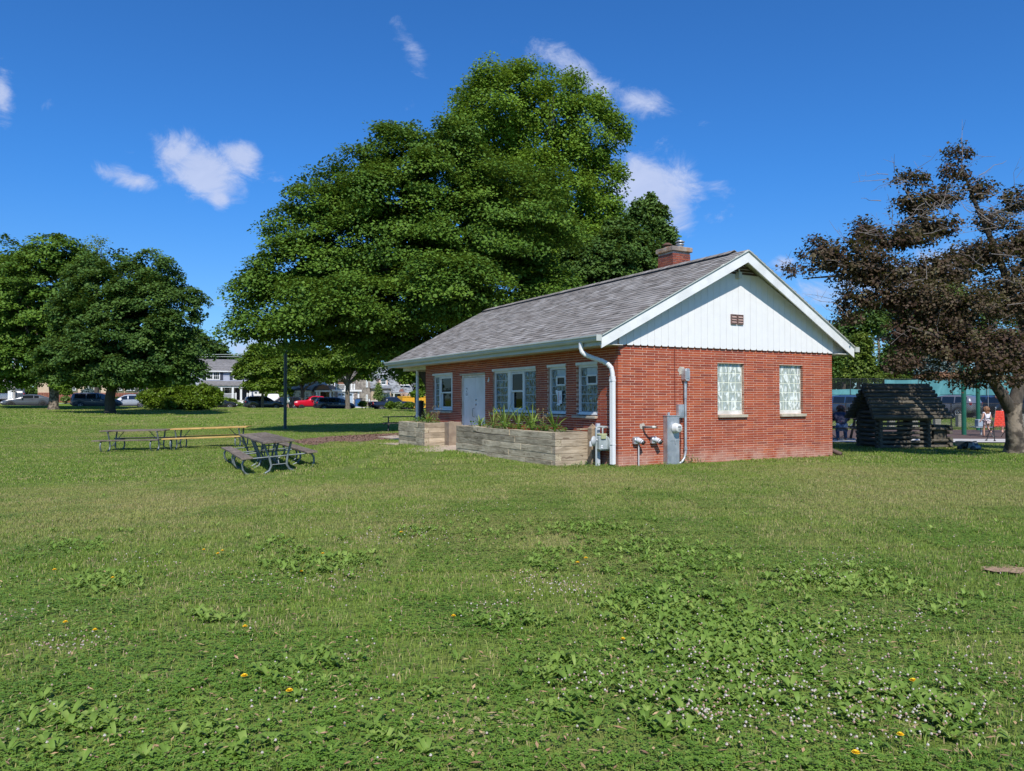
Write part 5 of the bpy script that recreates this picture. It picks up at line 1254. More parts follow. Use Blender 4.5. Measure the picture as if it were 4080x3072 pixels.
# utility pole
up = pos(3512, 100); u = tag(thing('utility_pole', up, 0), 'utility pole with a pale metal sleeve among the trees behind the tennis fence', 'utility pole')
k = MB(); k.tube([(-.15, 0, -.2), (-.35, 0, 10.6)], [.20, .14], 10); k.build('pole', mat('pole_wood', (.23, .19, .15), (.32, .27, .22), 8, .9), u)
k = MB(); k.tube([(.0, -.2, 1.5), (-.28, -.2, 7.0)], .2, 10); k.build('sleeve', mat('pale_sleeve', (.55, .56, .60), rough=.4), u)
k = MB(); k.box(-1.4, .8, -.05, .05, 9.6, 9.72); k.build('crossarm', m_black, u)
k = MB(); k.tube([(-1.0, -.2, 9.6), (-.9, -.2, 1)], .02, 5); k.build('guy_wire', m_black, u)
# ------------------------------------------------------------------ vehicles
def carpaint(name, c, rough=.25, metal=.0):
    return mat(name, c, tuple(min(1, x * 1.08 + .002) for x in c), 2, rough, metal=metal, coat=.8)
m_rim = mat('alloy_rim', (.45, .46, .48), rough=.3, metal=.7); m_rimd = mat('dark_rim', (.03, .03, .03), rough=.4, metal=.3)
m_tail = mat('tail_light', (.40, .015, .02), rough=.2); m_head = mat('head_light', (.62, .64, .66), rough=.1, spec=.9); m_chrome = mat('chrome', (.6, .6, .62), rough=.15, metal=.9)
m_plas = mat('black_plastic_trim', (.02, .02, .022), rough=.6)
def car(kind, paint, loc, rz, lab, rim=None, grp=None, bed=None):
    """front faces local +x. profile stations: (x, z_bottom, z_belt, z_top, half width at belt, half width at top)"""
    rim = rim or m_rim
    D = dict(
        sedan=(4.85, 1.44, .92, [(-2.42, .42, .95, .96, .74), (-2.3, .3, 1.02, 1.04, .86), (-1.75, .22, 1.05, 1.12, .92), (-1.15, .2, 1.0, 1.36, .92), (-.3, .2, .97, 1.44, .93), (.35, .2, .95, 1.40, .93), (1.25, .2, .93, .98, .92), (2.0, .22, .82, .86, .88), (2.35, .3, .68, .72, .78), (2.43, .38, .6, .62, .66)]),
        wagon=(4.80, 1.66, .93, [(-2.4, .45, .92, .98, .76), (-2.32, .36, 1.02, 1.30, .86), (-2.05, .28, 1.06, 1.58, .90), (-1.1, .26, 1.02, 1.66, .92), (-.2, .26, 1.0, 1.66, .92), (.45, .26, .98, 1.56, .92), (1.25, .26, .98, 1.04, .92), (2.0, .28, .88, .93, .88), (2.33, .36, .74, .78, .78), (2.4, .42, .64, .66, .66)]),
        suv=(4.62, 1.70, .92, [(-2.3, .5, 1.0, 1.08, .78), (-2.22, .4, 1.08, 1.40, .86), (-1.98, .32, 1.12, 1.64, .90), (-1.1, .3, 1.06, 1.70, .92), (-.2, .3, 1.04, 1.70, .92), (.4, .3, 1.02, 1.60, .92), (1.15, .3, 1.02, 1.12, .92), (1.9, .32, .98, 1.03, .89), (2.22, .38, .84, .88, .80), (2.31, .46, .72, .74, .68)]),
        van=(5.15, 1.74, 1.0, [(-2.56, .42, 1.02, 1.10, .82), (-2.5, .32, 1.1, 1.45, .92), (-2.3, .24, 1.12, 1.68, .95), (-1.2, .22, 1.05, 1.74, .98), (.0, .22, 1.02, 1.74, .98), (.75, .22, 1.0, 1.60, .98), (1.65, .22, 1.0, 1.08, .97), (2.2, .26, .9, .95, .92), (2.5, .34, .72, .76, .80), (2.57, .42, .62, .64, .68)]),
        pickup=(5.9, 1.93, 1.0, [(-2.95, .6, 1.28, 1.29, .94), (-2.9, .5, 1.30, 1.31, .97), (-1.5, .45, 1.30, 1.31, .99), (-1.15, .42, 1.30, 1.32, .99), (-1.05, .42, 1.26, 1.86, .99), (.1, .42, 1.22, 1.93, .99), (.6, .42, 1.24, 1.88, .99), (1.2, .42, 1.28, 1.36, .99), (2.5, .45, 1.26, 1.30, .97), (2.88, .5, 1.20, 1.23, .93), (2.95, .58, 1.12, 1.14, .90)]))[kind]
    Lh, Hh, _, st = D
    t = tag(thing('parked_' + {'sedan': 'car', 'wagon': 'station_wagon', 'suv': 'suv', 'van': 'minivan', 'pickup': 'pickup_truck'}[kind], loc, rz), lab, {'sedan': 'car', 'wagon': 'station wagon', 'suv': 'suv', 'van': 'minivan', 'pickup': 'pickup truck'}[kind], grp)
    # interpolate stations
    xs_ = np.linspace(st[0][0], st[-1][0], 25); A_ = np.array(st)
    I = [np.interp(xs_, A_[:, 0], A_[:, j]) for j in range(1, 5)]
    wr = .36 if kind in ('pickup', 'suv') else .33
    ax_ = (-Lh / 2 + .98 + (.25 if kind == 'pickup' else 0), Lh / 2 - .93)
    k = MB(); V = []
    for i, x in enumerate(xs_):
        zb, zl, ztp, hw = (I[j][i] for j in range(4))
        cab = ztp - zl; tw = hw - .16 * min(1, cab / .45) if cab > .1 else hw * .93
        zw = zb
        for a in ax_:
            if abs(x - a) < wr * 1.12: zw = max(zw, wr + math.sqrt((wr * 1.12) ** 2 - (x - a) ** 2) * .98)
        ring = [(0, zb), (hw * .78, zb), (hw * .97, max(zb + .10, zw)), (hw, max(zl * .62, zw + .02)), (hw * .985, zl), (tw, max(ztp - .06, zl + .005) if cab > .1 else ztp - .01), (tw - .14, ztp), (0, ztp + .012)]
        V += [(x, y, z) for y, z in ring] + [(x, -y, z) for y, z in ring[-2:0:-1]]
    n = 14; fs = [(i * n + j, i * n + (j + 1) % n, (i + 1) * n + (j + 1) % n, (i + 1) * n + j) for i in range(24) for j in range(n)]
    fs += [tuple(range(n))[::-1], tuple(24 * n + j for j in range(n))]
    k.add(V, fs, 0, True); k.build('body', paint, t)
    # inner dark arches
    for a in ax_:
        for s_ in (-1, 1):
            k = MB(); k.tube([(a, s_ * (st[4][4] - .22), wr + .01), (a, s_ * (st[4][4] - .015), wr + .01)], wr * 1.1, 18, smooth=False); k.build('wheel_arch', m_plas, t)
            w_ = MB(); T = Matrix.Translation((a, s_ * (st[4][4] - .10), wr)) @ Matrix.Rotation(-s_ * math.pi / 2, 4, 'X')
            w_.lathe([(wr * .62, -.1), (wr * .9, -.11), (wr, -.08), (wr, .08), (wr * .9, .11), (wr * .66, .10), (wr * .62, .07)], 22, M=T); wo_ = w_.build('wheel', m_rubber, t)
            w_ = MB(); w_.lathe([(wr * .64, .06), (wr * .64, .10), (wr * .58, .105), (wr * .56, .07), (.0001, .065)], 20, M=T)
            w_.build('rim', m_rimd if rim is m_rimd else m_plas, wo_)
            w_ = MB()
            for q_ in range(5): an = q_ * 1.2566; w_.bar(T @ Vector((0, 0, .09)), T @ Vector((math.cos(an) * wr * .60, math.sin(an) * wr * .60, .095)), .08, .02)
            w_.lathe([(.05, .07), (.06, .11), (.0001, .115)], 10, M=T); w_.lathe([(wr * .64, .07), (wr * .64, .108), (wr * .56, .108), (wr * .56, .07)], 20, M=T); w_.build('spokes', rim, wo_)
    # glass: follow the cabin
    cab_x = [(x, I[1][i], I[2][i], I[3][i]) for i, x in enumerate(xs_) if I[2][i] - I[1][i] > .16]
    def yat(x, z):
        hw = np.interp(x, xs_, I[3]); zl = np.interp(x, xs_, I[1]); zt2 = np.interp(x, xs_, I[2]); f = min(1, max(0, (z - zl) / max(.01, zt2 - .06 - zl))); tw = hw - .16 * min(1, (zt2 - zl) / .45); return hw * .985 + (tw - hw * .985) * f
    x0, x1 = cab_x[0][0], cab_x[-1][0]
    def side_glass(xa, xb):
        for s_ in (-1, 1):
            k = MB(); V = []; m_ = 6
            for j in range(m_ + 1):
                x = xa + (xb - xa) * j / m_; zl = np.interp(x, xs_, I[1]) + .035; zt2 = max(zl + .02, min(np.interp(x, xs_, I[2]) - .10, Hh - .12))
                V += [(x, s_ * (yat(x, zl) + .006), zl), (x, s_ * (yat(x, zt2) + .006), zt2)]
            k.add(V, [(2 * j, 2 * j + 2, 2 * j + 3, 2 * j + 1) for j in range(m_)]); k.build('side_window', m_carglass, t)
    if kind == 'pickup': cuts = [x0 + .12, -.28, -.2, x1 - .22]
    elif kind == 'sedan': cuts = [x0 + .35, -.62, -.55, .42, .48, x1 - .30]
    else: cuts = [x0 + .18, -1.08, -1.0, -.08, .0, x1 - .28]
    for a, b in zip(cuts[::2], cuts[1::2]): side_glass(a, b)
    def pane(xa, xb, name):
        k = MB(); V = []
        for x, dz in ((xa, .03), (xb, -.04)):
            z = np.interp(x, xs_, I[2]) + .018 + (dz if 0 else 0); hw = np.interp(x, xs_, I[3]) - .24; V += [(x, -hw, z), (x, hw, z)]
        k.add(V, [(0, 1, 3, 2)]); k.build(name, m_carglass, t)
    if kind == 'pickup': pane(1.16, .64, 'windscreen'); 
    elif kind == 'van': pane(1.55, .85, 'windscreen'); 
    elif kind == 'sedan': pane(1.17, .45, 'windscreen'); pane(-1.68, -1.2, 'rear_window')
    else: pane(1.10 if kind == 'suv' else 1.18, .48, 'windscreen')
    if kind in ('suv', 'van', 'wagon'):
        xa = st[1][0]; k = MB(); V = []
        for x in (st[1][0], st[2][0]):
            z = np.interp(x, xs_, I[2]) - .05; hw = np.interp(x, xs_, I[3]) - .22; V += [(x - .05, -hw, z - (.12 if x == st[1][0] else 0)), (x - .05, hw, z - (.12 if x == st[1][0] else 0))]
        k.add(V, [(0, 1, 3, 2)]); k.build('rear_window', m_carglass, t)
    for s_ in (-1, 1):
        k = MB(); zc = I[1][1] - .06 if kind != 'pickup' else 1.05; k.box(st[0][0] + .01, st[1][0] + .20, s_ * (st[1][4] - .16) - .13, s_ * (st[1][4] - .16) + .16 * (1), zc - .10, zc + .08) if kind != 'pickup' else k.box(-2.97, -2.80, s_ * .90 - .09, s_ * .90 + .09, .82, 1.22)
        k.build('tail_light', m_tail, t, .02)
        k = MB(); zc = np.interp(st[-2][0], xs_, I[1]) - .07; k.box(st[-2][0] - .28, st[-2][0] + .03, s_ * (st[-2][4] - .12) - .12, s_ * (st[-2][4] - .12) + .13, zc - .09, zc + .05); k.build('headlight', m_head, t, .02)
        k = MB(); xm = x1 - .35; k.box(xm - .05, xm + .08, s_ * (yat(xm, 1.05) + .0), s_ * (yat(xm, 1.05) + .20), np.interp(xm, xs_, I[1]) + .0, np.interp(xm, xs_, I[1]) + .15); k.build('mirror', paint, t, .02)
        k = MB(); k.box(-.55, -.38, s_ * (yat(-.4, .9) + .004), s_ * (yat(-.4, .9) + .02), .88, .91); k.box(.35, .52, s_ * (yat(.4, .9) + .004), s_ * (yat(.4, .9) + .02), .88, .91); k.build('door_handle', m_chrome if kind == 'van' else paint, t)
        k = MB(); k.box(ax_[0] + wr * 1.1, ax_[1] - wr * 1.1, s_ * (st[4][4] - .03) - .02, s_ * (st[4][4] - .03) + .035, st[4][1] - .02, st[4][1] + .09); k.build('sill_trim', m_plas, t)
    k = MB(); k.box(st[0][0] - .05, st[0][0] + .1, -.7, .7, .40, .60); k.build('rear_bumper', m_plas if kind != 'pickup' else m_chrome, t, .03)
    k = MB(); k.box(st[-1][0] - .1, st[-1][0] + .05, -.6, .6, .38, .56); k.build('front_bumper', m_plas, t, .03)
    if kind == 'pickup': k = MB(); k.box(-2.86, -1.14, -.86, .86, 1.30, 1.325); k.build('bed', m_plas, t)
    if kind in ('suv', 'wagon') :
        for s_ in (-1, 1): k = MB(); k.tube([(-1.7, s_ * .62, Hh - .02), (-1.5, s_ * .62, Hh + .04), (.1, s_ * .62, Hh + .04), (.25, s_ * .62, Hh - .0)], .018, 6); k.build('roof_rail', m_plas, t)
    return t
def st_at(px, n):
    """street position seen at photo column px, n metres beyond the kerb line"""
    u_ = (px - 2040) / 3028
    b = ST0 + BX * n; t_ = (u_ * b.y - b.x) / (AX.x - u_ * AX.y); x, y = street(t_, n); return Vector((x, y, float(road_z(t_)))), t_
p_dgrey = carpaint('dark_grey_paint', (.075, .085, .10)); p_grey = carpaint('warm_grey_paint', (.10, .10, .105)); p_silver = carpaint('silver_paint', (.45, .50, .56), .3, .3); p_white = carpaint('white_car_paint', (.75, .76, .78)); p_blk = carpaint('black_car_paint', (.012, .013, .016)); p_navy = carpaint('dark_navy_paint', (.010, .014, .030)); p_red = carpaint('red_car_paint', (.52, .006, .022)); p_slate = carpaint('slate_paint', (.022, .028, .036)); p_blue = carpaint('blue_car_paint', (.03, .065, .14)); p_gm = carpaint('gunmetal_paint', (.12, .125, .15))
GP = 'cars parked along the far street'
def stcar(kind, paint, px, n, flip, lab, **kw): v, t_ = st_at(px, n); return car(kind, paint, v + Vector((0, 0, .012)), ANG + (math.pi if flip else 0), lab, grp=GP, **kw)
stcar('sedan', p_dgrey, 112, -2.4, True, 'dark grey fastback sedan at the left end of the street, pointing left', rim=m_rimd)
stcar('van', p_grey, 386, -2.4, False, 'dark grey minivan behind the two left maple trunks')
stcar('wagon', p_silver, 508, 4.6, True, 'silver station wagon between the maple trunk and the big hedge')
stcar('sedan', p_blk, 860, -2.4, False, 'black hatchback half hidden by the right end of the big hedge'); 
stcar('suv', p_slate, 1050, -2.4, False, 'dark suv behind the slender street tree left of the lamp post')
stcar('pickup', p_red, 1255, 4.4, True, 'bright red crew cab pickup truck right of the lamp post', rim=m_rimd)
stcar('van', p_navy, 1333, -2.4, False, 'dark navy minivan in front of the red pickup')
stcar('pickup', p_navy, 1560, -2.2, False, 'black pickup truck partly behind green shrubs left of the porch')
stcar('suv', p_blk, 1130, 4.6, True, 'black suv just behind the white clad jogger')
def ycar(kind, paint, px, n, rz, lab, dz=0, **kw): v, t_ = st_at(px, n); v.z = g1(v.x, v.y) + .03 + dz; return car(kind, paint, v, ANG + rz, lab, **kw)
ycar('suv', p_white, 15, 13, R(175), 'white suv in the carport at the far left')
ycar('suv', p_dgrey, 88, 14, R(80), 'grey suv in the driveway behind the dark sedan')
ycar('suv', p_white, 1098, 15, R(70), 'white suv standing in the driveway behind the dark suv, rear window showing')
# right side car park
def rcar(kind, paint, px, Y, rz, lab, **kw): v = pos(px, Y); v.z += .03; return car(kind, paint, v, rz, lab, grp='cars in the car park beyond the play area', **kw)
rcar('suv', p_blue, 3338, 60, R(128), 'dark blue suv nearest the corner of the brick building, tail light showing')
rcar('suv', p_white, 3400, 67, R(178), 'white suv behind the dark blue suv at the corner of the building')
rcar('suv', p_gm, 3772, 60, R(122), 'gunmetal suv right of the playhouse roof, seen from behind')
rcar('suv', p_blue, 3905, 66, R(115), 'dark blue suv behind the green swing posts')
rcar('wagon', p_blk, 3985, 62, R(118), 'black wagon behind the toddler')
rcar('suv', p_slate, 4110, 58, R(120), 'dark suv at the right edge beyond the purple tree trunk')
# jogger
J = dict(stand); J.update(knl=(-.05, .12, .30), anl=(-.05, .0, .12), tol=(-.05, .05, .08), knr=(.06, .05, .27), anr=(.06, -.03, .04), tor=(.06, .04, .015), ell=(-.15, -.06, .66), wrl=(-.14, .08, .66), hal=(-.13, .11, .67), elr=(.15, -.06, .66), wrr=(.14, .08, .66), har=(.13, .11, .67))
v, t_ = st_at(1147, -4.9); v.z = g1(v.x, v.y) + .01
person(v, R(60), 1.72, J, [shirt(mat('pale_aqua_shirt', (.48, .66, .66), rough=.8), .4), shorts(m_wcl, .6)], 'jogger in pale shirt and white shorts beside the lamp post, in front of the street', (m_cap, 1.1, .1))

# ------------------------------------------------------------------ street
ts = [-45 + i * 5 for i in range(23)]
def stband(name, n0_, n1_, m, dz, kind='structure', z_of=None):
    k = MB(); V = []
    for t in ts:
        for n in (n0_, n1_):
            x, y = street(t, n); V.append((x, y, (float(road_z(t)) if z_of is None else g1(x, y)) + dz))
    k.add(V, [(2 * i, 2 * i + 1, 2 * i + 3, 2 * i + 2) for i in range(len(ts) - 1)]); return tag(k.build(name, m), kind=kind)
stband('road', -3.9, 6.6, bpy.data.materials['asphalt'], 0)
stband('sidewalk', 9.6, 11.0, m_path, .03, z_of=True)
for a, b in ((-4.12, -3.9), (6.6, 6.82)):
    k = MB(); V = []
    for t in ts:
        for n, dz in ((a, -.02), (a, .12), (b, .12), (b, -.02)): x, y = street(t, n); V.append((x, y, float(road_z(t)) + dz))
    k.add(V, [(4 * i + j, 4 * i + j + 1, 4 * i + j + 5, 4 * i + j + 4) for i in range(len(ts) - 1) for j in range(3)]); tag(k.build('kerb', m_path), kind='structure')
for pxs in ((-60, 90), (1020, 1130), (1400, 1470)):
    v0, t0 = st_at(pxs[0], 7); v1, t1 = st_at(pxs[1], 7); k = MB(); V = []
    for n in (6.8, 9, 11, 14, 18):
        for t in (t0, t1): x, y = street(t, n); V.append((x, y, g1(x, y) + .05))
    k.add(V, [(2 * i, 2 * i + 1, 2 * i + 3, 2 * i + 2) for i in range(4)]); tag(k.build('driveway', m_path), kind='structure')

# ------------------------------------------------------------------ houses. local x along the street, y away from it, front wall at y=0
m_lap = mat('grey_lap_siding', (.40, .43, .52), (.36, .39, .48), 3, .7, rand=.05); m_lapw = mat('white_lap_siding', (.74, .76, .79), (.68, .70, .73), 3, .7, rand=.03)
m_hroof = mat('house_shingle', (.155, .15, .148), (.23, .22, .215), 3, .95, .4, 8, rand=.12); m_hroof2 = mat('slate_blue_shingle', (.13, .14, .15), (.32, .34, .36), 2.2, .95, .5, 6, rand=.15); m_mroof = mat('dark_metal_roof', (.07, .075, .085), rough=.4)
m_stonew = mat('fieldstone', (.22, .19, .165), (.36, .32, .27), 3.0, .9, .5, 6, c3=(.17, .145, .13), rand=.2); m_stucco = mat('tan_stucco', (.56, .44, .33), (.48, .37, .27), 1.5, .9); m_cream = mat('cream_stucco', (.60, .47, .34), (.54, .42, .30), 1.5, .9)
m_hbrick = mat('house_brick', (.25, .09, .06), (.33, .14, .10), 5, .9, rand=.15); m_olive = mat('olive_trim', (.14, .15, .09), rough=.7); m_shut = mat('navy_shutter', (.04, .045, .07), rough=.6); m_wing = mat('house_glass', (.03, .045, .05), (.06, .08, .08), 2, .12, spec=.8)
def siding(parent, x0, x1, y, z0, z1, m, h=.20, top=None, name='siding_course'):
    """lap courses, each a board, leaning out at the bottom"""
    z = z0
    while z < z1 - .02:
        a, b = x0, x1
        if top: f = min(1, max(0, (z + h / 2 - z0) / (z1 - z0))); cx = (x0 + x1) / 2; a = x0 + (cx - x0) * f * top; b = x1 - (x1 - cx) * f * top
        zz = min(z + h, z1); k = MB(); k.add([(a, y, z), (b, y, z), (b, y, zz), (a, y, zz), (a, y - .035, z), (b, y - .035, z), (b, y - .012, zz), (a, y - .012, zz)], [(4, 5, 6, 7), (0, 4, 7, 3), (1, 2, 6, 5), (0, 1, 5, 4), (3, 7, 6, 2)]); k.build(name, m, parent); z += h
def hwin(parent, x0, x1, z0, z1, y, mull=1, muntin=0, trim=m_white, w_=.10, shutters=None, sill=True):
    k = MB(); 
    k.box(x0 - w_, x1 + w_, y - .09, y + .02, z1, z1 + w_); k.box(x0 - w_, x1 + w_, y - .09, y + .02, z0 - w_, z0); k.box(x0 - w_, x0, y - .09, y + .02, z0, z1); k.box(x1, x1 + w_, y - .09, y + .02, z0, z1)
    for i in range(1, mull): x = x0 + (x1 - x0) * i / mull; k.box(x - .06, x + .06, y - .085, y + .02, z0, z1)
    f = k.build('window', trim, parent)
    for i in range(mull):
        a, b = x0 + (x1 - x0) * i / mull + (.06 if i else 0), x0 + (x1 - x0) * (i + 1) / mull - (.06 if i < mull - 1 else 0)
        for c, d in ((z0, (z0 + z1) / 2 - .025), ((z0 + z1) / 2 + .025, z1)): q = MB(); q.box(a + .03, b - .03, y - .05, y - .045, c + .02, d - .02); q.build('pane', m_wing, f)
        q = MB(); q.box(a, b, y - .06, y - .035, (z0 + z1) / 2 - .025, (z0 + z1) / 2 + .025); q.box(a, a + .03, y - .06, y - .035, z0, z1); q.box(b - .03, b, y - .06, y - .035, z0, z1); q.box(a + .03, b - .03, y - .06, y - .035, z0, z0 + .02); q.box(a + .03, b - .03, y - .06, y - .035, z1 - .02, z1)
        for j in range(1, muntin): x = a + (b - a) * j / muntin; q.box(x - .015, x + .015, y - .065, y - .055, z0, z1)
        q.build('sash', trim, f)
    if shutters:
        for a in (x0 - w_ - .42, x1 + w_ + .02): k = MB(); k.box(a, a + .40, y - .08, y, z0 - w_, z1 + w_); k.build('shutter', shutters, parent)
    return f
def gable_roof(parent, x0, x1, y0, y1, ze, zr_, m, name='roof', over=.35, courses=12):
    """ridge along x, shingle courses as thin steps"""
    ym = (y0 + y1) / 2; k = MB()
    for s_, (ya, yb) in enumerate(((y0 - over, ym), (y1 + over, ym))):
        for i in range(courses):
            f0, f1 = i / courses, (i + 1) / courses; ya0, ya1 = ya + (yb - ya) * f0, ya + (yb - ya) * f1; z0_, z1_ = ze - .1 + (zr_ - ze + .1) * f0, ze - .1 + (zr_ - ze + .1) * f1
            k.add([(x0 - over, ya0, z0_ + .03), (x1 + over, ya0, z0_ + .03), (x1 + over, ya1, z1_), (x0 - over, ya1, z1_), (x0 - over, ya0, z0_ - .02), (x1 + over, ya0, z0_ - .02)], [(0, 1, 2, 3), (4, 5, 1, 0)])
    k.add([(x0, y0, ze - .12), (x1, y0, ze - .12), (x1, ym, zr_ - .1), (x0, ym, zr_ - .1), (x1, y1, ze - .12), (x0, y1, ze - .12)], [(0, 1, 2, 3), (3, 2, 4, 5)])
    k.add([(x0 + .0, y0, ze - .1), (x0, y1, ze - .1), (x0, ym, zr_ - .1)], [(0, 1, 2)]); k.add([(x1, y0, ze - .1), (x1, y1, ze - .1), (x1, ym, zr_ - .1)], [(0, 1, 2)])
    return k.build(name, m, parent)
def shed(parent, x0, x1, y0, z0, y1, z1, m, name='porch_roof', n=5):
    k = MB()
    for i in range(n):
        f0, f1 = i / n, (i + 1) / n; a0, a1 = y0 + (y1 - y0) * f0, y0 + (y1 - y0) * f1; b0, b1 = z0 + (z1 - z0) * f0, z0 + (z1 - z0) * f1
        k.add([(x0, a0, b0 + .03), (x1, a0, b0 + .03), (x1, a1, b1), (x0, a1, b1), (x0, a0, b0 - .08), (x1, a0, b0 - .08), (x1, a1, b1 - .1), (x0, a1, b1 - .1)], [(0, 1, 2, 3), (4, 5, 1, 0), (7, 6, 5, 4), (0, 3, 7, 4), (1, 5, 6, 2)])
    return k.build(name, m, parent)
def box_part(parent, name, m, *b, bevel=0): k = MB(); k.box(*b); return k.build(name, m, parent, bevel)
def railing(parent, x0, x1, y, z0, z1, m=m_white, step=.14):
    k = MB(); k.box(x0, x1, y - .04, y + .04, z1 - .07, z1); k.box(x0, x1, y - .03, y + .03, z0, z0 + .06); r_ = k.build('railing', m, parent)
    x = x0 + .06
    while x < x1: q = MB(); q.box(x - .022, x + .022, y - .022, y + .022, z0 + .06, z1 - .07); q.build('baluster', m, r_); x += step
    for x in (x0, x1): q = MB(); q.box(x - .07, x + .07, y - .07, y + .07, z0 - .05, z1 + .1); q.build('newel', m, r_)
def house(name, px_left, n, lab):
    v, t_ = st_at(px_left, n); v.z = g1(v.x, v.y) + .0; o = tag(thing(name, v, ANG), lab, 'house'); o['px_m'] = 0; return o, v
def hx(o, px, y=0):
    """local x of photo column px on the plane local y"""
    u_ = (px - 2040) / 3028; b = Vector(o.location) + BX * y; return (u_ * b.y - b.x) / (AX.x - u_ * AX.y)
def hz(o, px, py, y=0):
    x = hx(o, px, y); w_ = Vector(o.location) + BX * y + AX * x; return EYE - (py - 1592) / 3028 * w_.y - o.location.z
# grey sided house
H1, v1 = house('grey_house', 737, 17, 'two storey grey sided house with white porch behind the big hedge')
X = lambda px, y=0: hx(H1, px, y); Z = lambda px, py, y=0: hz(H1, px, py, y)
xl, xr = X(760), X(1010); ze_, zrg = Z(900, 1478), Z(900, 1432, 4)
box_part(H1, 'wall', m_lap, xl, xr, .001, 8, -.5, ze_); siding(H1, xl, xr, 0, Z(900, 1524), ze_ - .05, m_lap, .21)
gable_roof(H1, X(835, 0) - 1.2, xr + .2, 0, 8, ze_, zrg, m_hroof)
box_part(H1, 'cornice', m_white, X(835) - 1.4, xr + .4, -.42, -.36, ze_ - .16, ze_ + .0)
hwin(H1, X(824), X(873), Z(850, 1511), Z(850, 1484), 0, 2, 3, shutters=m_shut); hwin(H1, X(930), X(948), Z(940, 1511), Z(940, 1484), 0, 1, 3, shutters=m_shut)
px0, px1, yp = X(800, -2.2), X(1000, -2.2), -2.2
shed(H1, px0, px1, yp - .3, Z(880, 1535, yp), 0, Z(880, 1518), m_hroof)
box_part(H1, 'porch_beam', m_white, px0 + .1, px1 - .1, yp - .12, yp + .1, Z(880, 1541, yp) - .12, Z(880, 1541, yp) + .12)
zd = Z(900, 1594, yp)
box_part(H1, 'porch_deck', m_path, px0, px1, yp - .1, 0, -.6, zd)
box_part(H1, 'porch_back_wall', mat('porch_wall', (.30, .30, .27), rough=.8), px0, px1, -.05, -.002, zd, Z(880, 1541, yp))
for px in (882, 927, 960, 998):
    box_part(H1, 'column', m_white, X(px, yp) - .13, X(px, yp) + .13, yp - .13, yp + .13, zd, Z(880, 1541, yp) - .1)
railing(H1, X(886, yp), X(925, yp), yp, zd + .1, zd + .95); railing(H1, X(928, yp), X(940, yp), yp, zd + .1, zd + .95); railing(H1, X(985, yp), X(994, yp), yp, zd + .1, zd + .95)
hd_ = box_part(H1, 'front_door', mat('dark_door', (.02, .02, .025), rough=.5), X(938), X(957), -.12, -.05, zd, zd + 2.3); box_part(hd_, 'door_handle', m_chrome, X(955), X(955.6), -.16, -.12, zd + 1, zd + 1.2)
box_part(H1, 'side_door', mat('slate_door', (.04, .05, .06), rough=.5), X(964), X(992), -.12, -.05, zd, zd + 2.3)
hwin(H1, X(895), X(915), zd + .9, zd + 2.1, -.05, 1)
for i in range(5): box_part(H1, 'porch_step', m_white, X(948, yp), X(982, yp), yp - .15 - .3 * (i + 1), yp - .1 - .3 * i, -.6, zd - .19 * (i + 1))
# garage wing of the grey house
gx0, gx1 = X(1000, -1), X(1108, -1); box_part(H1, 'garage_wall', m_lap, gx0, gx1, -1, 6, -.5, Z(1050, 1549, -1)); gable_roof(H1, gx0, gx1, -1, 6, Z(1050, 1549, -1), Z(1050, 1520, 2), m_hroof, 'garage_roof')
gd = box_part(H1, 'garage_door', m_white, X(1010, -1), X(1078, -1), -1.06, -1, -.1, Z(1040, 1558, -1))
for i in range(4): box_part(gd, 'garage_pane', m_wing, X(1014 + i * 16, -1), X(1024 + i * 16, -1), -1.09, -1.06, Z(1040, 1568, -1), Z(1040, 1562, -1))
# flags
def flag(px, n, z0, lab, striped=True, ang=.6):
    v, t_ = st_at(px, n); g0 = g1(v.x, v.y); o = tag(thing('flag', (v.x, v.y, g0 + z0), ANG), lab, 'flag'); k = MB(); k.tube([(0, 0, 0), (1.1, -.5, 1.2)], .02, 6); k.build('flag_pole', m_white, o)
    if striped:
        for i in range(9):
            k = MB(); V = []
            for j in range(5): f = j / 4; x = .25 + .75 * 1; V += [(.35 + .9 * f, -.2 - .05 * math.sin(f * 6), .25 + .35 * f - i * .075), (.35 + .9 * f, -.2 - .05 * math.sin(f * 6), .25 + .35 * f - (i + 1) * .075)]
            k.add(V, [(2 * j, 2 * j + 2, 2 * j + 3, 2 * j + 1) for j in range(4)]); k.build('stripe', m_inkred if i % 2 == 0 else m_paper, o)
        k = MB(); k.box(.85, 1.26, -.27, -.26, .12, .62); k.build('canton', m_navy, o)
    else:
        k = MB(); n_ = 10
        for i in range(n_):
            a0, a1 = math.pi * i / n_, math.pi * (i + 1) / n_; k.add([(.5, -.3, 0), (.5 + .5 * math.cos(a0), -.3, .5 * math.sin(a0)), (.5 + .5 * math.cos(a1), -.3, .5 * math.sin(a1))], [(0, 1, 2)])
        k.build('bunting', mat('orange_bunting', (.30, .10, .05), (.18, .14, .16), 3, .7), o)
flag(1082, 14, 2.2, 'red and white striped flag on a pole beside the white garage')
flag(1586, 14, 2.4, 'small orange bunting flag over the door of the stone house', False)
# white house with balcony over garage
H2, v2 = house('white_house', 1130, 17, 'white two storey house with balcony above a pale blue garage door')
X = lambda px, y=0: hx(H2, px, y); Z = lambda px, py, y=0: hz(H2, px, py, y)
xl, xr = X(1128), X(1335); z2 = Z(1200, 1478)
box_part(H2, 'wall', m_lapw, xl, xr, .001, 9, -.5, z2); siding(H2, xl, xr, 0, Z(1250, 1560), z2, m_lapw, .22); gable_roof(H2, xl, xr, 0, 9, z2, Z(1250, 1425, 4.5), m_hroof)
hwin(H2, X(1150), X(1175), Z(1200, 1530), Z(1200, 1500), 0, 2, 3); hwin(H2, X(1250), X(1275), Z(1260, 1530), Z(1260, 1500), 0, 2, 3)
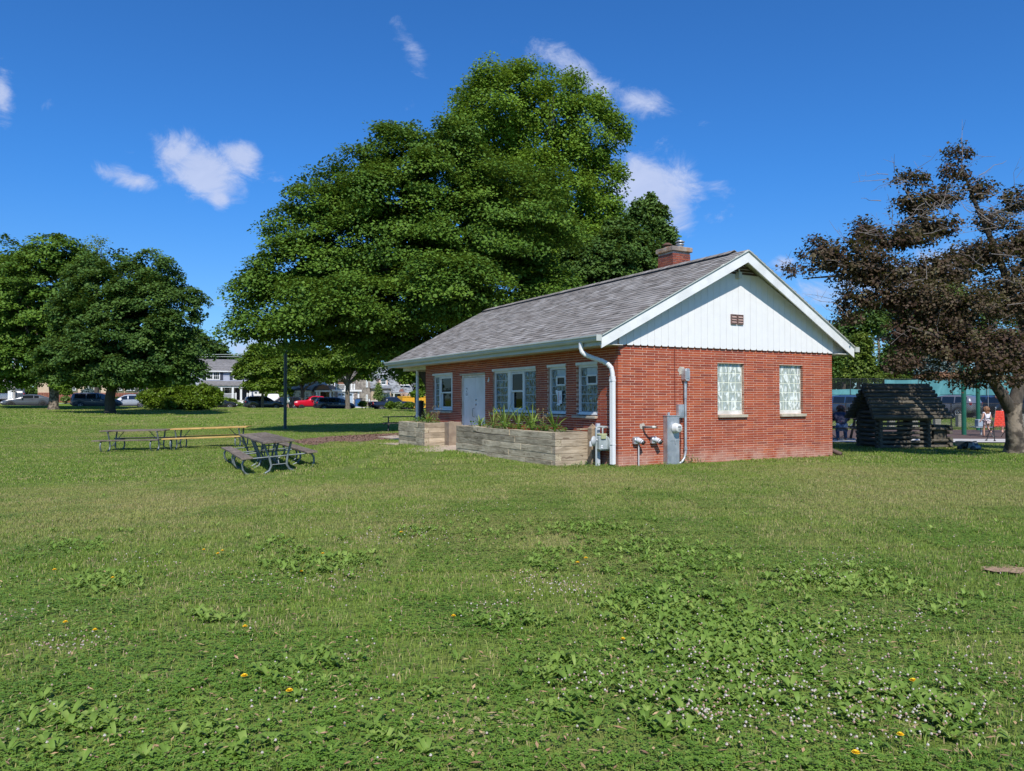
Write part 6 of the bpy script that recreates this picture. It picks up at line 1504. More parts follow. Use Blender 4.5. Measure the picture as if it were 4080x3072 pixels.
# bay with hipped metal roof
bx0, bx1, yb = X(1175, -1.5), X(1242, -1.5), -1.5
box_part(H2, 'bay', m_white, bx0, bx1, yb, 0, -.5, Z(1210, 1556, yb)); k = MB(); zb1 = Z(1210, 1556, yb); zb2 = Z(1210, 1545, 0) ; k.add([(bx0 - .2, yb - .2, zb1), (bx1 + .2, yb - .2, zb1), (bx1 - .8, 0, zb2), (bx0 + .8, 0, zb2), (bx0 - .2, 0, zb1), (bx1 + .2, 0, zb1)], [(0, 1, 2, 3), (0, 3, 4), (1, 5, 2)]); k.build('bay_roof', m_mroof, H2)
hwin(H2, X(1190, yb), X(1228, yb), Z(1210, 1583, yb), Z(1210, 1567, yb), yb, 3, 3)
# portico
yq = -2.2; k = MB(); xc, hwp = X(1288, yq), 1.3; z_ = Z(1290, 1561, yq); k.prism([(xc - hwp, z_), (xc + hwp, z_), (xc + hwp * .55, z_ + .85), (xc, z_ + 1.15), (xc - hwp * .55, z_ + .85)], 1, yq, 0); k.build('portico_gable', mat('brown_gable', (.20, .12, .08), rough=.8), H2)
for px in (1262, 1272, 1316, 1328): box_part(H2, 'column', m_white, X(px, yq) - .14, X(px, yq) + .14, yq - .14, yq + .14, -.3, z_)
box_part(H2, 'portico_beam', m_white, X(1254, yq), X(1334, yq), yq - .18, yq + .15, z_ - .02, z_ + .22)
box_part(H2, 'front_door', mat('brown_door', (.13, .08, .055), rough=.6), X(1277), X(1298), -.1, 0, -.2, z_ - .1); box_part(H2, 'door_surround', m_stucco, X(1262), X(1310), -.04, -.0005, -.2, z_)
shed(H2, X(1305, yq), X(1345, yq), yq, z_ + .1, 0, z_ + 1.1, m_mroof, 'metal_roof')
# garage
yg = -2.6; gx0, gx1 = X(1328, yg), X(1432, yg); zg = Z(1380, 1560, yg)
box_part(H2, 'garage_wall', m_white, gx0, gx1, yg, 5, -.5, zg); box_part(H2, 'garage_cornice', m_white, gx0 - .3, gx1 + .3, yg - .3, yg + .1, zg, Z(1380, 1553, yg))
railing(H2, X(1340, yg), X(1375, yg), yg + .1, Z(1380, 1551, yg), Z(1380, 1531, yg)); railing(H2, X(1402, yg), X(1413, yg), yg + .1, Z(1380, 1551, yg), Z(1380, 1531, yg)); railing(H2, X(1376, yg), X(1401, yg), yg + .12, Z(1380, 1551, yg), Z(1380, 1531, yg))
m_ltb = mat('pale_blue_door', (.36, .45, .54), (.33, .42, .51), 4, .6); gd = box_part(H2, 'garage_door', m_ltb, X(1346, yg), X(1405, yg), yg - .05, yg, -.1, Z(1380, 1567, yg))
for i in range(4): box_part(gd, 'garage_pane', m_wing, X(1348 + i * 14.5, yg), X(1358 + i * 14.5, yg), yg - .08, yg - .05, Z(1380, 1576, yg), Z(1380, 1569, yg))
for j in range(1, 4): box_part(gd, 'panel_joint', m_white, X(1346, yg), X(1405, yg), yg - .056, yg - .05, .1 + j * .55, .13 + j * .55)
for a, b in ((1330, 1345), (1408, 1424)):
    for i in range(9):
        for j in range(2): q = random.Random(i * 9 + j + a); w_ = (X(b, yg) - X(a, yg)) / 2; x_ = X(a, yg) + j * w_ + (.1 if i % 2 else 0) * (1 - j); box_part(H2, 'stone', m_stonew, x_ + .01, x_ + w_ - .01, yg - .10 - q.uniform(0, .04), yg, -.2 + i * .27, -.2 + i * .27 + .25)
box_part(H2, 'roof_dormer', mat('cedar_shake', (.22, .11, .07), rough=.9), X(1345, 3), X(1392, 3), 3, 8, Z(1370, 1532, 3), Z(1370, 1515, 3)); shed(H2, X(1343, 3), X(1395, 3), 2.8, Z(1370, 1516, 3), 6, Z(1370, 1498, 4), m_hroof, 'dormer_roof')
# stone tudor house
H3, v3 = house('stone_house', 1420, 17, 'stone tudor style house with steep grey slate roof and dormers left of the porch')
X = lambda px, y=0: hx(H3, px, y); Z = lambda px, py, y=0: hz(H3, px, py, y)
ys = -1.2; apx = 1455; k = MB(); zt_3 = Z(1455, 1468, ys); x0, x1 = X(1419, ys), X(1477, ys); xm = X(apx, ys)
k.prism([(x0, -.5), (x1, -.5), (x1, Z(1477, 1540, ys)), (X(1461, ys), zt_3), (X(1443, ys), zt_3), (x0, Z(1420, 1550, ys))], 1, ys, 4); k.build('gable_wall', m_stonew, H3)
for r in range(24):     # stones of the gable, in courses
    z0 = .2 + r * .26; q = random.Random(r)
    fz = (z0 - Z(1420, 1550, ys)) / (zt_3 - Z(1420, 1550, ys)); a = x0 + max(0, fz) * (X(1443, ys) - x0) + .05; b = x1 - max(0, (z0 - Z(1477, 1540, ys)) / (zt_3 - Z(1477, 1540, ys))) * (x1 - X(1461, ys)) - .05
    if z0 > zt_3 - .3: break
    x = a
    while x < b - .15:
        w_ = min(q.uniform(.28, .65), b - x)
        k = MB(); k.box(x + .012, x + w_ - .012, ys - q.uniform(.02, .06), ys, z0 + .012, z0 + .245); k.build('stone', m_stonew, H3); x += w_
box_part(H3, 'stone_chimney', m_stonew, X(1421, -1), X(1436, -1), -.6, .8, 0, Z(1430, 1478))
gable_roof(H3, X(1455), X(1665), 0, 9, Z(1600, 1566), Z(1600, 1466, 4.5), m_hroof2, courses=18)
box_part(H3, 'wall', m_stucco, X(1470), X(1660), .02, 8.9, -.5, Z(1600, 1566)); box_part(H3, 'eave_gutter', m_gutter, X(1560), X(1655), -.5, -.38, Z(1600, 1566) - .12, Z(1600, 1566) - .02)
hwin(H3, X(1459.5, ys), X(1462.5, ys), Z(1460, 1541, ys), Z(1460, 1513, ys), ys - .03, 1); hwin(H3, X(1459.5, ys), X(1462.5, ys), Z(1460, 1596, ys), Z(1460, 1575, ys), ys - .03, 1)
for a, b in ((1510, 1545), (1596, 1632)):
    y_ = .6; k = MB(); z0, z1 = Z(a, 1533, y_), Z(a, 1508, y_); k.box(X(a, y_), X(b, y_), y_, 4, z0, z1); dm = k.build('dormer', mat('peach_shake', (.60, .44, .34), rough=.8) if 'peach_shake' not in bpy.data.materials else bpy.data.materials['peach_shake'], H3)
    box_part(dm, 'dormer_trim', m_white, X(a, y_) - .1, X(b, y_) + .1, y_ - .1, y_, z0 - .12, z0); m0 = (a + b) / 2; hwin(dm, X(m0 - 9, y_), X(m0 + 9, y_), Z(m0, 1531, y_), Z(m0, 1512, y_), y_, 1)
    shed(dm, X(a, y_) - .2, X(b, y_) + .2, y_ - .2, z1 + .05, 4.5, z1 + .6, m_hroof2, 'dormer_roof', 3)
yb = -1.6; box_part(H3, 'bay', m_stucco, X(1480, yb), X(1558, yb), yb, 0, -.3, Z(1520, 1548, yb)); shed(H3, X(1474, yb), X(1562, yb), yb - .4, Z(1520, 1546, yb), .6, Z(1520, 1534), m_hroof2, 'bay_roof'); shed(H3, X(1508, -2.4), X(1556, -2.4), -2.5, Z(1530, 1563, -2.4), yb, Z(1530, 1555, yb), m_hroof2, 'window_hood', 2)
hwin(H3, X(1516, yb), X(1549, yb), Z(1530, 1587, yb), Z(1530, 1570, yb), yb, 3, 3, trim=m_white); box_part(H3, 'front_door', m_dark, X(1584), X(1594), -.08, 0, 0, 2.2); box_part(H3, 'door_light', m_wing, X(1577), X(1583), -.06, 0, .3, 2.1)
box_part(H3, 'downpipe', m_white, X(1567, -.4), X(1571, -.4), -.5, -.4, 0, Z(1570, 1567))
# cream and brick house behind the left trees
H4, v4 = house('cream_house', 230, 17, 'cream stucco house with olive trim and brick base behind the left maples')
X = lambda px, y=0: hx(H4, px, y); Z = lambda px, py, y=0: hz(H4, px, py, y)
box_part(H4, 'wall', m_cream, X(150), X(590), .02, 9, -.5, Z(400, 1490)); gable_roof(H4, X(150), X(590), 0, 9, Z(400, 1490), Z(400, 1440, 4.5), m_hroof)
zb_ = Z(400, 1565); k = MB()
for r in range(10):
    for i in range(70): x = X(150) + i * (X(590) - X(150)) / 70; k.box(x + .02, x + (X(590) - X(150)) / 70 - .01, -.10, .0, zb_ - (r + 1) * .17 + .015, zb_ - r * .17)
tag(k.build('brick_base', m_hbrick, H4), kind='stuff')
for a, b in ((345, 362), (375, 392), (470, 485), (505, 535), (560, 575), (280, 300)):
    box_part(H4, 'olive_panel', m_olive, X(a) - .25, X(b) + .25, -.07, 0, zb_ - .1, Z(a, 1515)); hwin(H4, X(a), X(b), zb_ + .35, Z(a, 1530), -.07, 1, 2, trim=m_white, w_=.06)
box_part(H4, 'white_band', m_white, X(150), X(590), -.14, -.07, Z(400, 1516), Z(400, 1510))
# far left white house with carport
H5, v5 = house('white_porch_house', -60, 15, 'white sided house with carport columns at the far left edge')
X = lambda px, y=0: hx(H5, px, y); Z = lambda px, py, y=0: hz(H5, px, py, y)
box_part(H5, 'wall', m_lapw, X(-150), X(10), .02, 9, -.5, Z(0, 1500)); gable_roof(H5, X(-150), X(12), 0, 9, Z(0, 1500), Z(0, 1440, 4), m_hroof); yp = -4
shed(H5, X(-150, yp), X(50, yp), yp, Z(0, 1535, yp), 2, Z(0, 1508, 0), m_hroof); box_part(H5, 'porch_beam', m_white, X(-150, yp), X(52, yp), yp - .1, yp + .1, Z(0, 1540, yp) - .2, Z(0, 1534, yp))
siding(H5, X(-150, yp), X(14, yp), yp + .15, Z(0, 1532, yp) , Z(0, 1512, yp), m_lapw, .2)
for px in (37, 45, -30): box_part(H5, 'column', m_white, X(px, yp) - .14, X(px, yp) + .14, yp - .14, yp + .14, -.4, Z(0, 1540, yp) - .15)
box_part(H5, 'garage_shade_panel', m_dark, X(-120), X(30), -.05, .0, -.2, Z(0, 1540, 0))  # solid dark panel painted in for the shade of the carport
# street furniture
v, t_ = st_at(57, 8); pc = tag(thing('street_pole', (v.x, v.y, g1(v.x, v.y)), 0), 'pale grey concrete street pole beside the carport at far left', 'pole'); k = MB(); k.tube([(0, 0, -.1), (0, 0, 6)], [.16, .12], 12); k.build('pole', m_concrete, pc)
v, t_ = st_at(1424, 13); bn = tag(thing('wheelie_bin', (v.x, v.y, g1(v.x, v.y)), ANG), 'blue recycling bin between the white and the stone house', 'bin'); k = MB(); k.prism([(-.28, 0), (.28, 0), (.34, 1.1), (-.34, 1.1)], 1, -.35, .35); k.build('bin_body', mat('bin_blue', (.02, .09, .25), rough=.5), bn); k = MB(); k.box(-.36, .36, -.38, .38, 1.1, 1.18); k.build('lid', mat('bin_blue_lid', (.015, .07, .2), rough=.5), bn, .02)
for i, (px, lab) in enumerate(((1432, 'grey bin right beside the blue recycling bin'),)):
    v, t_ = st_at(px, 13.3); bn = tag(thing('wheelie_bin', (v.x, v.y, g1(v.x, v.y)), ANG), lab, 'bin'); k = MB(); k.prism([(-.3, 0), (.3, 0), (.36, 1.25), (-.36, 1.25)], 1, -.35, .35); k.build('bin_body', mat('bin_grey', (.07, .065, .065), rough=.5), bn); k = MB(); k.box(-.38, .38, -.38, .38, 1.25, 1.33); k.build('lid', m_plas, bn)
# white garden gate with pickets
v, t_ = st_at(1474, 7.6); gt = tag(thing('picket_gate', (v.x, v.y, g1(v.x, v.y)), ANG), 'white picket gate beside the driveway of the white house', 'gate')
for i in range(6): k = MB(); k.box(i * .2 - .04, i * .2 + .04, -.02, .02, .1, 1.15); k.build('picket', m_white, gt)
for x in (-.12, 1.12): k = MB(); k.box(x - .06, x + .06, -.06, .06, 0, 1.35); k.build('gate_post', m_white, gt)
k = MB(); k.box(-.1, 1.1, .02, .05, .3, .38); k.box(-.1, 1.1, .02, .05, .9, .98); k.build('rail', m_white, gt)
# yellow skip with rubble
v, t_ = st_at(1650, 8.6); dp = tag(thing('dumpster', (v.x, v.y, g1(v.x, v.y)), ANG), 'yellow dumpster full of rubble behind the porch post', 'dumpster'); m_yel = mat('yellow_paint', (.72, .38, .02), (.66, .34, .02), 3, .5)
k = MB(); k.prism([(-2.2, .1), (2.2, .1), (2.2, 1.75), (-2.2, 1.75)], 1, -1.1, 1.1); k.build('bin_body', m_yel, dp)
for i in range(10): k = MB(); x = -2.1 + i * .46; k.box(x, x + .08, -1.17, -1.1, .1, 1.75); k.build('rib', m_yel, dp)
k = MB(); k.box(-2.27, 2.27, -1.18, -1.1, 1.75, 1.87); k.box(-2.27, -2.2, -1.1, 1.1, .1, 1.87); k.build('rim', m_yel, dp)
k = MB(); q = random.Random(4)
for i in range(60): k.box(*(lambda x, y, z, s_: (x, x + s_ * 2, y, y + s_, z, z + s_))(q.uniform(-2, 1.8), q.uniform(-1, .8), q.uniform(1.55, 2.2), q.uniform(.1, .3)), M=Matrix.Rotation(q.uniform(-.05, .05), 4, 'X'))
tag(k.build('rubble', mat('rubble', (.55, .38, .28), (.40, .33, .28), 3, .9, rand=.3), dp), kind='stuff')
# overhead wires
k = MB()
for py in (1412.5, 1421):
    pts = [at(760 + i * 40, py + .6 * abs(i - 3) ** 1.2 * .4, 128) for i in range(7)]; k.tube(pts, .05, 4)
tag(k.build('overhead_wires', mat('pale_wire', (.35, .38, .38), rough=.5)), 'two overhead wires above the roof of the grey house', 'wires')
# ------------------------------------------------------------------ trees
m_bark = mat('grey_brown_bark', (.10, .08, .06), (.20, .165, .13), 5, .95, .9, 14, stretch=(3, 3, .6), c3=(.07, .055, .045))
m_bark2 = mat('dark_bark', (.045, .038, .03), (.08, .065, .05), 5, .95, .8, 14, stretch=(3, 3, .6))
m_bark3 = mat('mottled_light_bark', (.07, .055, .042), (.26, .21, .16), 5, .95, 2.0, 14, c3=(.035, .028, .024), lo=.42, hi=.58)
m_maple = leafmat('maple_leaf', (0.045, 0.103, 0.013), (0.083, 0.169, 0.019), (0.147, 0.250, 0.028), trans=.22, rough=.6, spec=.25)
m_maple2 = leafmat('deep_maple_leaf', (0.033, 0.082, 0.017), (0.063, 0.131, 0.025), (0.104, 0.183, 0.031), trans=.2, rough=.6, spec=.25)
m_lind = leafmat('linden_leaf', (0.083, 0.168, 0.014), (0.142, 0.254, 0.023), (0.216, 0.349, 0.037), trans=.3, rough=.6, spec=.25)
m_street = leafmat('street_tree_leaf', (0.054, 0.114, 0.011), (0.108, 0.195, 0.019), (0.184, 0.269, 0.029), trans=.3)
m_lite = leafmat('light_leaf', (.09, .17, .03), (.15, .25, .05), (.30, .38, .14), trans=.35)
m_dk = leafmat('dark_far_leaf', (0.028, 0.063, 0.012), (0.056, 0.112, 0.018), (0.096, 0.168, 0.025), trans=.2)
m_conif = leafmat('yellow_green_conifer', (.05, .09, .012), (.11, .17, .02), (.19, .25, .035), trans=.2, rough=.6)
m_bspruce = leafmat('blue_spruce', (.05, .09, .09), (.10, .16, .16), (.19, .26, .27), trans=.1, rough=.6)
m_hedge = leafmat('hedge_leaf', (0.067, 0.129, 0.011), (0.125, 0.213, 0.017), (0.206, 0.297, 0.027), trans=.25, rough=.4)
m_crab = leafmat('purple_crab_leaf', (.038, .018, .016), (.075, .045, .028), (.13, .115, .055), trans=.16, rough=.6, spec=.25, patch=.25)
m_brownleaf = leafmat('russet_hedge', (.20, .09, .05), (.30, .15, .09), (.36, .22, .13), trans=.1)
def leaves_mesh(name, blobs, n, size, m, seed, clump=.75, per=70, inner=.22, flat=.42, upw=.9, noise_=.16, base=Vector((0, 0, 0)), droop=.30, zmin=-1e9, cut=None, back=.55, spires=0):
    g = np.random.default_rng(seed); B = np.array(blobs, float); R0 = B[:, 3:].copy(); B[:, 3:] = np.where(R0 > clump * 1.3, R0 - clump * .62, R0); area = (B[:, 3] * B[:, 4] + B[:, 4] * B[:, 5] + B[:, 3] * B[:, 5]); pr = area / area.sum()
    K = max(4, int(n / per)); C = []; NRM = []; SH = []
    lob = g.normal(size=(14, 3)); lob /= np.linalg.norm(lob, axis=1)[:, None]; la = g.uniform(-1, 1, 14)
    tries = 0
    while sum(len(c) for c in C) < K and tries < 60:
        tries += 1; M_ = K * 2
        bi = g.choice(len(B), M_, p=pr); d = g.normal(size=(M_, 3)); d /= np.linalg.norm(d, axis=1)[:, None]
        lump = 1 + noise_ * (np.maximum(0, (d @ lob.T) - .6) @ la) * 2.2 + g.normal(0, noise_ * .3, M_); lump = np.clip(lump, .6, 1.04)
        isin = (g.random(M_) < inner) & (B[bi, 3] > clump * 1.6)
        f = np.where(isin, g.uniform(.25, .80, M_), np.minimum(1.05, 1 - np.abs(g.normal(0, .13, M_)))) * lump
        P = B[bi, :3] + d * B[bi, 3:] * f[:, None]
        q = np.min(np.where(np.arange(len(B))[None] == bi[:, None], 9, (((P[:, None] - B[None, :, :3]) / B[None, :, 3:]) ** 2).sum(-1)), 1)
        ok = (isin | (q > .72)) & (P[:, 2] > zmin)
        cy = B[:, 1].mean(); ok &= ~((P[:, 1] > cy + .5) & (g.random(M_) > back) & ~isin)
        if cut is not None: ok &= cut(P)
        nn = d / B[bi, 3:]; nn /= np.linalg.norm(nn, axis=1)[:, None]
        C.append(P[ok]); NRM.append(nn[ok]); SH.append(isin[ok])
    C = np.concatenate(C)[:K]; NRM = np.concatenate(NRM)[:K]; SH = np.concatenate(SH)[:K]; K = len(C)
    cs = clump * g.uniform(.6, 1.35, K)
    idx = np.repeat(np.arange(K), per); N_ = len(idx)
    off = g.normal(size=(N_, 3)); r_ = g.random(N_) ** .45; off /= np.linalg.norm(off, axis=1)[:, None]; off *= r_[:, None]
    off[:, 2] *= flat; s_ = cs[idx]
    P = C[idx] + off * s_[:, None]; P[:, 2] -= droop * (off[:, 0] * NRM[idx, 0] + off[:, 1] * NRM[idx, 1]) * s_ * 1.3
    if spires:
        P[:, 2] += 0
    P = P[P[:, 2] > zmin]; N_ = len(P); idx = idx[:N_]
    nr = np.array([0, 0, upw]) + NRM[idx] * .55 + g.normal(0, .42, (N_, 3)); nr /= np.linalg.norm(nr, axis=1)[:, None]
    u = g.normal(size=(N_, 3)) + NRM[idx] * .8; u -= nr * (u * nr).sum(1)[:, None]; u /= np.linalg.norm(u, axis=1)[:, None]; v = np.cross(nr, u)
    L = size * g.uniform(.6, 1.3, N_) * np.where(SH[idx], 1.6, 1.0); L = L[:, None]
    V = np.empty((N_, 4, 3)); V[:, 0] = P; V[:, 1] = P + u * L * .5 + v * L * .48 + nr * L * .14; V[:, 2] = P + u * L; V[:, 3] = P + u * L * .5 - v * L * .48 + nr * L * .14
    V = V.reshape(-1, 3) - np.array(base)
    me = bpy.data.meshes.new(name); me.vertices.add(N_ * 4); me.loops.add(N_ * 4); me.polygons.add(N_)
    me.vertices.foreach_set('co', V.ravel()); me.loops.foreach_set('vertex_index', np.arange(N_ * 4)); me.polygons.foreach_set('loop_start', np.arange(N_) * 4); me.polygons.foreach_set('loop_total', np.full(N_, 4))
    me.update(); a = me.attributes.new('tint', 'FLOAT', 'POINT'); ct = g.uniform(0, .5, K) * (1 - .6 * SH)  # inner clumps tinted darker, shade inside the crown put into the colour
    a.data.foreach_set('value', np.repeat(np.clip(ct[idx] + g.uniform(0, .55, N_), 0, 1), 4)); me.materials.append(m); return me
def pb(lst, Y, dz=1.0):
    """blobs given in photo pixels (cx, cy, rx, ry[, dY, ryd]) at depth Y -> metres"""
    out = []
    for b in lst:
        cx, cy, rx, ry = b[:4]; y = Y + (b[4] if len(b) > 4 else 0); c = at(cx, cy, y); s_ = y / 3028
        out.append((c.x, c.y, c.z, rx * s_, (b[5] if len(b) > 5 else rx * s_ * dz), ry * s_))
    return out
def bumps(B, n, r_, seed, tall=1.0, up=-.4):
    g = random.Random(seed); out = []
    t_ = 0
    while len(out) < n and t_ < n * 40:
        t_ += 1; b = g.choice(B); d = Vector((g.gauss(0, 1), g.gauss(0, 1), g.gauss(0, 1))).normalized()
        if d.z < up or d.y > .4: continue
        q = r_ * g.uniform(.6, 1.3); p = (b[0] + d.x * max(b[3] - q * .95, b[3] * .4), b[1] + d.y * max(b[4] - q * .95, b[4] * .4), b[2] + d.z * max(b[5] - q * .95, b[5] * .4))
        if any(((p[0] - c[0]) / c[3]) ** 2 + ((p[1] - c[1]) / c[4]) ** 2 + ((p[2] - c[2]) / c[5]) ** 2 < .80 for c in B if c is not b): continue
        out.append((p[0], p[1], p[2] + q * (tall - 1) * .3, q, q, q * (tall if d.z > .35 else .75)))
    return B + out
def limb_pts(p, q, g, n=5, wob=.08, sag=0):
    p = Vector(p); q = Vector(q); L = (q - p).length; out = []
    for i in range(n + 1):
        f = i / n; v = p.lerp(q, f); 
        if 0 < i < n: v += Vector((g.uniform(-1, 1), g.uniform(-1, 1), g.uniform(-1, 1))) * L * wob
        v.z += sag * math.sin(f * math.pi) * L; out.append(v)
    return out
def tree(name, base, blobs, n, size, m, bark, r0, lab, cat='tree', grp=None, seed=1, fork=None, limbs=9, extra=None, **kw):
    g = random.Random(seed); base = Vector(base); o = tag(thing(name, base), lab, cat, grp); B = blobs
    cz = np.mean([b[2] for b in B]); cx = np.mean([b[0] for b in B]); cy_ = np.mean([b[1] for b in B])
    top = max(b[2] + b[5] * .5 for b in B); low = min(b[2] - b[5] for b in B)
    fz = fork if fork else max(low - base.z + .6, (top - base.z) * .22)
    k = MB(); pts = [Vector((0, 0, -.3)), Vector((0, 0, 0)), Vector((g.uniform(-.05, .05), 0, fz * .5)), Vector(((cx - base.x) * .15, 0, fz))]
    k.tube([Vector((0, 0, -.2)), Vector((0, 0, .04)), Vector((0, 0, .35)), pts[2], pts[3]], [r0 * 1.55, r0 * 1.32, r0 * 1.08, r0, r0 * .92], 14); k.build('trunk', bark, o)
    k = MB()
    for i in range(limbs):
        b = B[i % len(B)]; tgt = Vector((b[0] - base.x + g.uniform(-.45, .45) * b[3], b[1] - base.y + g.uniform(-.45, .45) * b[4], b[2] - base.z + g.uniform(-.3, .35) * b[5]))
        st_ = pts[3] + Vector((g.uniform(-.3, .3) * r0, g.uniform(-.3, .3) * r0, g.uniform(-.6, 0)))
        rr = r0 * g.uniform(.35, .6); P = limb_pts(st_, tgt, g, 5, .05, .06); k.tube(P, [rr, rr * .8, rr * .62, rr * .45, rr * .3, rr * .12], 8)
        for j in range(2): q_ = P[2 + j] + Vector((g.uniform(-1, 1) * b[3] * .5, g.uniform(-1, 1) * b[4] * .4, g.uniform(.0, .6) * b[5])); k.tube(limb_pts(P[2 + j], q_, g, 3, .06), [rr * .4, rr * .3, rr * .18, rr * .06], 6)
    if extra: extra(k, base, g)
    k.build('limbs', bark, o)
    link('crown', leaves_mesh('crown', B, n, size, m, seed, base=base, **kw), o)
    return o
# the big maple
Ym = 38.0; mbp = pos(1745, Ym + 1)
def maple_extra(k, base, g):
    for (a, b, c_, r_) in ((1745, 1470, 1640, .26), (1745, 1470, 1560, .22), (1745, 1480, 1830, .22)):
        p = at(a, b, Ym) - base; q = at(c_, 1230, Ym - 2) - base; k.tube(limb_pts(p, q, g, 5, .05, .05), [r_, r_ * .8, r_ * .65, r_ * .5, r_ * .3, r_ * .15], 8)
tree('maple_tree', mbp, bumps(pb([(1310, 1110, 330, 310), (1660, 920, 370, 340), (1960, 960, 350, 360), (1105, 1130, 165, 190, -1), (1450, 1240, 330, 170, -2), (1870, 730, 210, 180), (1430, 830, 180, 160), (2130, 1120, 190, 190), (1045, 1270, 100, 90, -1), (1230, 1340, 150, 70, -1), (1560, 1330, 160, 90, -2.5), (1750, 1200, 300, 160, -3), (1620, 700, 230, 190), (1790, 660, 190, 160), (1480, 760, 190, 160), (1330, 860, 190, 170), (1600, 1370, 150, 75, -1), (1720, 1340, 120, 90, 1), (1480, 1370, 110, 60, -1), (1640, 1430, 70, 40, 1)], Ym, .85), 75, .9, 1, 1.2),
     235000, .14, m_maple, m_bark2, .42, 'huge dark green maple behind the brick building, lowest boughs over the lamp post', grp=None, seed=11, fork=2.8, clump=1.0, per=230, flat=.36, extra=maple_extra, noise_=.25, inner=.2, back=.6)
# linden behind it
Yl = 50.0
tree('linden_tree', pos(2200, Yl), bumps(pb([(2070, 470, 290, 215), (2260, 570, 230, 210), (2400, 600, 115, 110), (1860, 590, 140, 90), (2160, 800, 260, 230), (2380, 760, 90, 150), (2120, 330, 150, 80), (2230, 350, 90, 90), (2330, 860, 150, 130), (2300, 1050, 260, 200), (2420, 540, 95, 70)], Yl, .9), 60, .9, 2, 1.3),
     120000, .165, m_lind, m_bark2, .5, 'tallest tree, bright green linden rising behind the big maple', seed=12, clump=.85, per=150, flat=.8, inner=.12, limbs=16, noise_=.22, droop=.15, back=.6)
tree('oak_tree', pos(2520, 45), bumps(pb([(2470, 1060, 170, 170), (2590, 1030, 70, 130), (2550, 950, 38, 90), (2635, 980, 22, 95), (2590, 900, 20, 85), (2548, 880, 18, 70), (2632, 930, 16, 80), (2664, 1000, 15, 70), (2505, 900, 16, 60), (2380, 1090, 150, 150), (2490, 930, 50, 70), (2620, 1100, 60, 70)], 45, .9), 30, .40, 3, 2.4, .1),
     42000, .17, m_maple2, m_bark2, .3, 'dark green tree with upright tips just left of the chimney', seed=13, clump=.36, per=60, flat=.9, upw=.6, inner=.2, noise_=.28)
# left pair of maples and neighbours
tree('maple_tree', pos(440, 62), bumps(pb([(560, 1310, 255, 235), (460, 1180, 180, 160), (600, 1130, 110, 100), (400, 1420, 230, 110), (680, 1400, 140, 110), (560, 1460, 230, 75), (520, 1080, 70, 65), (720, 1250, 90, 110), (330, 1300, 120, 130), (310, 1490, 150, 62), (520, 1510, 190, 55), (700, 1490, 110, 62)], 62, .85), 70, .75, 4, 2.2),
     105000, .20, m_maple2, m_bark2, .38, 'dense round maple left of centre lawn with dark forked trunk', grp='maples at the left of the lawn', seed=21, fork=2.6, clump=.85, per=160, flat=.45, inner=.2)
tree('maple_tree', pos(214, 72), bumps(pb([(190, 1220, 230, 230), (230, 1040, 150, 110), (80, 1300, 190, 170), (150, 1430, 200, 100), (330, 1100, 90, 110), (300, 1440, 110, 85), (60, 1490, 130, 72), (260, 1500, 110, 60)], 72, .85), 40, 1.2, 5, 1.2),
     75000, .23, m_maple, m_bark3, .40, 'tall maple with mottled pale trunk at the left of the lawn', grp='maples at the left of the lawn', seed=22, fork=3.0, clump=1.0, per=160, flat=.42, inner=.2)
tree('background_tree', pos(20, 96), pb([(30, 1180, 120, 190), (-60, 1200, 120, 150), (40, 1050, 40, 50)], 96), 15000, .36, m_street, m_bark2, .4, 'tree crown rising at the far left edge of the photo', grp='trees beyond the street', seed=23, clump=1.2, per=60)
tree('sparse_tree', pos(385, 90), pb([(385, 990, 38, 40), (360, 1080, 50, 80)], 90), 1300, .22, m_lite, m_bark2, .25, 'thin airy treetop just above the left maples', grp='trees beyond the street', seed=24, clump=1.1, per=30, limbs=14)
# hedge
def bush(name, px, Y, blobs, n, size, m, lab, cat='shrub', grp=None, seed=1, base=None, **kw):
    b = base if base is not None else pos(px, Y); o = tag(thing(name, b), lab, cat, grp); k = MB(); g = random.Random(seed)
    for i in range(6): k.tube([(g.uniform(-.2, .2), g.uniform(-.1, .1), -.1), (g.uniform(-.6, .6), g.uniform(-.2, .2), .8)], [.035, .015], 5)
    k.build('stems', m_bark2, o); kw.setdefault('zmin', b.z + .05); kw.setdefault('back', 1)
    link('foliage', leaves_mesh('foliage', blobs, n, size, m, seed, base=b, **kw), o); return o
bush('hedge', 730, 76, pb([(640, 1580, 90, 42), (720, 1575, 90, 48), (800, 1572, 80, 48), (850, 1585, 42, 38), (605, 1595, 46, 34), (730, 1605, 150, 32)], 76, .55), 42000, .16, m_hedge, 'large rounded bright green hedge between the left maples and the grey house', 'hedge', seed=31, clump=.35, per=55, flat=.8, inner=.15)
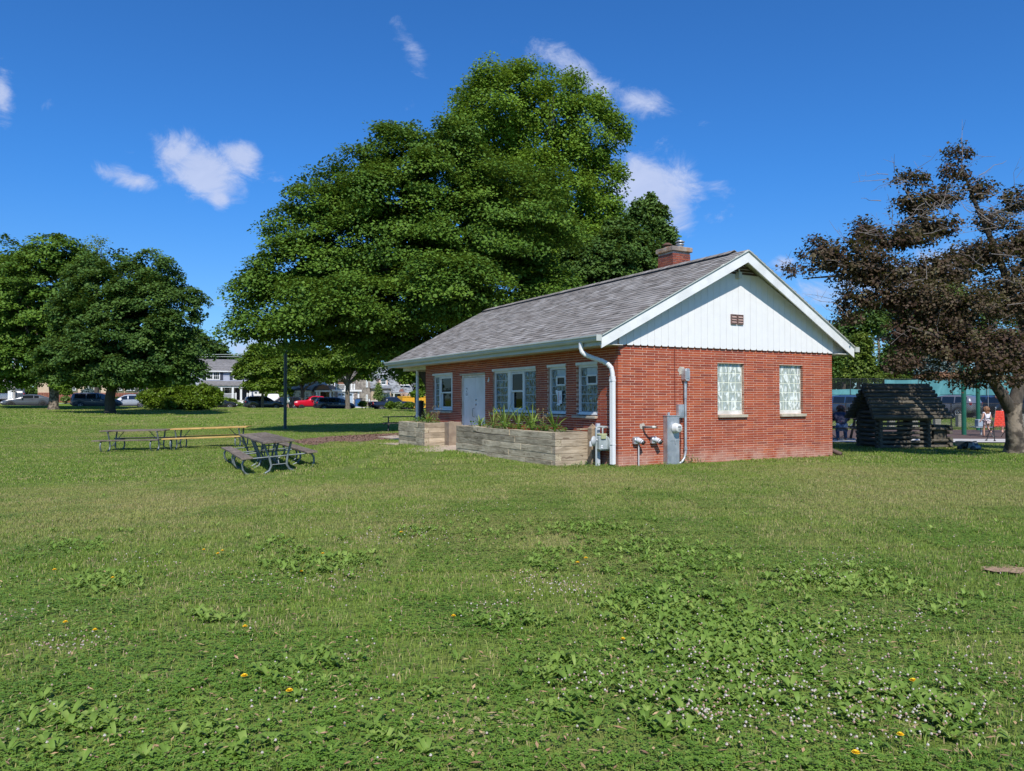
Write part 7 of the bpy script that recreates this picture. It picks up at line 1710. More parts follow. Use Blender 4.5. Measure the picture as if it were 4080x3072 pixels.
# street trees
tree('street_tree', pos(1046, 93), pb([(1050, 1470, 90, 65), (1000, 1440, 60, 45), (1110, 1460, 65, 50), (1030, 1400, 55, 30), (960, 1480, 40, 25), (1150, 1500, 45, 35), (1080, 1410, 40, 35), (1060, 1530, 90, 25)], 93), 26000, .26, m_street, m_bark, .16, 'slender street tree in front of the dark suv left of the lamp post', grp='street trees', seed=41, fork=2.6, clump=.75, per=50, flat=.35, noise_=.25)
tree('street_tree', pos(1205, 112), pb([(1220, 1440, 110, 90), (1180, 1500, 60, 45), (1300, 1480, 65, 60), (1150, 1420, 60, 60)], 112), 22000, .32, m_street, m_bark2, .28, 'street tree with forked dark trunk behind the red pickup', grp='street trees', seed=42, fork=2.4, clump=.9, per=50, flat=.4)
tree('street_tree', pos(1386, 93), pb([(1390, 1420, 120, 75), (1300, 1440, 55, 60), (1460, 1440, 70, 60), (1330, 1490, 50, 35), (1450, 1490, 40, 25), (1390, 1360, 90, 60)], 93), 26000, .26, m_street, m_bark, .28, 'street tree in front of the navy minivan', grp='street trees', seed=43, fork=3.2, clump=.75, per=50, flat=.4, noise_=.25)
tree('street_tree', pos(1657, 84), pb([(1660, 1470, 60, 45), (1620, 1500, 40, 25), (1690, 1510, 35, 40), (1600, 1450, 60, 40), (1670, 1560, 22, 30)], 84), 14000, .22, m_street, m_bark2, .12, 'thin tree behind the white porch post', grp='street trees', seed=44, fork=2.2, clump=.6, per=50, flat=.4)
tree('young_tree', pos(1508, 104), pb([(1508, 1558, 18, 22), (1505, 1580, 20, 16), (1508, 1536, 8, 14)], 104), 3200, .16, m_lite, m_bark, .05, 'small pale green young tree in front of the stone house', seed=45, clump=.35, per=30, flat=.9)
bush('round_bush', 1100, 112, pb([(1095, 1572, 40, 30), (1135, 1565, 38, 26)], 112), 5000, .24, m_street, 'round green bush in front of the white house', 'shrub', 'garden shrubs along the street', seed=46, clump=.5, per=40)
shr = [('clipped shrub row under the grey house porch railing', 905, 108, [(905, 1595, 38, 11)], m_hedge, 3000), ('low bright green bed in front of the grey house', 935, 104, [(945, 1610, 30, 5)], m_lite, 1500),
       ('shrub left of the picket gate', 1448, 103, [(1445, 1608, 16, 9)], m_street, 1500), ('shrub in front of the black pickup bed', 1554, 97, [(1556, 1612, 20, 11)], m_street, 2600), ('pale shrub between two darker ones before the black pickup', 1590, 97, [(1588, 1614, 18, 10)], m_lite, 2200), ('rounded shrub at the cab of the black pickup', 1628, 97, [(1630, 1612, 22, 12)], m_street, 2600),
       ('shrub under the bay window of the stone house', 1532, 112, [(1530, 1590, 20, 9)], m_hedge, 2000), ('bushy shrub left of the mottled trunk', 110, 96, [(105, 1560, 42, 22)], m_dk, 2600), ('leafy shrub right of the mottled trunk', 262, 98, [(262, 1560, 28, 18)], m_street, 2200), ('pale willowy shrub above the dark minivan', 340, 104, [(340, 1552, 38, 24)], m_lite, 3000), ('blue green conifer shrub behind the dark minivan', 352, 96, [(352, 1560, 26, 10)], m_bspruce, 1800), ('yellow green groundcover right of the mottled trunk', 262, 95, [(262, 1588, 20, 5)], m_lite, 1200), ('low bed of plants in front of the cream house', 540, 97, [(500, 1590, 60, 8)], m_dk, 2000),
       ('bright shrub at the dumpster', 1680, 100, [(1676, 1608, 16, 10)], m_lite, 1500)]
for i, (lab, px, Y, bl, m_, n) in enumerate(shr): bush('garden_shrub', px, Y, pb(bl, Y, .7), n, .18, m_, lab, 'shrub', 'garden shrubs along the street', seed=50 + i, clump=.28, per=30)
# background trees beyond the houses
bgt = [(60, 130, 900, 150), (240, 135, 1240, 130), (420, 138, 1330, 120), (600, 130, 1320, 130), (760, 132, 1290, 120), (850, 136, 1330, 80), (920, 140, 1392, 60), (990, 138, 1420, 60), (1060, 134, 1405, 70), (1180, 136, 1390, 90), (1290, 138, 1380, 90), (1400, 134, 1400, 80), (1500, 138, 1420, 80), (1600, 142, 1430, 80), (1700, 140, 1420, 90), (1850, 138, 1400, 100), (-120, 128, 1000, 150), (-300, 130, 1000, 150)]
bgl = ['far tree filling the gap behind the left maples', 'far tree behind the cream house roof, left', 'far tree behind the cream house roof, middle', 'far tree behind the cream house roof, right', 'far dark tree rising left of the grey house roof', 'far dark tree sloping down to the grey house ridge', 'far tree over the ridge of the grey house', 'far tree right of the grey house ridge', 'far tree behind the garage of the grey house', 'far tree behind the white house, left', 'far tree behind the white house, middle', 'far tree behind the white house balcony', 'far tree above the stone gable', 'far tree above the stone house dormers', 'far tree behind the porch post', 'far tree hidden behind the brick building', 'far tree outside the left edge', 'far tree well outside the left edge']
for i, (px, Y, ty, hw) in enumerate(bgt):
    base = pos(px, Y); hh = (1600 - ty); tree('background_tree', base, pb([(px, ty + hh * .5, hw, hh * .42), (px - hw * .35, ty + hh * .33, hw * .6, hh * .32), (px + hw * .3, ty + hh * .4, hw * .6, hh * .36)], Y, .7), 7000, .5, m_dk if i % 3 else m_maple2, m_bark2, .3, bgl[i], grp='trees beyond the street', seed=70 + i, clump=1.5, per=45, limbs=4, noise_=.25)
# wooded band closing the view beyond the gardens
wb = []
for i in range(26): x, y = street(-62 + i * 7, 50 + 4 * math.sin(i)); wb.append((x, y, g1(x, y) + 2.4, 4.5, 2.5, 3.2))
o = tag(link('distant_woods', leaves_mesh('distant_woods', wb, 26000, .6, m_dk, 222, clump=1.2, per=45, back=1, zmin=-1)), 'distant dark band of trees beyond the gardens of the street', kind='stuff')
wb = [(x, 118 + 3 * math.sin(x), 3.0, 6, 3, 4.5) for x in range(20, 130, 8)]
o = tag(link('distant_woods', leaves_mesh('distant_woods', wb, 16000, .7, m_dk, 223, clump=1.5, per=45, back=1, zmin=-1)), 'distant dark band of trees beyond the car park', kind='stuff')
# right hand side trees behind the tennis fence
rt = [('yellow_pine', 3420, 86, [(3430, 1440, 60, 60), (3400, 1490, 60, 40), (3460, 1490, 50, 50), (3430, 1370, 45, 50)], m_conif, 15000, 'yellow green pine right of the gable end, above the fence'),
      ('dark_tree', 3360, 100, [(3370, 1330, 90, 90), (3450, 1280, 100, 80), (3380, 1430, 80, 80)], m_dk, 9000, 'dark tree right behind the white rake board'),
      ('leafy_tree', 3600, 92, [(3590, 1430, 100, 90), (3640, 1380, 90, 90), (3560, 1490, 80, 40)], m_maple2, 14000, 'broad green tree right of the utility pole'),
      ('dark_tree', 3600, 112, [(3560, 1270, 140, 110), (3700, 1300, 150, 130)], m_dk, 9000, 'dark tree mass behind the utility pole'),
      ('bright_tree', 3780, 100, [(3790, 1170, 60, 55), (3760, 1220, 70, 60)], m_lite, 6000, 'bright green treetop showing through the purple tree'),
      ('blue_spruce', 3760, 88, [(3790, 1260, 40, 70), (3745, 1480, 50, 30), (3790, 1400, 70, 90), (3720, 1470, 40, 40)], m_bspruce, 8000, 'blue spruce glimpsed behind the purple tree'),
      ('dark_tree', 3900, 104, [(3900, 1300, 150, 160), (4010, 1380, 120, 130)], m_dk, 9000, 'dark tree behind the purple tree trunk'),
      ('leafy_tree', 4100, 96, [(4080, 1420, 110, 110), (4180, 1350, 120, 150)], m_street, 9000, 'green tree at the right edge behind the purple tree'),
      ('dark_tree', 4350, 100, [(4330, 1350, 160, 200)], m_dk, 5000, 'tree outside the right edge'), ('leafy_tree', 3300, 95, [(3260, 1450, 110, 90), (3180, 1480, 100, 70)], m_maple2, 6000, 'green tree hidden behind the right eave')]
for i, (nm, px, Y, bl, m_, n, lab) in enumerate(rt): tree(nm, pos(px, Y), pb(bl, Y, .7), n, .34 if m_ is not m_conif else .26, m_, m_bark2, .25, lab, grp='trees beyond the car park', seed=100 + i, clump=1.1 if m_ is not m_conif else .7, per=45, limbs=5, flat=.6)
bush('russet_hedge', 3760, 82, pb([(3760, 1500, 60, 14), (3680, 1504, 40, 8)], 82, .5), 3500, .22, m_brownleaf, 'low russet hedge just above the teal windscreen', 'hedge', seed=120, clump=.4, per=30)
bush('yellow_hedge', 3560, 82, pb([(3540, 1504, 90, 12), (3460, 1506, 60, 10)], 82, .5), 3500, .2, m_conif, 'low yellow green hedge just above the tennis fence', 'hedge', seed=121, clump=.4, per=30)

# purple crab apple
Yc = 18.8; cb = gnd(4049, 1806)
co = tag(thing('crabapple_tree', cb), 'purple leaved crab apple with mottled forked trunk at the right edge', 'tree')
L_ = lambda px, py, dY=0: at(px, py, Yc + dY) - cb
g_ = random.Random(3)
k = MB(); k.tube([(0, 0, -.2), (0, 0, .02), L_(4048, 1760), L_(4042, 1700), L_(4036, 1640), L_(4036, 1605)], [.36, .29, .225, .195, .19, .20], 16); k.build('trunk', m_bark3, co)
k = MB()
k.tube([L_(4032, 1640), L_(3996, 1580, -.1), L_(3958, 1520, -.2), L_(3930, 1455, -.2), L_(3900, 1380, 0), L_(3840, 1270, .2), L_(3760, 1150, .2), L_(3650, 1080, .3)], [.16, .13, .12, .12, .10, .08, .055, .03], 10)
k.tube([L_(4040, 1620), L_(4060, 1540, .2), L_(4075, 1440, .3), L_(4080, 1300, .3), L_(4020, 1130, 0), L_(3960, 980, -.2), L_(3890, 820, 0), L_(3830, 660, 0)], [.17, .145, .13, .11, .09, .07, .05, .02], 10)
k.tube([L_(3955, 1515, -.2), L_(3880, 1420, -1), L_(3760, 1350, -1.4), L_(3620, 1300, -1.6)], [.09, .07, .05, .02], 8)
k.tube([L_(3840, 1270), L_(3700, 1190, -.8), L_(3500, 1130, -1), L_(3330, 1100, -1.1), L_(3200, 1110, -1.1)], [.07, .055, .045, .03, .01], 8)
k.tube([L_(4020, 1130), L_(4120, 980, .5), L_(4200, 850, .5), L_(4240, 760, .5)], [.07, .05, .04, .02], 8)
k.build('limbs', m_bark2, co)
cbl = [(3330, 1020, 170, 85, -1), (3200, 1075, 90, 55, -1), (3260, 1000, 90, 50, -1), (3480, 1080, 180, 95, -1), (3560, 960, 190, 55, -.5), (3450, 920, 90, 45), (3700, 900, 130, 70), (3640, 820, 110, 50), (3760, 780, 90, 70), (3800, 690, 75, 60), (3640, 720, 55, 35), (3560, 700, 40, 28), (3820, 620, 45, 35), (3900, 760, 90, 60), (3960, 880, 100, 60), (4060, 800, 80, 45), (4080, 960, 120, 90), (3900, 1020, 170, 80), (3740, 1080, 170, 90, -.5), (3620, 1180, 170, 90, -1), (3440, 1190, 130, 60, -1), (3380, 1250, 60, 40, -1), (3800, 1230, 220, 120, -1), (4020, 1180, 170, 150), (3620, 1330, 130, 90, -1), (3780, 1380, 190, 100, -1.2), (3980, 1380, 170, 100, -1.4), (4080, 1460, 130, 70, -1.6), (3880, 1480, 90, 45, -1.8), (3600, 1440, 90, 50, -1.2), (3700, 1500, 60, 25, -1), (3860, 1520, 50, 25, -1.6), (4030, 1500, 120, 60, -1.8), (3930, 1440, 120, 70, -2), (4180, 1100, 160, 200), (4220, 1350, 150, 150)]
link('crown', leaves_mesh('crown', pb(cbl, Yc, .8), 64000, .066, m_crab, 131, clump=.24, per=40, flat=.8, upw=.5, inner=.2, noise_=.3, base=cb, droop=.1, back=.9), co)
k = MB()       # bare twigs
for i in range(230):
    b = cbl[g_.randrange(len(cbl))] if i > 45 else g_.choice([(3750, 850, 160, 60, 0), (3600, 900, 150, 50, 0), (3880, 860, 160, 40, 0), (4020, 870, 100, 60, 0)])
    p = L_(b[0] + g_.uniform(-.6, .6) * b[2], b[1] + g_.uniform(-.6, .6) * b[3], g_.uniform(-1.6, .6)); d = Vector((g_.uniform(-1, 1), g_.uniform(-.6, .6), g_.uniform(-.25, .7))).normalized() * g_.uniform(.35, 1.1)
    k.tube(limb_pts(p, p + d, g_, 3, .08), [.008, .006, .004, .002], 4)
    for j in range(2): q_ = p + d * g_.uniform(.3, .8); k.tube([q_, q_ + Vector((g_.uniform(-.2, .2), g_.uniform(-.2, .2), g_.uniform(-.1, .25)))], [.005, .002], 3)
for (a, b, c_, d) in ((3900, 700, 4010, 640), (3510, 800, 3430, 790)): k.tube(limb_pts(L_(a, b), L_(c_, d), g_, 5, .05), [.012, .01, .008, .006, .005, .003], 4)
k.build('bare_twigs', mat('grey_twig', (.20, .17, .16), (.28, .25, .23), 10, .9), co)

# ------------------------------------------------------------------ terrain
m = bpy.data.materials.new('lawn'); m.use_nodes = True; t = NT(m.node_tree); P = t.node('ShaderNodeNewGeometry').outputs['Position']
def lawn_colour(t, P, green_a, green_b, straw, dark):
    x, y, z = t.sep(P)
    big = t.noise(P, .22, 4, .55); mid = t.noise(P, 1.1, 5, .6); fine = t.noise(P, 7, 4, .6)
    c = t.mix(t.sm(mid, .35, .65), green_a, green_b)
    # straw coloured drift 7 to 13 m out, and light patches elsewhere
    band = t.m('MULTIPLY', t.sm(y, 5.2, 8.0), t.m('SUBTRACT', 1, t.sm(y, 12.5, 17)))
    s_ = t.sm(t.m('ADD', t.m('ADD', t.m('MULTIPLY', big, .7), t.m('MULTIPLY', fine, .35)), t.m('ADD', t.m('MULTIPLY', band, .10), -.01)), .50, .70)
    c = t.mix(t.m('MULTIPLY', s_, .68), c, straw)
    d_ = t.sm(t.noise(t.vm('ADD', P, (7, 3, 0)), .7, 4, .6), .58, .75); c = t.mix(t.m('MULTIPLY', d_, .5), c, dark)
    return c, fine
c, fine = lawn_colour(t, P, (.135, .215, .030), (.18, .265, .040), (.34, .29, .12), (.095, .165, .024))
x, y, z = t.sep(P)
# faint mowing stripes far out, and drifts of white clover bloom
st_ = t.m('MULTIPLY', t.m('SINE', t.m('ADD', t.m('MULTIPLY', x, 1.1), t.m('MULTIPLY', y, .35))), t.sm(y, 30, 50)); c = t.mix(t.m('MULTIPLY', t.m('ADD', st_, 1), .10), c, (.17, .24, .05))
cl_ = t.m('MULTIPLY', t.m('MULTIPLY', t.sm(t.noise(P, 5.5, 3, .8), .56, .66), t.sm(t.noise(P, .09, 3), .44, .6)), t.m('MULTIPLY', t.sm(y, 26, 36), t.m('SUBTRACT', 1, t.sm(x, -14, -2))))
c = t.mix(t.m('MULTIPLY', cl_, .75), c, (.42, .43, .30))
fine2 = t.noise(P, 38, 3, .7); c = t.mix(t.m('MULTIPLY', t.sm(fine2, .45, .7), .45), c, (.07, .12, .02))
near = t.m('SUBTRACT', 1, t.sm(y, 30, 60)); c = t.mix(t.m('MULTIPLY', near, .45), c, (.12, .13, .045))
bs = t.node('ShaderNodeBsdfPrincipled'); t.put(bs.inputs['Base Color'], c); bs.inputs['Roughness'].default_value = .9; bs.inputs['Specular IOR Level'].default_value = .1
b = t.node('ShaderNodeBump'); b.inputs['Strength'].default_value = .8; b.inputs['Distance'].default_value = .12
t.put(b.inputs['Height'], t.m('ADD', fine, t.m('MULTIPLY', t.noise(P, 2.4, 5, .7), 1.2))); t.l.new(b.outputs[0], bs.inputs['Normal'])
o_ = t.node('ShaderNodeOutputMaterial'); t.l.new(bs.outputs[0], o_.inputs[0]); m_lawn = m
def axis_pts(a, b, fine_, grow, lim):
    v = list(np.arange(a, b, fine_)); s_ = fine_; x = v[-1]
    while x < lim[1]: s_ *= grow; x += s_; v.append(x)
    s_ = fine_; x = v[0]; pre = []
    while x > lim[0]: s_ *= grow; x -= s_; pre.append(x)
    return np.array(pre[::-1] + v)
gx = axis_pts(-80, 70, 1.0, 1.35, (-1800, 1800)); gy = axis_pts(-8, 125, 1.0, 1.35, (-300, 2600))
XX, YY = np.meshgrid(gx, gy, indexing='ij'); ZZ = np.concatenate([G(XX[i:i + 20], YY[i:i + 20]) for i in range(0, len(gx), 20)])
me = bpy.data.meshes.new('lawn'); ny = len(gy); V = np.stack([XX.ravel(), YY.ravel(), ZZ.ravel()], 1)
F = [(i * ny + j, (i + 1) * ny + j, (i + 1) * ny + j + 1, i * ny + j + 1) for i in range(len(gx) - 1) for j in range(ny - 1)]
me.from_pydata(V.tolist(), [], F); me.materials.append(m_lawn); me.polygons.foreach_set('use_smooth', [True] * len(F)); tag(link('ground', me), kind='structure')

# ------------------------------------------------------------------ grass
def grassmat(name, ga, gb, straw, dk, ys):
    m = bpy.data.materials.new(name); m.use_nodes = True; t = NT(m.node_tree); P = t.node('ShaderNodeNewGeometry').outputs['Position']
    a = t.node('ShaderNodeAttribute', attribute_name='tint').outputs['Fac']
    c, fine = lawn_colour(t, P, ga, gb, straw, dk)
    c = t.mix(t.sm(a, .5, 1.0), c, ys); c = t.mix(t.m('MULTIPLY', t.sm(a, .45, .0), .55), c, dk)
    c = t.mix(t.sm(t.m('SUBTRACT', a, t.m('MULTIPLY', t.noise(P, 1.7, 3), .9)), .34, .48), c, (.52, .42, .22))
    bs = t.node('ShaderNodeBsdfPrincipled'); t.put(bs.inputs['Base Color'], c); bs.inputs['Roughness'].default_value = .6; bs.inputs['Specular IOR Level'].default_value = .25
    tr = t.node('ShaderNodeBsdfTranslucent'); t.put(tr.inputs[0], c); mx = t.node('ShaderNodeMixShader'); mx.inputs[0].default_value = .3
    t.l.new(bs.outputs[0], mx.inputs[1]); t.l.new(tr.outputs[0], mx.inputs[2]); o = t.node('ShaderNodeOutputMaterial'); t.l.new(mx.outputs[0], o.inputs[0]); return m
m_grass = grassmat('grass_blade', (.165, .265, .034), (.235, .335, .050), (.52, .42, .19), (.090, .165, .022), (.34, .42, .085))
m_clover = grassmat('clover_leaf', (.145, .285, .036), (.205, .350, .048), (.33, .37, .09), (.085, .185, .024), (.27, .40, .07))
def blade_tile(name, size, nb, h, w_, nclov, seed, cr=.011):
    g = np.random.default_rng(seed); mg = size * .08
    x, y = g.uniform(-size / 2 - mg, size / 2 + mg, (2, nb)); hh = h * g.uniform(.55, 1.25, nb); a = g.uniform(0, 6.283, nb); b = g.uniform(0, 6.283, nb); lean = g.uniform(.1, .95, nb) * hh; ww = w_ * g.uniform(.6, 1.3, nb)
    sx, sy = -np.sin(b) * ww / 2, np.cos(b) * ww / 2; dx, dy = np.cos(a) * lean, np.sin(a) * lean
    V = np.empty((nb, 5, 3)); z0 = -.012
    V[:, 0] = np.stack([x - sx, y - sy, np.full(nb, z0)], 1); V[:, 1] = np.stack([x + sx, y + sy, np.full(nb, z0)], 1)
    V[:, 2] = np.stack([x + dx * .35 + sx * .8, y + dy * .35 + sy * .8, hh * .62], 1); V[:, 3] = np.stack([x + dx * .35 - sx * .8, y + dy * .35 - sy * .8, hh * .62], 1)
    V[:, 4] = np.stack([x + dx, y + dy, hh * (1 - .25 * lean / hh)], 1)
    i = np.arange(nb)[:, None] * 5; L4 = i + np.array([0, 1, 2, 3]); L3 = i + np.array([3, 2, 4]); tintv = np.repeat(g.random(nb), 5)
    verts = [V.reshape(-1, 3)]; tt = [tintv]; quads = [L4]; off = nb * 5; nq2 = 0
    if nclov:
        cx, cy = g.uniform(-size / 2 - mg, size / 2 + mg, (2, nclov)); ch = h * g.uniform(.5, .95, nclov); r_ = cr * g.uniform(.7, 1.3, nclov); a0 = g.uniform(0, 6.283, nclov); tv = g.random(nclov) * .8
        for j in range(3):
            an = a0 + j * 2.094; ux, uy = np.cos(an), np.sin(an); tz = g.uniform(-.35, .35, nclov)
            W = np.empty((nclov, 4, 3)); W[:, 0] = np.stack([cx, cy, ch], 1); W[:, 2] = np.stack([cx + ux * r_ * 1.7, cy + uy * r_ * 1.7, ch + tz * r_], 1)
            W[:, 1] = np.stack([cx + ux * r_ - uy * r_ * .75, cy + uy * r_ + ux * r_ * .75, ch + r_ * .1 + tz * r_ * .5], 1); W[:, 3] = np.stack([cx + ux * r_ + uy * r_ * .75, cy + uy * r_ - ux * r_ * .75, ch + r_ * .1 + tz * r_ * .5], 1)
            verts.append(W.reshape(-1, 3)); tt.append(np.repeat(tv, 4)); quads.append(off + np.arange(nclov)[:, None] * 4 + np.arange(4)); off += nclov * 4; nq2 += nclov
    V = np.concatenate(verts); Q = np.concatenate(quads); nq, n3 = len(Q), len(L3)
    me = bpy.data.meshes.new(name); me.vertices.add(len(V)); me.loops.add(nq * 4 + n3 * 3); me.polygons.add(nq + n3); me.vertices.foreach_set('co', V.ravel())
    me.loops.foreach_set('vertex_index', np.concatenate([Q.ravel(), L3.ravel()])); ls = np.concatenate([np.arange(nq) * 4, nq * 4 + np.arange(n3) * 3]); me.polygons.foreach_set('loop_start', ls); me.polygons.foreach_set('loop_total', np.concatenate([np.full(nq, 4), np.full(n3, 3)]))
    me.materials.append(m_grass); me.materials.append(m_clover); mi = np.zeros(nq + n3, int); mi[nb:nq] = 1; me.polygons.foreach_set('material_index', mi)
    me.update(); at_ = me.attributes.new('tint', 'FLOAT', 'POINT'); at_.data.foreach_set('value', np.concatenate(tt)); return me
def scatter(name, tiles, pts, rot, idx, label=None):
    c = bpy.data.collections.new(name + '_tiles')
    for i, me in enumerate(tiles): o = bpy.data.objects.new('%s_tile_%d' % (name, i), me); c.objects.link(o)
    me = bpy.data.meshes.new(name); me.from_pydata([tuple(p) for p in pts], [], [])
    for nm, ty, vals in (('rot', 'FLOAT', rot), ('idx', 'INT', idx)): a = me.attributes.new(nm, ty, 'POINT'); a.data.foreach_set('value', vals)
    o = link(name, me); ng = bpy.data.node_groups.new(name, 'GeometryNodeTree'); ng.interface.new_socket('Geometry', in_out='INPUT', socket_type='NodeSocketGeometry'); ng.interface.new_socket('Geometry', in_out='OUTPUT', socket_type='NodeSocketGeometry')
    N = ng.nodes; L = ng.links; gi = N.new('NodeGroupInput'); go = N.new('NodeGroupOutput'); ip = N.new('GeometryNodeInstanceOnPoints'); ci = N.new('GeometryNodeCollectionInfo'); ci.inputs[0].default_value = c; ci.inputs['Separate Children'].default_value = True; ci.inputs['Reset Children'].default_value = True
    a1 = N.new('GeometryNodeInputNamedAttribute'); a1.data_type = 'FLOAT'; a1.inputs[0].default_value = 'rot'; a2 = N.new('GeometryNodeInputNamedAttribute'); a2.data_type = 'INT'; a2.inputs[0].default_value = 'idx'; cx = N.new('ShaderNodeCombineXYZ')
    L.new(gi.outputs[0], ip.inputs['Points']); L.new(ci.outputs[0], ip.inputs['Instance']); ip.inputs['Pick Instance'].default_value = True; L.new(a2.outputs[0], ip.inputs['Instance Index']); L.new(a1.outputs[0], cx.inputs[2]); L.new(cx.outputs[0], ip.inputs['Rotation']); L.new(ip.outputs[0], go.inputs[0])
    md = o.modifiers.new('scatter', 'NODES'); md.node_group = ng; return tag(o, label, kind='stuff')
gr = np.random.default_rng(5)
def place(size, y0, y1, ok, hw=.70):
    P_ = []
    y = y0 + size / 2
    while y < y1:
        x = -math.ceil(y * hw / size) * size - size / 2
        while x < y * hw + size:
            if ok(x, y): P_.append((x, y))
            x += size
        y += size
    P_ = np.array(P_); return np.column_stack([P_, G(P_[:, 0], P_[:, 1])])
def okn(x, y):
    p = Vector((x - P0.x, y - P0.y, 0)); a, b = p.dot(AX), p.dot(BX)
    if .3 < a < GL - .3 and .3 < b < LL: return False
    if -1.5 < a < .2 and 5.8 < b < 7.5: return False
    if -.7 < a < .0 and 1.1 < b < 9.7: return False
    if x > 3.5 and 23.1 < y < 34.3: return False
    if inpoly(x, y, mul): return False
    return True
T = .8
near_pts = place(T, 2.2, 16.2, okn)
scatter('near_lawn_grass', [blade_tile('turf', T, 2400, .038, .0048, 200, i, .008) for i in range(4)] + [blade_tile('clovery_turf', T, 1500, .036, .0048, 1500, 10 + i, .0078) for i in range(4)], near_pts,
        (gr.integers(0, 4, len(near_pts)) * math.pi / 2).astype(float), None if False else np.where((np.sin(near_pts[:, 0] * .9 + 1) + np.sin(near_pts[:, 1] * .8 + near_pts[:, 0] * .4) + gr.normal(0, 1.3, len(near_pts)) + (6.5 - near_pts[:, 1]) * .45) > 0, gr.integers(4, 8, len(near_pts)), gr.integers(0, 4, len(near_pts))).astype(int), 'mown grass and clover in the foreground')
def okm(x, y): return okn(x, y)
mp = place(1.6, 16.2, 46, okm)
scatter('middle_lawn_grass', [blade_tile('mid_turf', 1.6, 2300, .045, .011, 120, 30 + i, .02) for i in range(4)], mp, (gr.integers(0, 4, len(mp)) * math.pi / 2).astype(float), gr.integers(0, 4, len(mp)), 'mown grass around the tables and the building')
def okf(x, y):
    dx, dy = x - ST0.x, y - ST0.y; n = dx * BX.x + dy * BX.y
    if -6.8 < n < 14: return False
    if n >= 14: return False
    if x > 3 and (34 < y < 49 or y > 55): return False
    return True
fp = place(4.0, 46, 104, okf, .72)
scatter('far_lawn_grass', [blade_tile('far_turf', 4.0, 2600, .06, .035, 0, 50 + i) for i in range(3)], fp, (gr.integers(0, 4, len(fp)) * math.pi / 2).astype(float), gr.integers(0, 3, len(fp)), 'far lawn grass towards the street')
# strips the coarse grid misses: beside the playground path, edge by the car park
ep = [(x, y) for x in np.arange(8.4, 22, .8) for y in np.arange(22.3, 23.2, .8)]; 
# ------------------------------------------------------------------ broad leaved weeds and clover heads
def gnd_arr(px, py):
    px = np.asarray(px, float); py = np.asarray(py, float); u_ = (px - 2040) / 3028; v_ = -(py - 1536) / 3028; c, s_ = math.cos(PITCH), math.sin(PITCH); ry = c - v_ * s_; rz = s_ + v_ * c
    Y = np.full(len(px), 6.)
    for _ in range(25): Y = .5 * Y + .5 * np.clip((G(u_ / ry * Y, Y) - EYE) / (rz / ry), 1.5, 120)
    x = u_ / ry * Y; return x, Y, G(x, Y)
g = np.random.default_rng(9)
wc_ = [(2800, 2520, 330, 110, 150), (2600, 2400, 200, 60, 60), (2950, 2640, 260, 60, 60), (3300, 2320, 260, 50, 50), (2350, 2110, 170, 30, 40), (2500, 2190, 260, 40, 50), (2700, 2250, 250, 60, 50), (2060, 2480, 130, 30, 22), (2180, 2240, 110, 40, 20), (3500, 2350, 160, 30, 24), (3250, 2520, 200, 50, 22), (2260, 2680, 130, 50, 16), (2880, 2790, 180, 50, 26), (3450, 2800, 260, 80, 26), (3800, 2880, 180, 80, 14), (1230, 2260, 200, 40, 34), (1350, 2240, 140, 30, 24), (1100, 2180, 100, 25, 12), (400, 2330, 140, 30, 22), (300, 2180, 100, 25, 16), (430, 2310, 80, 20, 12), (850, 2460, 110, 20, 8), (1650, 2130, 120, 25, 14), (330, 2880, 180, 50, 14), (900, 2960, 160, 70, 12), (1150, 2700, 160, 50, 12), (1300, 2640, 80, 30, 6), (2230, 2850, 100, 50, 6), (2640, 2900, 100, 40, 5), (1560, 2960, 90, 40, 5), (3050, 2560, 200, 100, 20), (1950, 2130, 250, 40, 26), (3750, 2420, 120, 40, 10), (2480, 2760, 200, 60, 12), (200, 2990, 120, 30, 5)]
pxs, pys = [], []
for cx, cy, rx, ry, n in wc_:
    n = int(n * 2.8); pxs += list(cx + rx * .6 * g.normal(size=n)); pys += list(cy + ry * .6 * g.normal(size=n))
pxs += list(g.uniform(-50, 4150, 160)); pys += list(g.uniform(1950, 3072, 160))
wx_, wy_, wz_ = gnd_arr(pxs, np.clip(pys, 1900, 3120))
V = []; F = []; TT = []
for x, y, z in zip(wx_, wy_, wz_):
    nl = g.integers(6, 11); s_ = g.uniform(.6, 1.25); a0 = g.uniform(0, 6.28); tn = g.uniform(.1, .7)
    for j in range(nl):
        a = a0 + j * 2.4 + g.uniform(-.3, .3); L = .050 * s_ * g.uniform(.5, 1.3); W_ = L * g.uniform(.14, .26); el = g.uniform(.2, 1.25); ca, sa = math.cos(a), math.sin(a); b0 = len(V); tv = tn + g.uniform(-.1, .3)
        for f, wd, zz in ((.0, .15, .012), (.35, .9, .012 + el * L * .40), (.7, 1.0, .014 + el * L * .62), (1.0, .10, .012 + el * L * .55)):
            V += [(x + ca * L * f - sa * W_ * wd, y + sa * L * f + ca * W_ * wd, z + zz + W_ * wd * .3), (x + ca * L * f, y + sa * L * f, z + zz), (x + ca * L * f + sa * W_ * wd, y + sa * L * f - ca * W_ * wd, z + zz + W_ * wd * .3)]; TT += [tv] * 3
        for q_ in range(3):
            for e in range(2): A_ = b0 + q_ * 3 + e; F.append((A_, A_ + 1, A_ + 4, A_ + 3))
me = bpy.data.meshes.new('plantain_weeds'); me.from_pydata(V, [], F); me.polygons.foreach_set('use_smooth', [True] * len(F)); m_weed = leafmat('plantain_leaf', (.11, .20, .028), (.19, .31, .048), (.33, .43, .10), trans=.3, rough=.5, patch=.2); me.materials.append(m_weed)
a = me.attributes.new('tint', 'FLOAT', 'POINT'); a.data.foreach_set('value', TT); tag(link('plantain_weeds', me), 'broad leaved plantain rosettes growing in drifts through the lawn', kind='stuff')
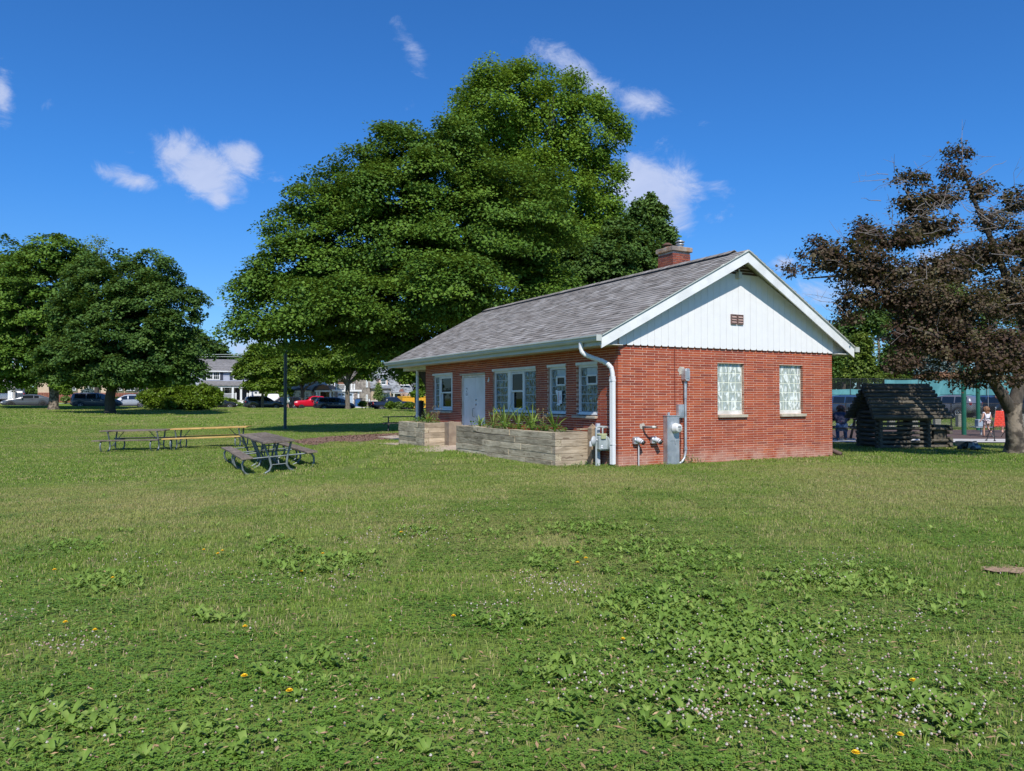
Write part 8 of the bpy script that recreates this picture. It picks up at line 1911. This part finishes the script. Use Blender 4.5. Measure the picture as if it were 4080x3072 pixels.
fc = [(2250, 2370, 160, 40, 170), (2100, 2330, 90, 30, 60), (2720, 2870, 130, 40, 70), (2830, 2890, 70, 20, 40), (3350, 2750, 500, 160, 300), (3600, 2900, 400, 140, 200), (2950, 2700, 400, 120, 160), (1560, 2160, 230, 40, 170), (2400, 2750, 260, 60, 90), (3100, 2900, 500, 120, 170), (1330, 2330, 200, 40, 70), (1000, 2330, 250, 30, 60), (560, 2260, 200, 30, 60), (250, 2600, 170, 30, 70), (2700, 2600, 200, 40, 40), (3300, 2560, 300, 60, 90), (3600, 2500, 300, 70, 90), (1950, 2440, 140, 30, 50), (350, 2560, 120, 40, 40), (3300, 2280, 300, 60, 120), (100, 2480, 120, 30, 30), (600, 1700, 700, 30, 500), (700, 1760, 500, 25, 200), (3900, 2700, 150, 200, 80), (1700, 2050, 300, 40, 100)]
pxs, pys = [], []
for cx, cy, rx, ry, n in fc: n = int(n * .5); pxs += list(cx + rx * .55 * g.normal(size=n)); pys += list(cy + ry * .55 * g.normal(size=n))
pxs += list(g.uniform(-50, 4150, 500)); pys += list(g.uniform(1900, 3072, 500))
fx_, fy_, fz_ = gnd_arr(pxs, np.clip(pys, 1660, 3120))
k = MB()
V = []; F = []; MI = []
for x, y, z in zip(fx_, fy_, fz_):
    r_ = g.uniform(.0038, .0072) * (1 if y < 14 else 1.8); hz_ = g.uniform(.038, .065); b0 = len(V)
    for (rr, dz) in ((.55, -.7), (1, 0), (.6, .75)):
        for j in range(5): an = j * 1.2566 + dz; V.append((x + math.cos(an) * r_ * rr, y + math.sin(an) * r_ * rr, z + hz_ + dz * r_))
    V.append((x, y, z + hz_ + r_)); pk = int(g.random() < .45)
    for q_ in range(2):
        for j in range(5): F.append((b0 + q_ * 5 + j, b0 + q_ * 5 + (j + 1) % 5, b0 + q_ * 5 + 5 + (j + 1) % 5, b0 + q_ * 5 + 5 + j)); MI.append(pk if q_ else 1)
    for j in range(5): F.append((b0 + 10 + j, b0 + 10 + (j + 1) % 5, b0 + 15)); MI.append(0)
me = bpy.data.meshes.new('clover_flowers'); me.from_pydata(V, [], F); me.materials.append(mat('clover_white', (.46, .41, .34), (.55, .52, .46), 30, .8)); me.materials.append(mat('clover_pink', (.44, .27, .22), (.34, .21, .13), 40, .8)); me.polygons.foreach_set('material_index', MI); tag(link('clover_flowers', me), 'small white and faded pink clover heads scattered over the lawn', kind='stuff')
# dead leaves and straw bits
ax_, ay_, az_ = gnd_arr(g.uniform(-50, 4150, 1500), g.uniform(1880, 3090, 1500) ** 1.0)
k = MB()
for x, y, z in zip(ax_, ay_, az_):
    a = g.uniform(0, 6.28); l = g.uniform(.006, .028); w2 = g.uniform(.0015, .008); c_, s_ = math.cos(a), math.sin(a); h_ = z + g.uniform(.028, .045); t_ = g.uniform(-.3, .3) * l
    k.add([(x - c_ * l, y - s_ * l, h_ - t_), (x - s_ * w2, y + c_ * w2, h_ + .002), (x + c_ * l, y + s_ * l, h_ + t_), (x + s_ * w2, y - c_ * w2, h_)], [(0, 1, 2, 3)])
tag(k.build('dead_leaf_litter', mat('dry_leaf', (.42, .30, .15), (.28, .16, .08), 9, .9, rand=.4)), 'bits of dead leaf and straw lying on the lawn', kind='stuff')
# dandelions, one by one
m_dan = mat('dandelion_yellow', (.90, .62, .01), (.85, .52, .01), 60, .7)
dl = [(217, 2292), (449, 2325), (812, 2210), (886, 2214), (868, 2226), (1598, 2138), (1286, 2226), (1200, 2299), (260, 2508), (378, 2540), (976, 2526), (1807, 2483), (973, 2729), (1153, 2790), (2334, 2245), (2301, 2263), (2482, 2578), (3588, 2972), (3640, 2749), (3411, 3046)]
dlab = ['left edge, highest of the left three', 'left, below a plantain drift', 'upper left lawn, left of a close pair', 'upper left lawn, right one of a close pair', 'upper left lawn, small one under a close pair', 'lawn beyond the clover drift left of centre', 'above the plantain drift left of centre', 'small one below the plantain drift', 'far left, small, above the bare spot', 'left of the bare soil spot', 'centre left in a dark weedy tuft', 'centre lawn at the edge of a straw patch', 'lower left lawn, flattened one', 'largest, lower left lawn', 'centre right lawn, brighter of a pair', 'centre right lawn, orange one of a pair', 'beside the big plantain drift', 'lower right corner, ragged one', 'right lawn among clover heads', 'bottom edge at lower right']
for (px, py), lb in zip(dl, dlab):
    p = gnd(px, py); o = tag(thing('dandelion', p, rnd.uniform(0, 6)), 'yellow dandelion bloom, ' + lb, 'flower', 'dandelions in the lawn')
    k = MB(); k.tube([(0, 0, 0), (.003, 0, .045)], .0018, 5); k.build('stalk', m_herb if False else m_stem, o)
    k = MB(); s_ = rnd.uniform(.8, 1.2) * .017
    for ring, (rr, zz, n_) in enumerate(((1, .002, 13), (.75, .006, 11), (.45, .009, 8))):
        for j in range(n_): an = j / n_ * 6.283 + ring; ca, sa = math.cos(an), math.sin(an); w2 = .28 * s_; k.add([(0, 0, .045), (ca * s_ * rr * .8 - sa * w2, sa * s_ * rr * .8 + ca * w2, .046 + zz), (ca * s_ * rr, sa * s_ * rr, .046 + zz), (ca * s_ * rr * .8 + sa * w2, sa * s_ * rr * .8 - ca * w2, .046 + zz)], [(0, 1, 2, 3)])
    k.build('bloom', m_dan, o)
# little weeds at the foot of the wall
for i, (a, b, n, r_, hh, lab) in enumerate(((-.55, .35, 170, .30, .12, 'weeds at the foot of the gas meter'), (-.9, .45, 120, .28, .10, 'low weeds beside the near corner of the long planter'), (1.50, -.12, 90, .16, .17, 'weeds growing behind the electric meter pedestal'), (1.75, -.10, 110, .14, .20, 'weeds round the foot of the conduit'), (2.05, -.08, 50, .10, .13, 'small weed right of the conduit'), (1.02, -.14, 40, .12, .08, 'small weed left of the meter pedestal'), (-.25, .0, 90, .22, .09, 'weeds under the downspout'), (-1.25, 7.2, 120, .25, .13, 'weeds at the corner of the short planter'))):
    p = onb(a, b, 0); p.z = g1(p.x, p.y); leafy_plant(p, n, r_, hh, 200 + i, lab, None, 'weeds at the foot of the wall', 'weed', .032)
# bare dirt patch at the right edge
k = MB(); c0 = gnd(4020, 2280); pts = [(c0.x + math.cos(i / 16 * 6.283) * .20 * rnd.uniform(.5, 1.3), c0.y + math.sin(i / 16 * 6.283) * .13 * rnd.uniform(.5, 1.4)) for i in range(16)]
k.add([(x, y, g1(x, y) + .024) for x, y in pts], [tuple(range(16))]); tag(k.build('bare_soil', mat('bare_soil', (.42, .28, .18), (.28, .18, .11), 20, .95, .5, 60)), 'bare patch of reddish soil at the right edge of the lawn', kind='stuff')
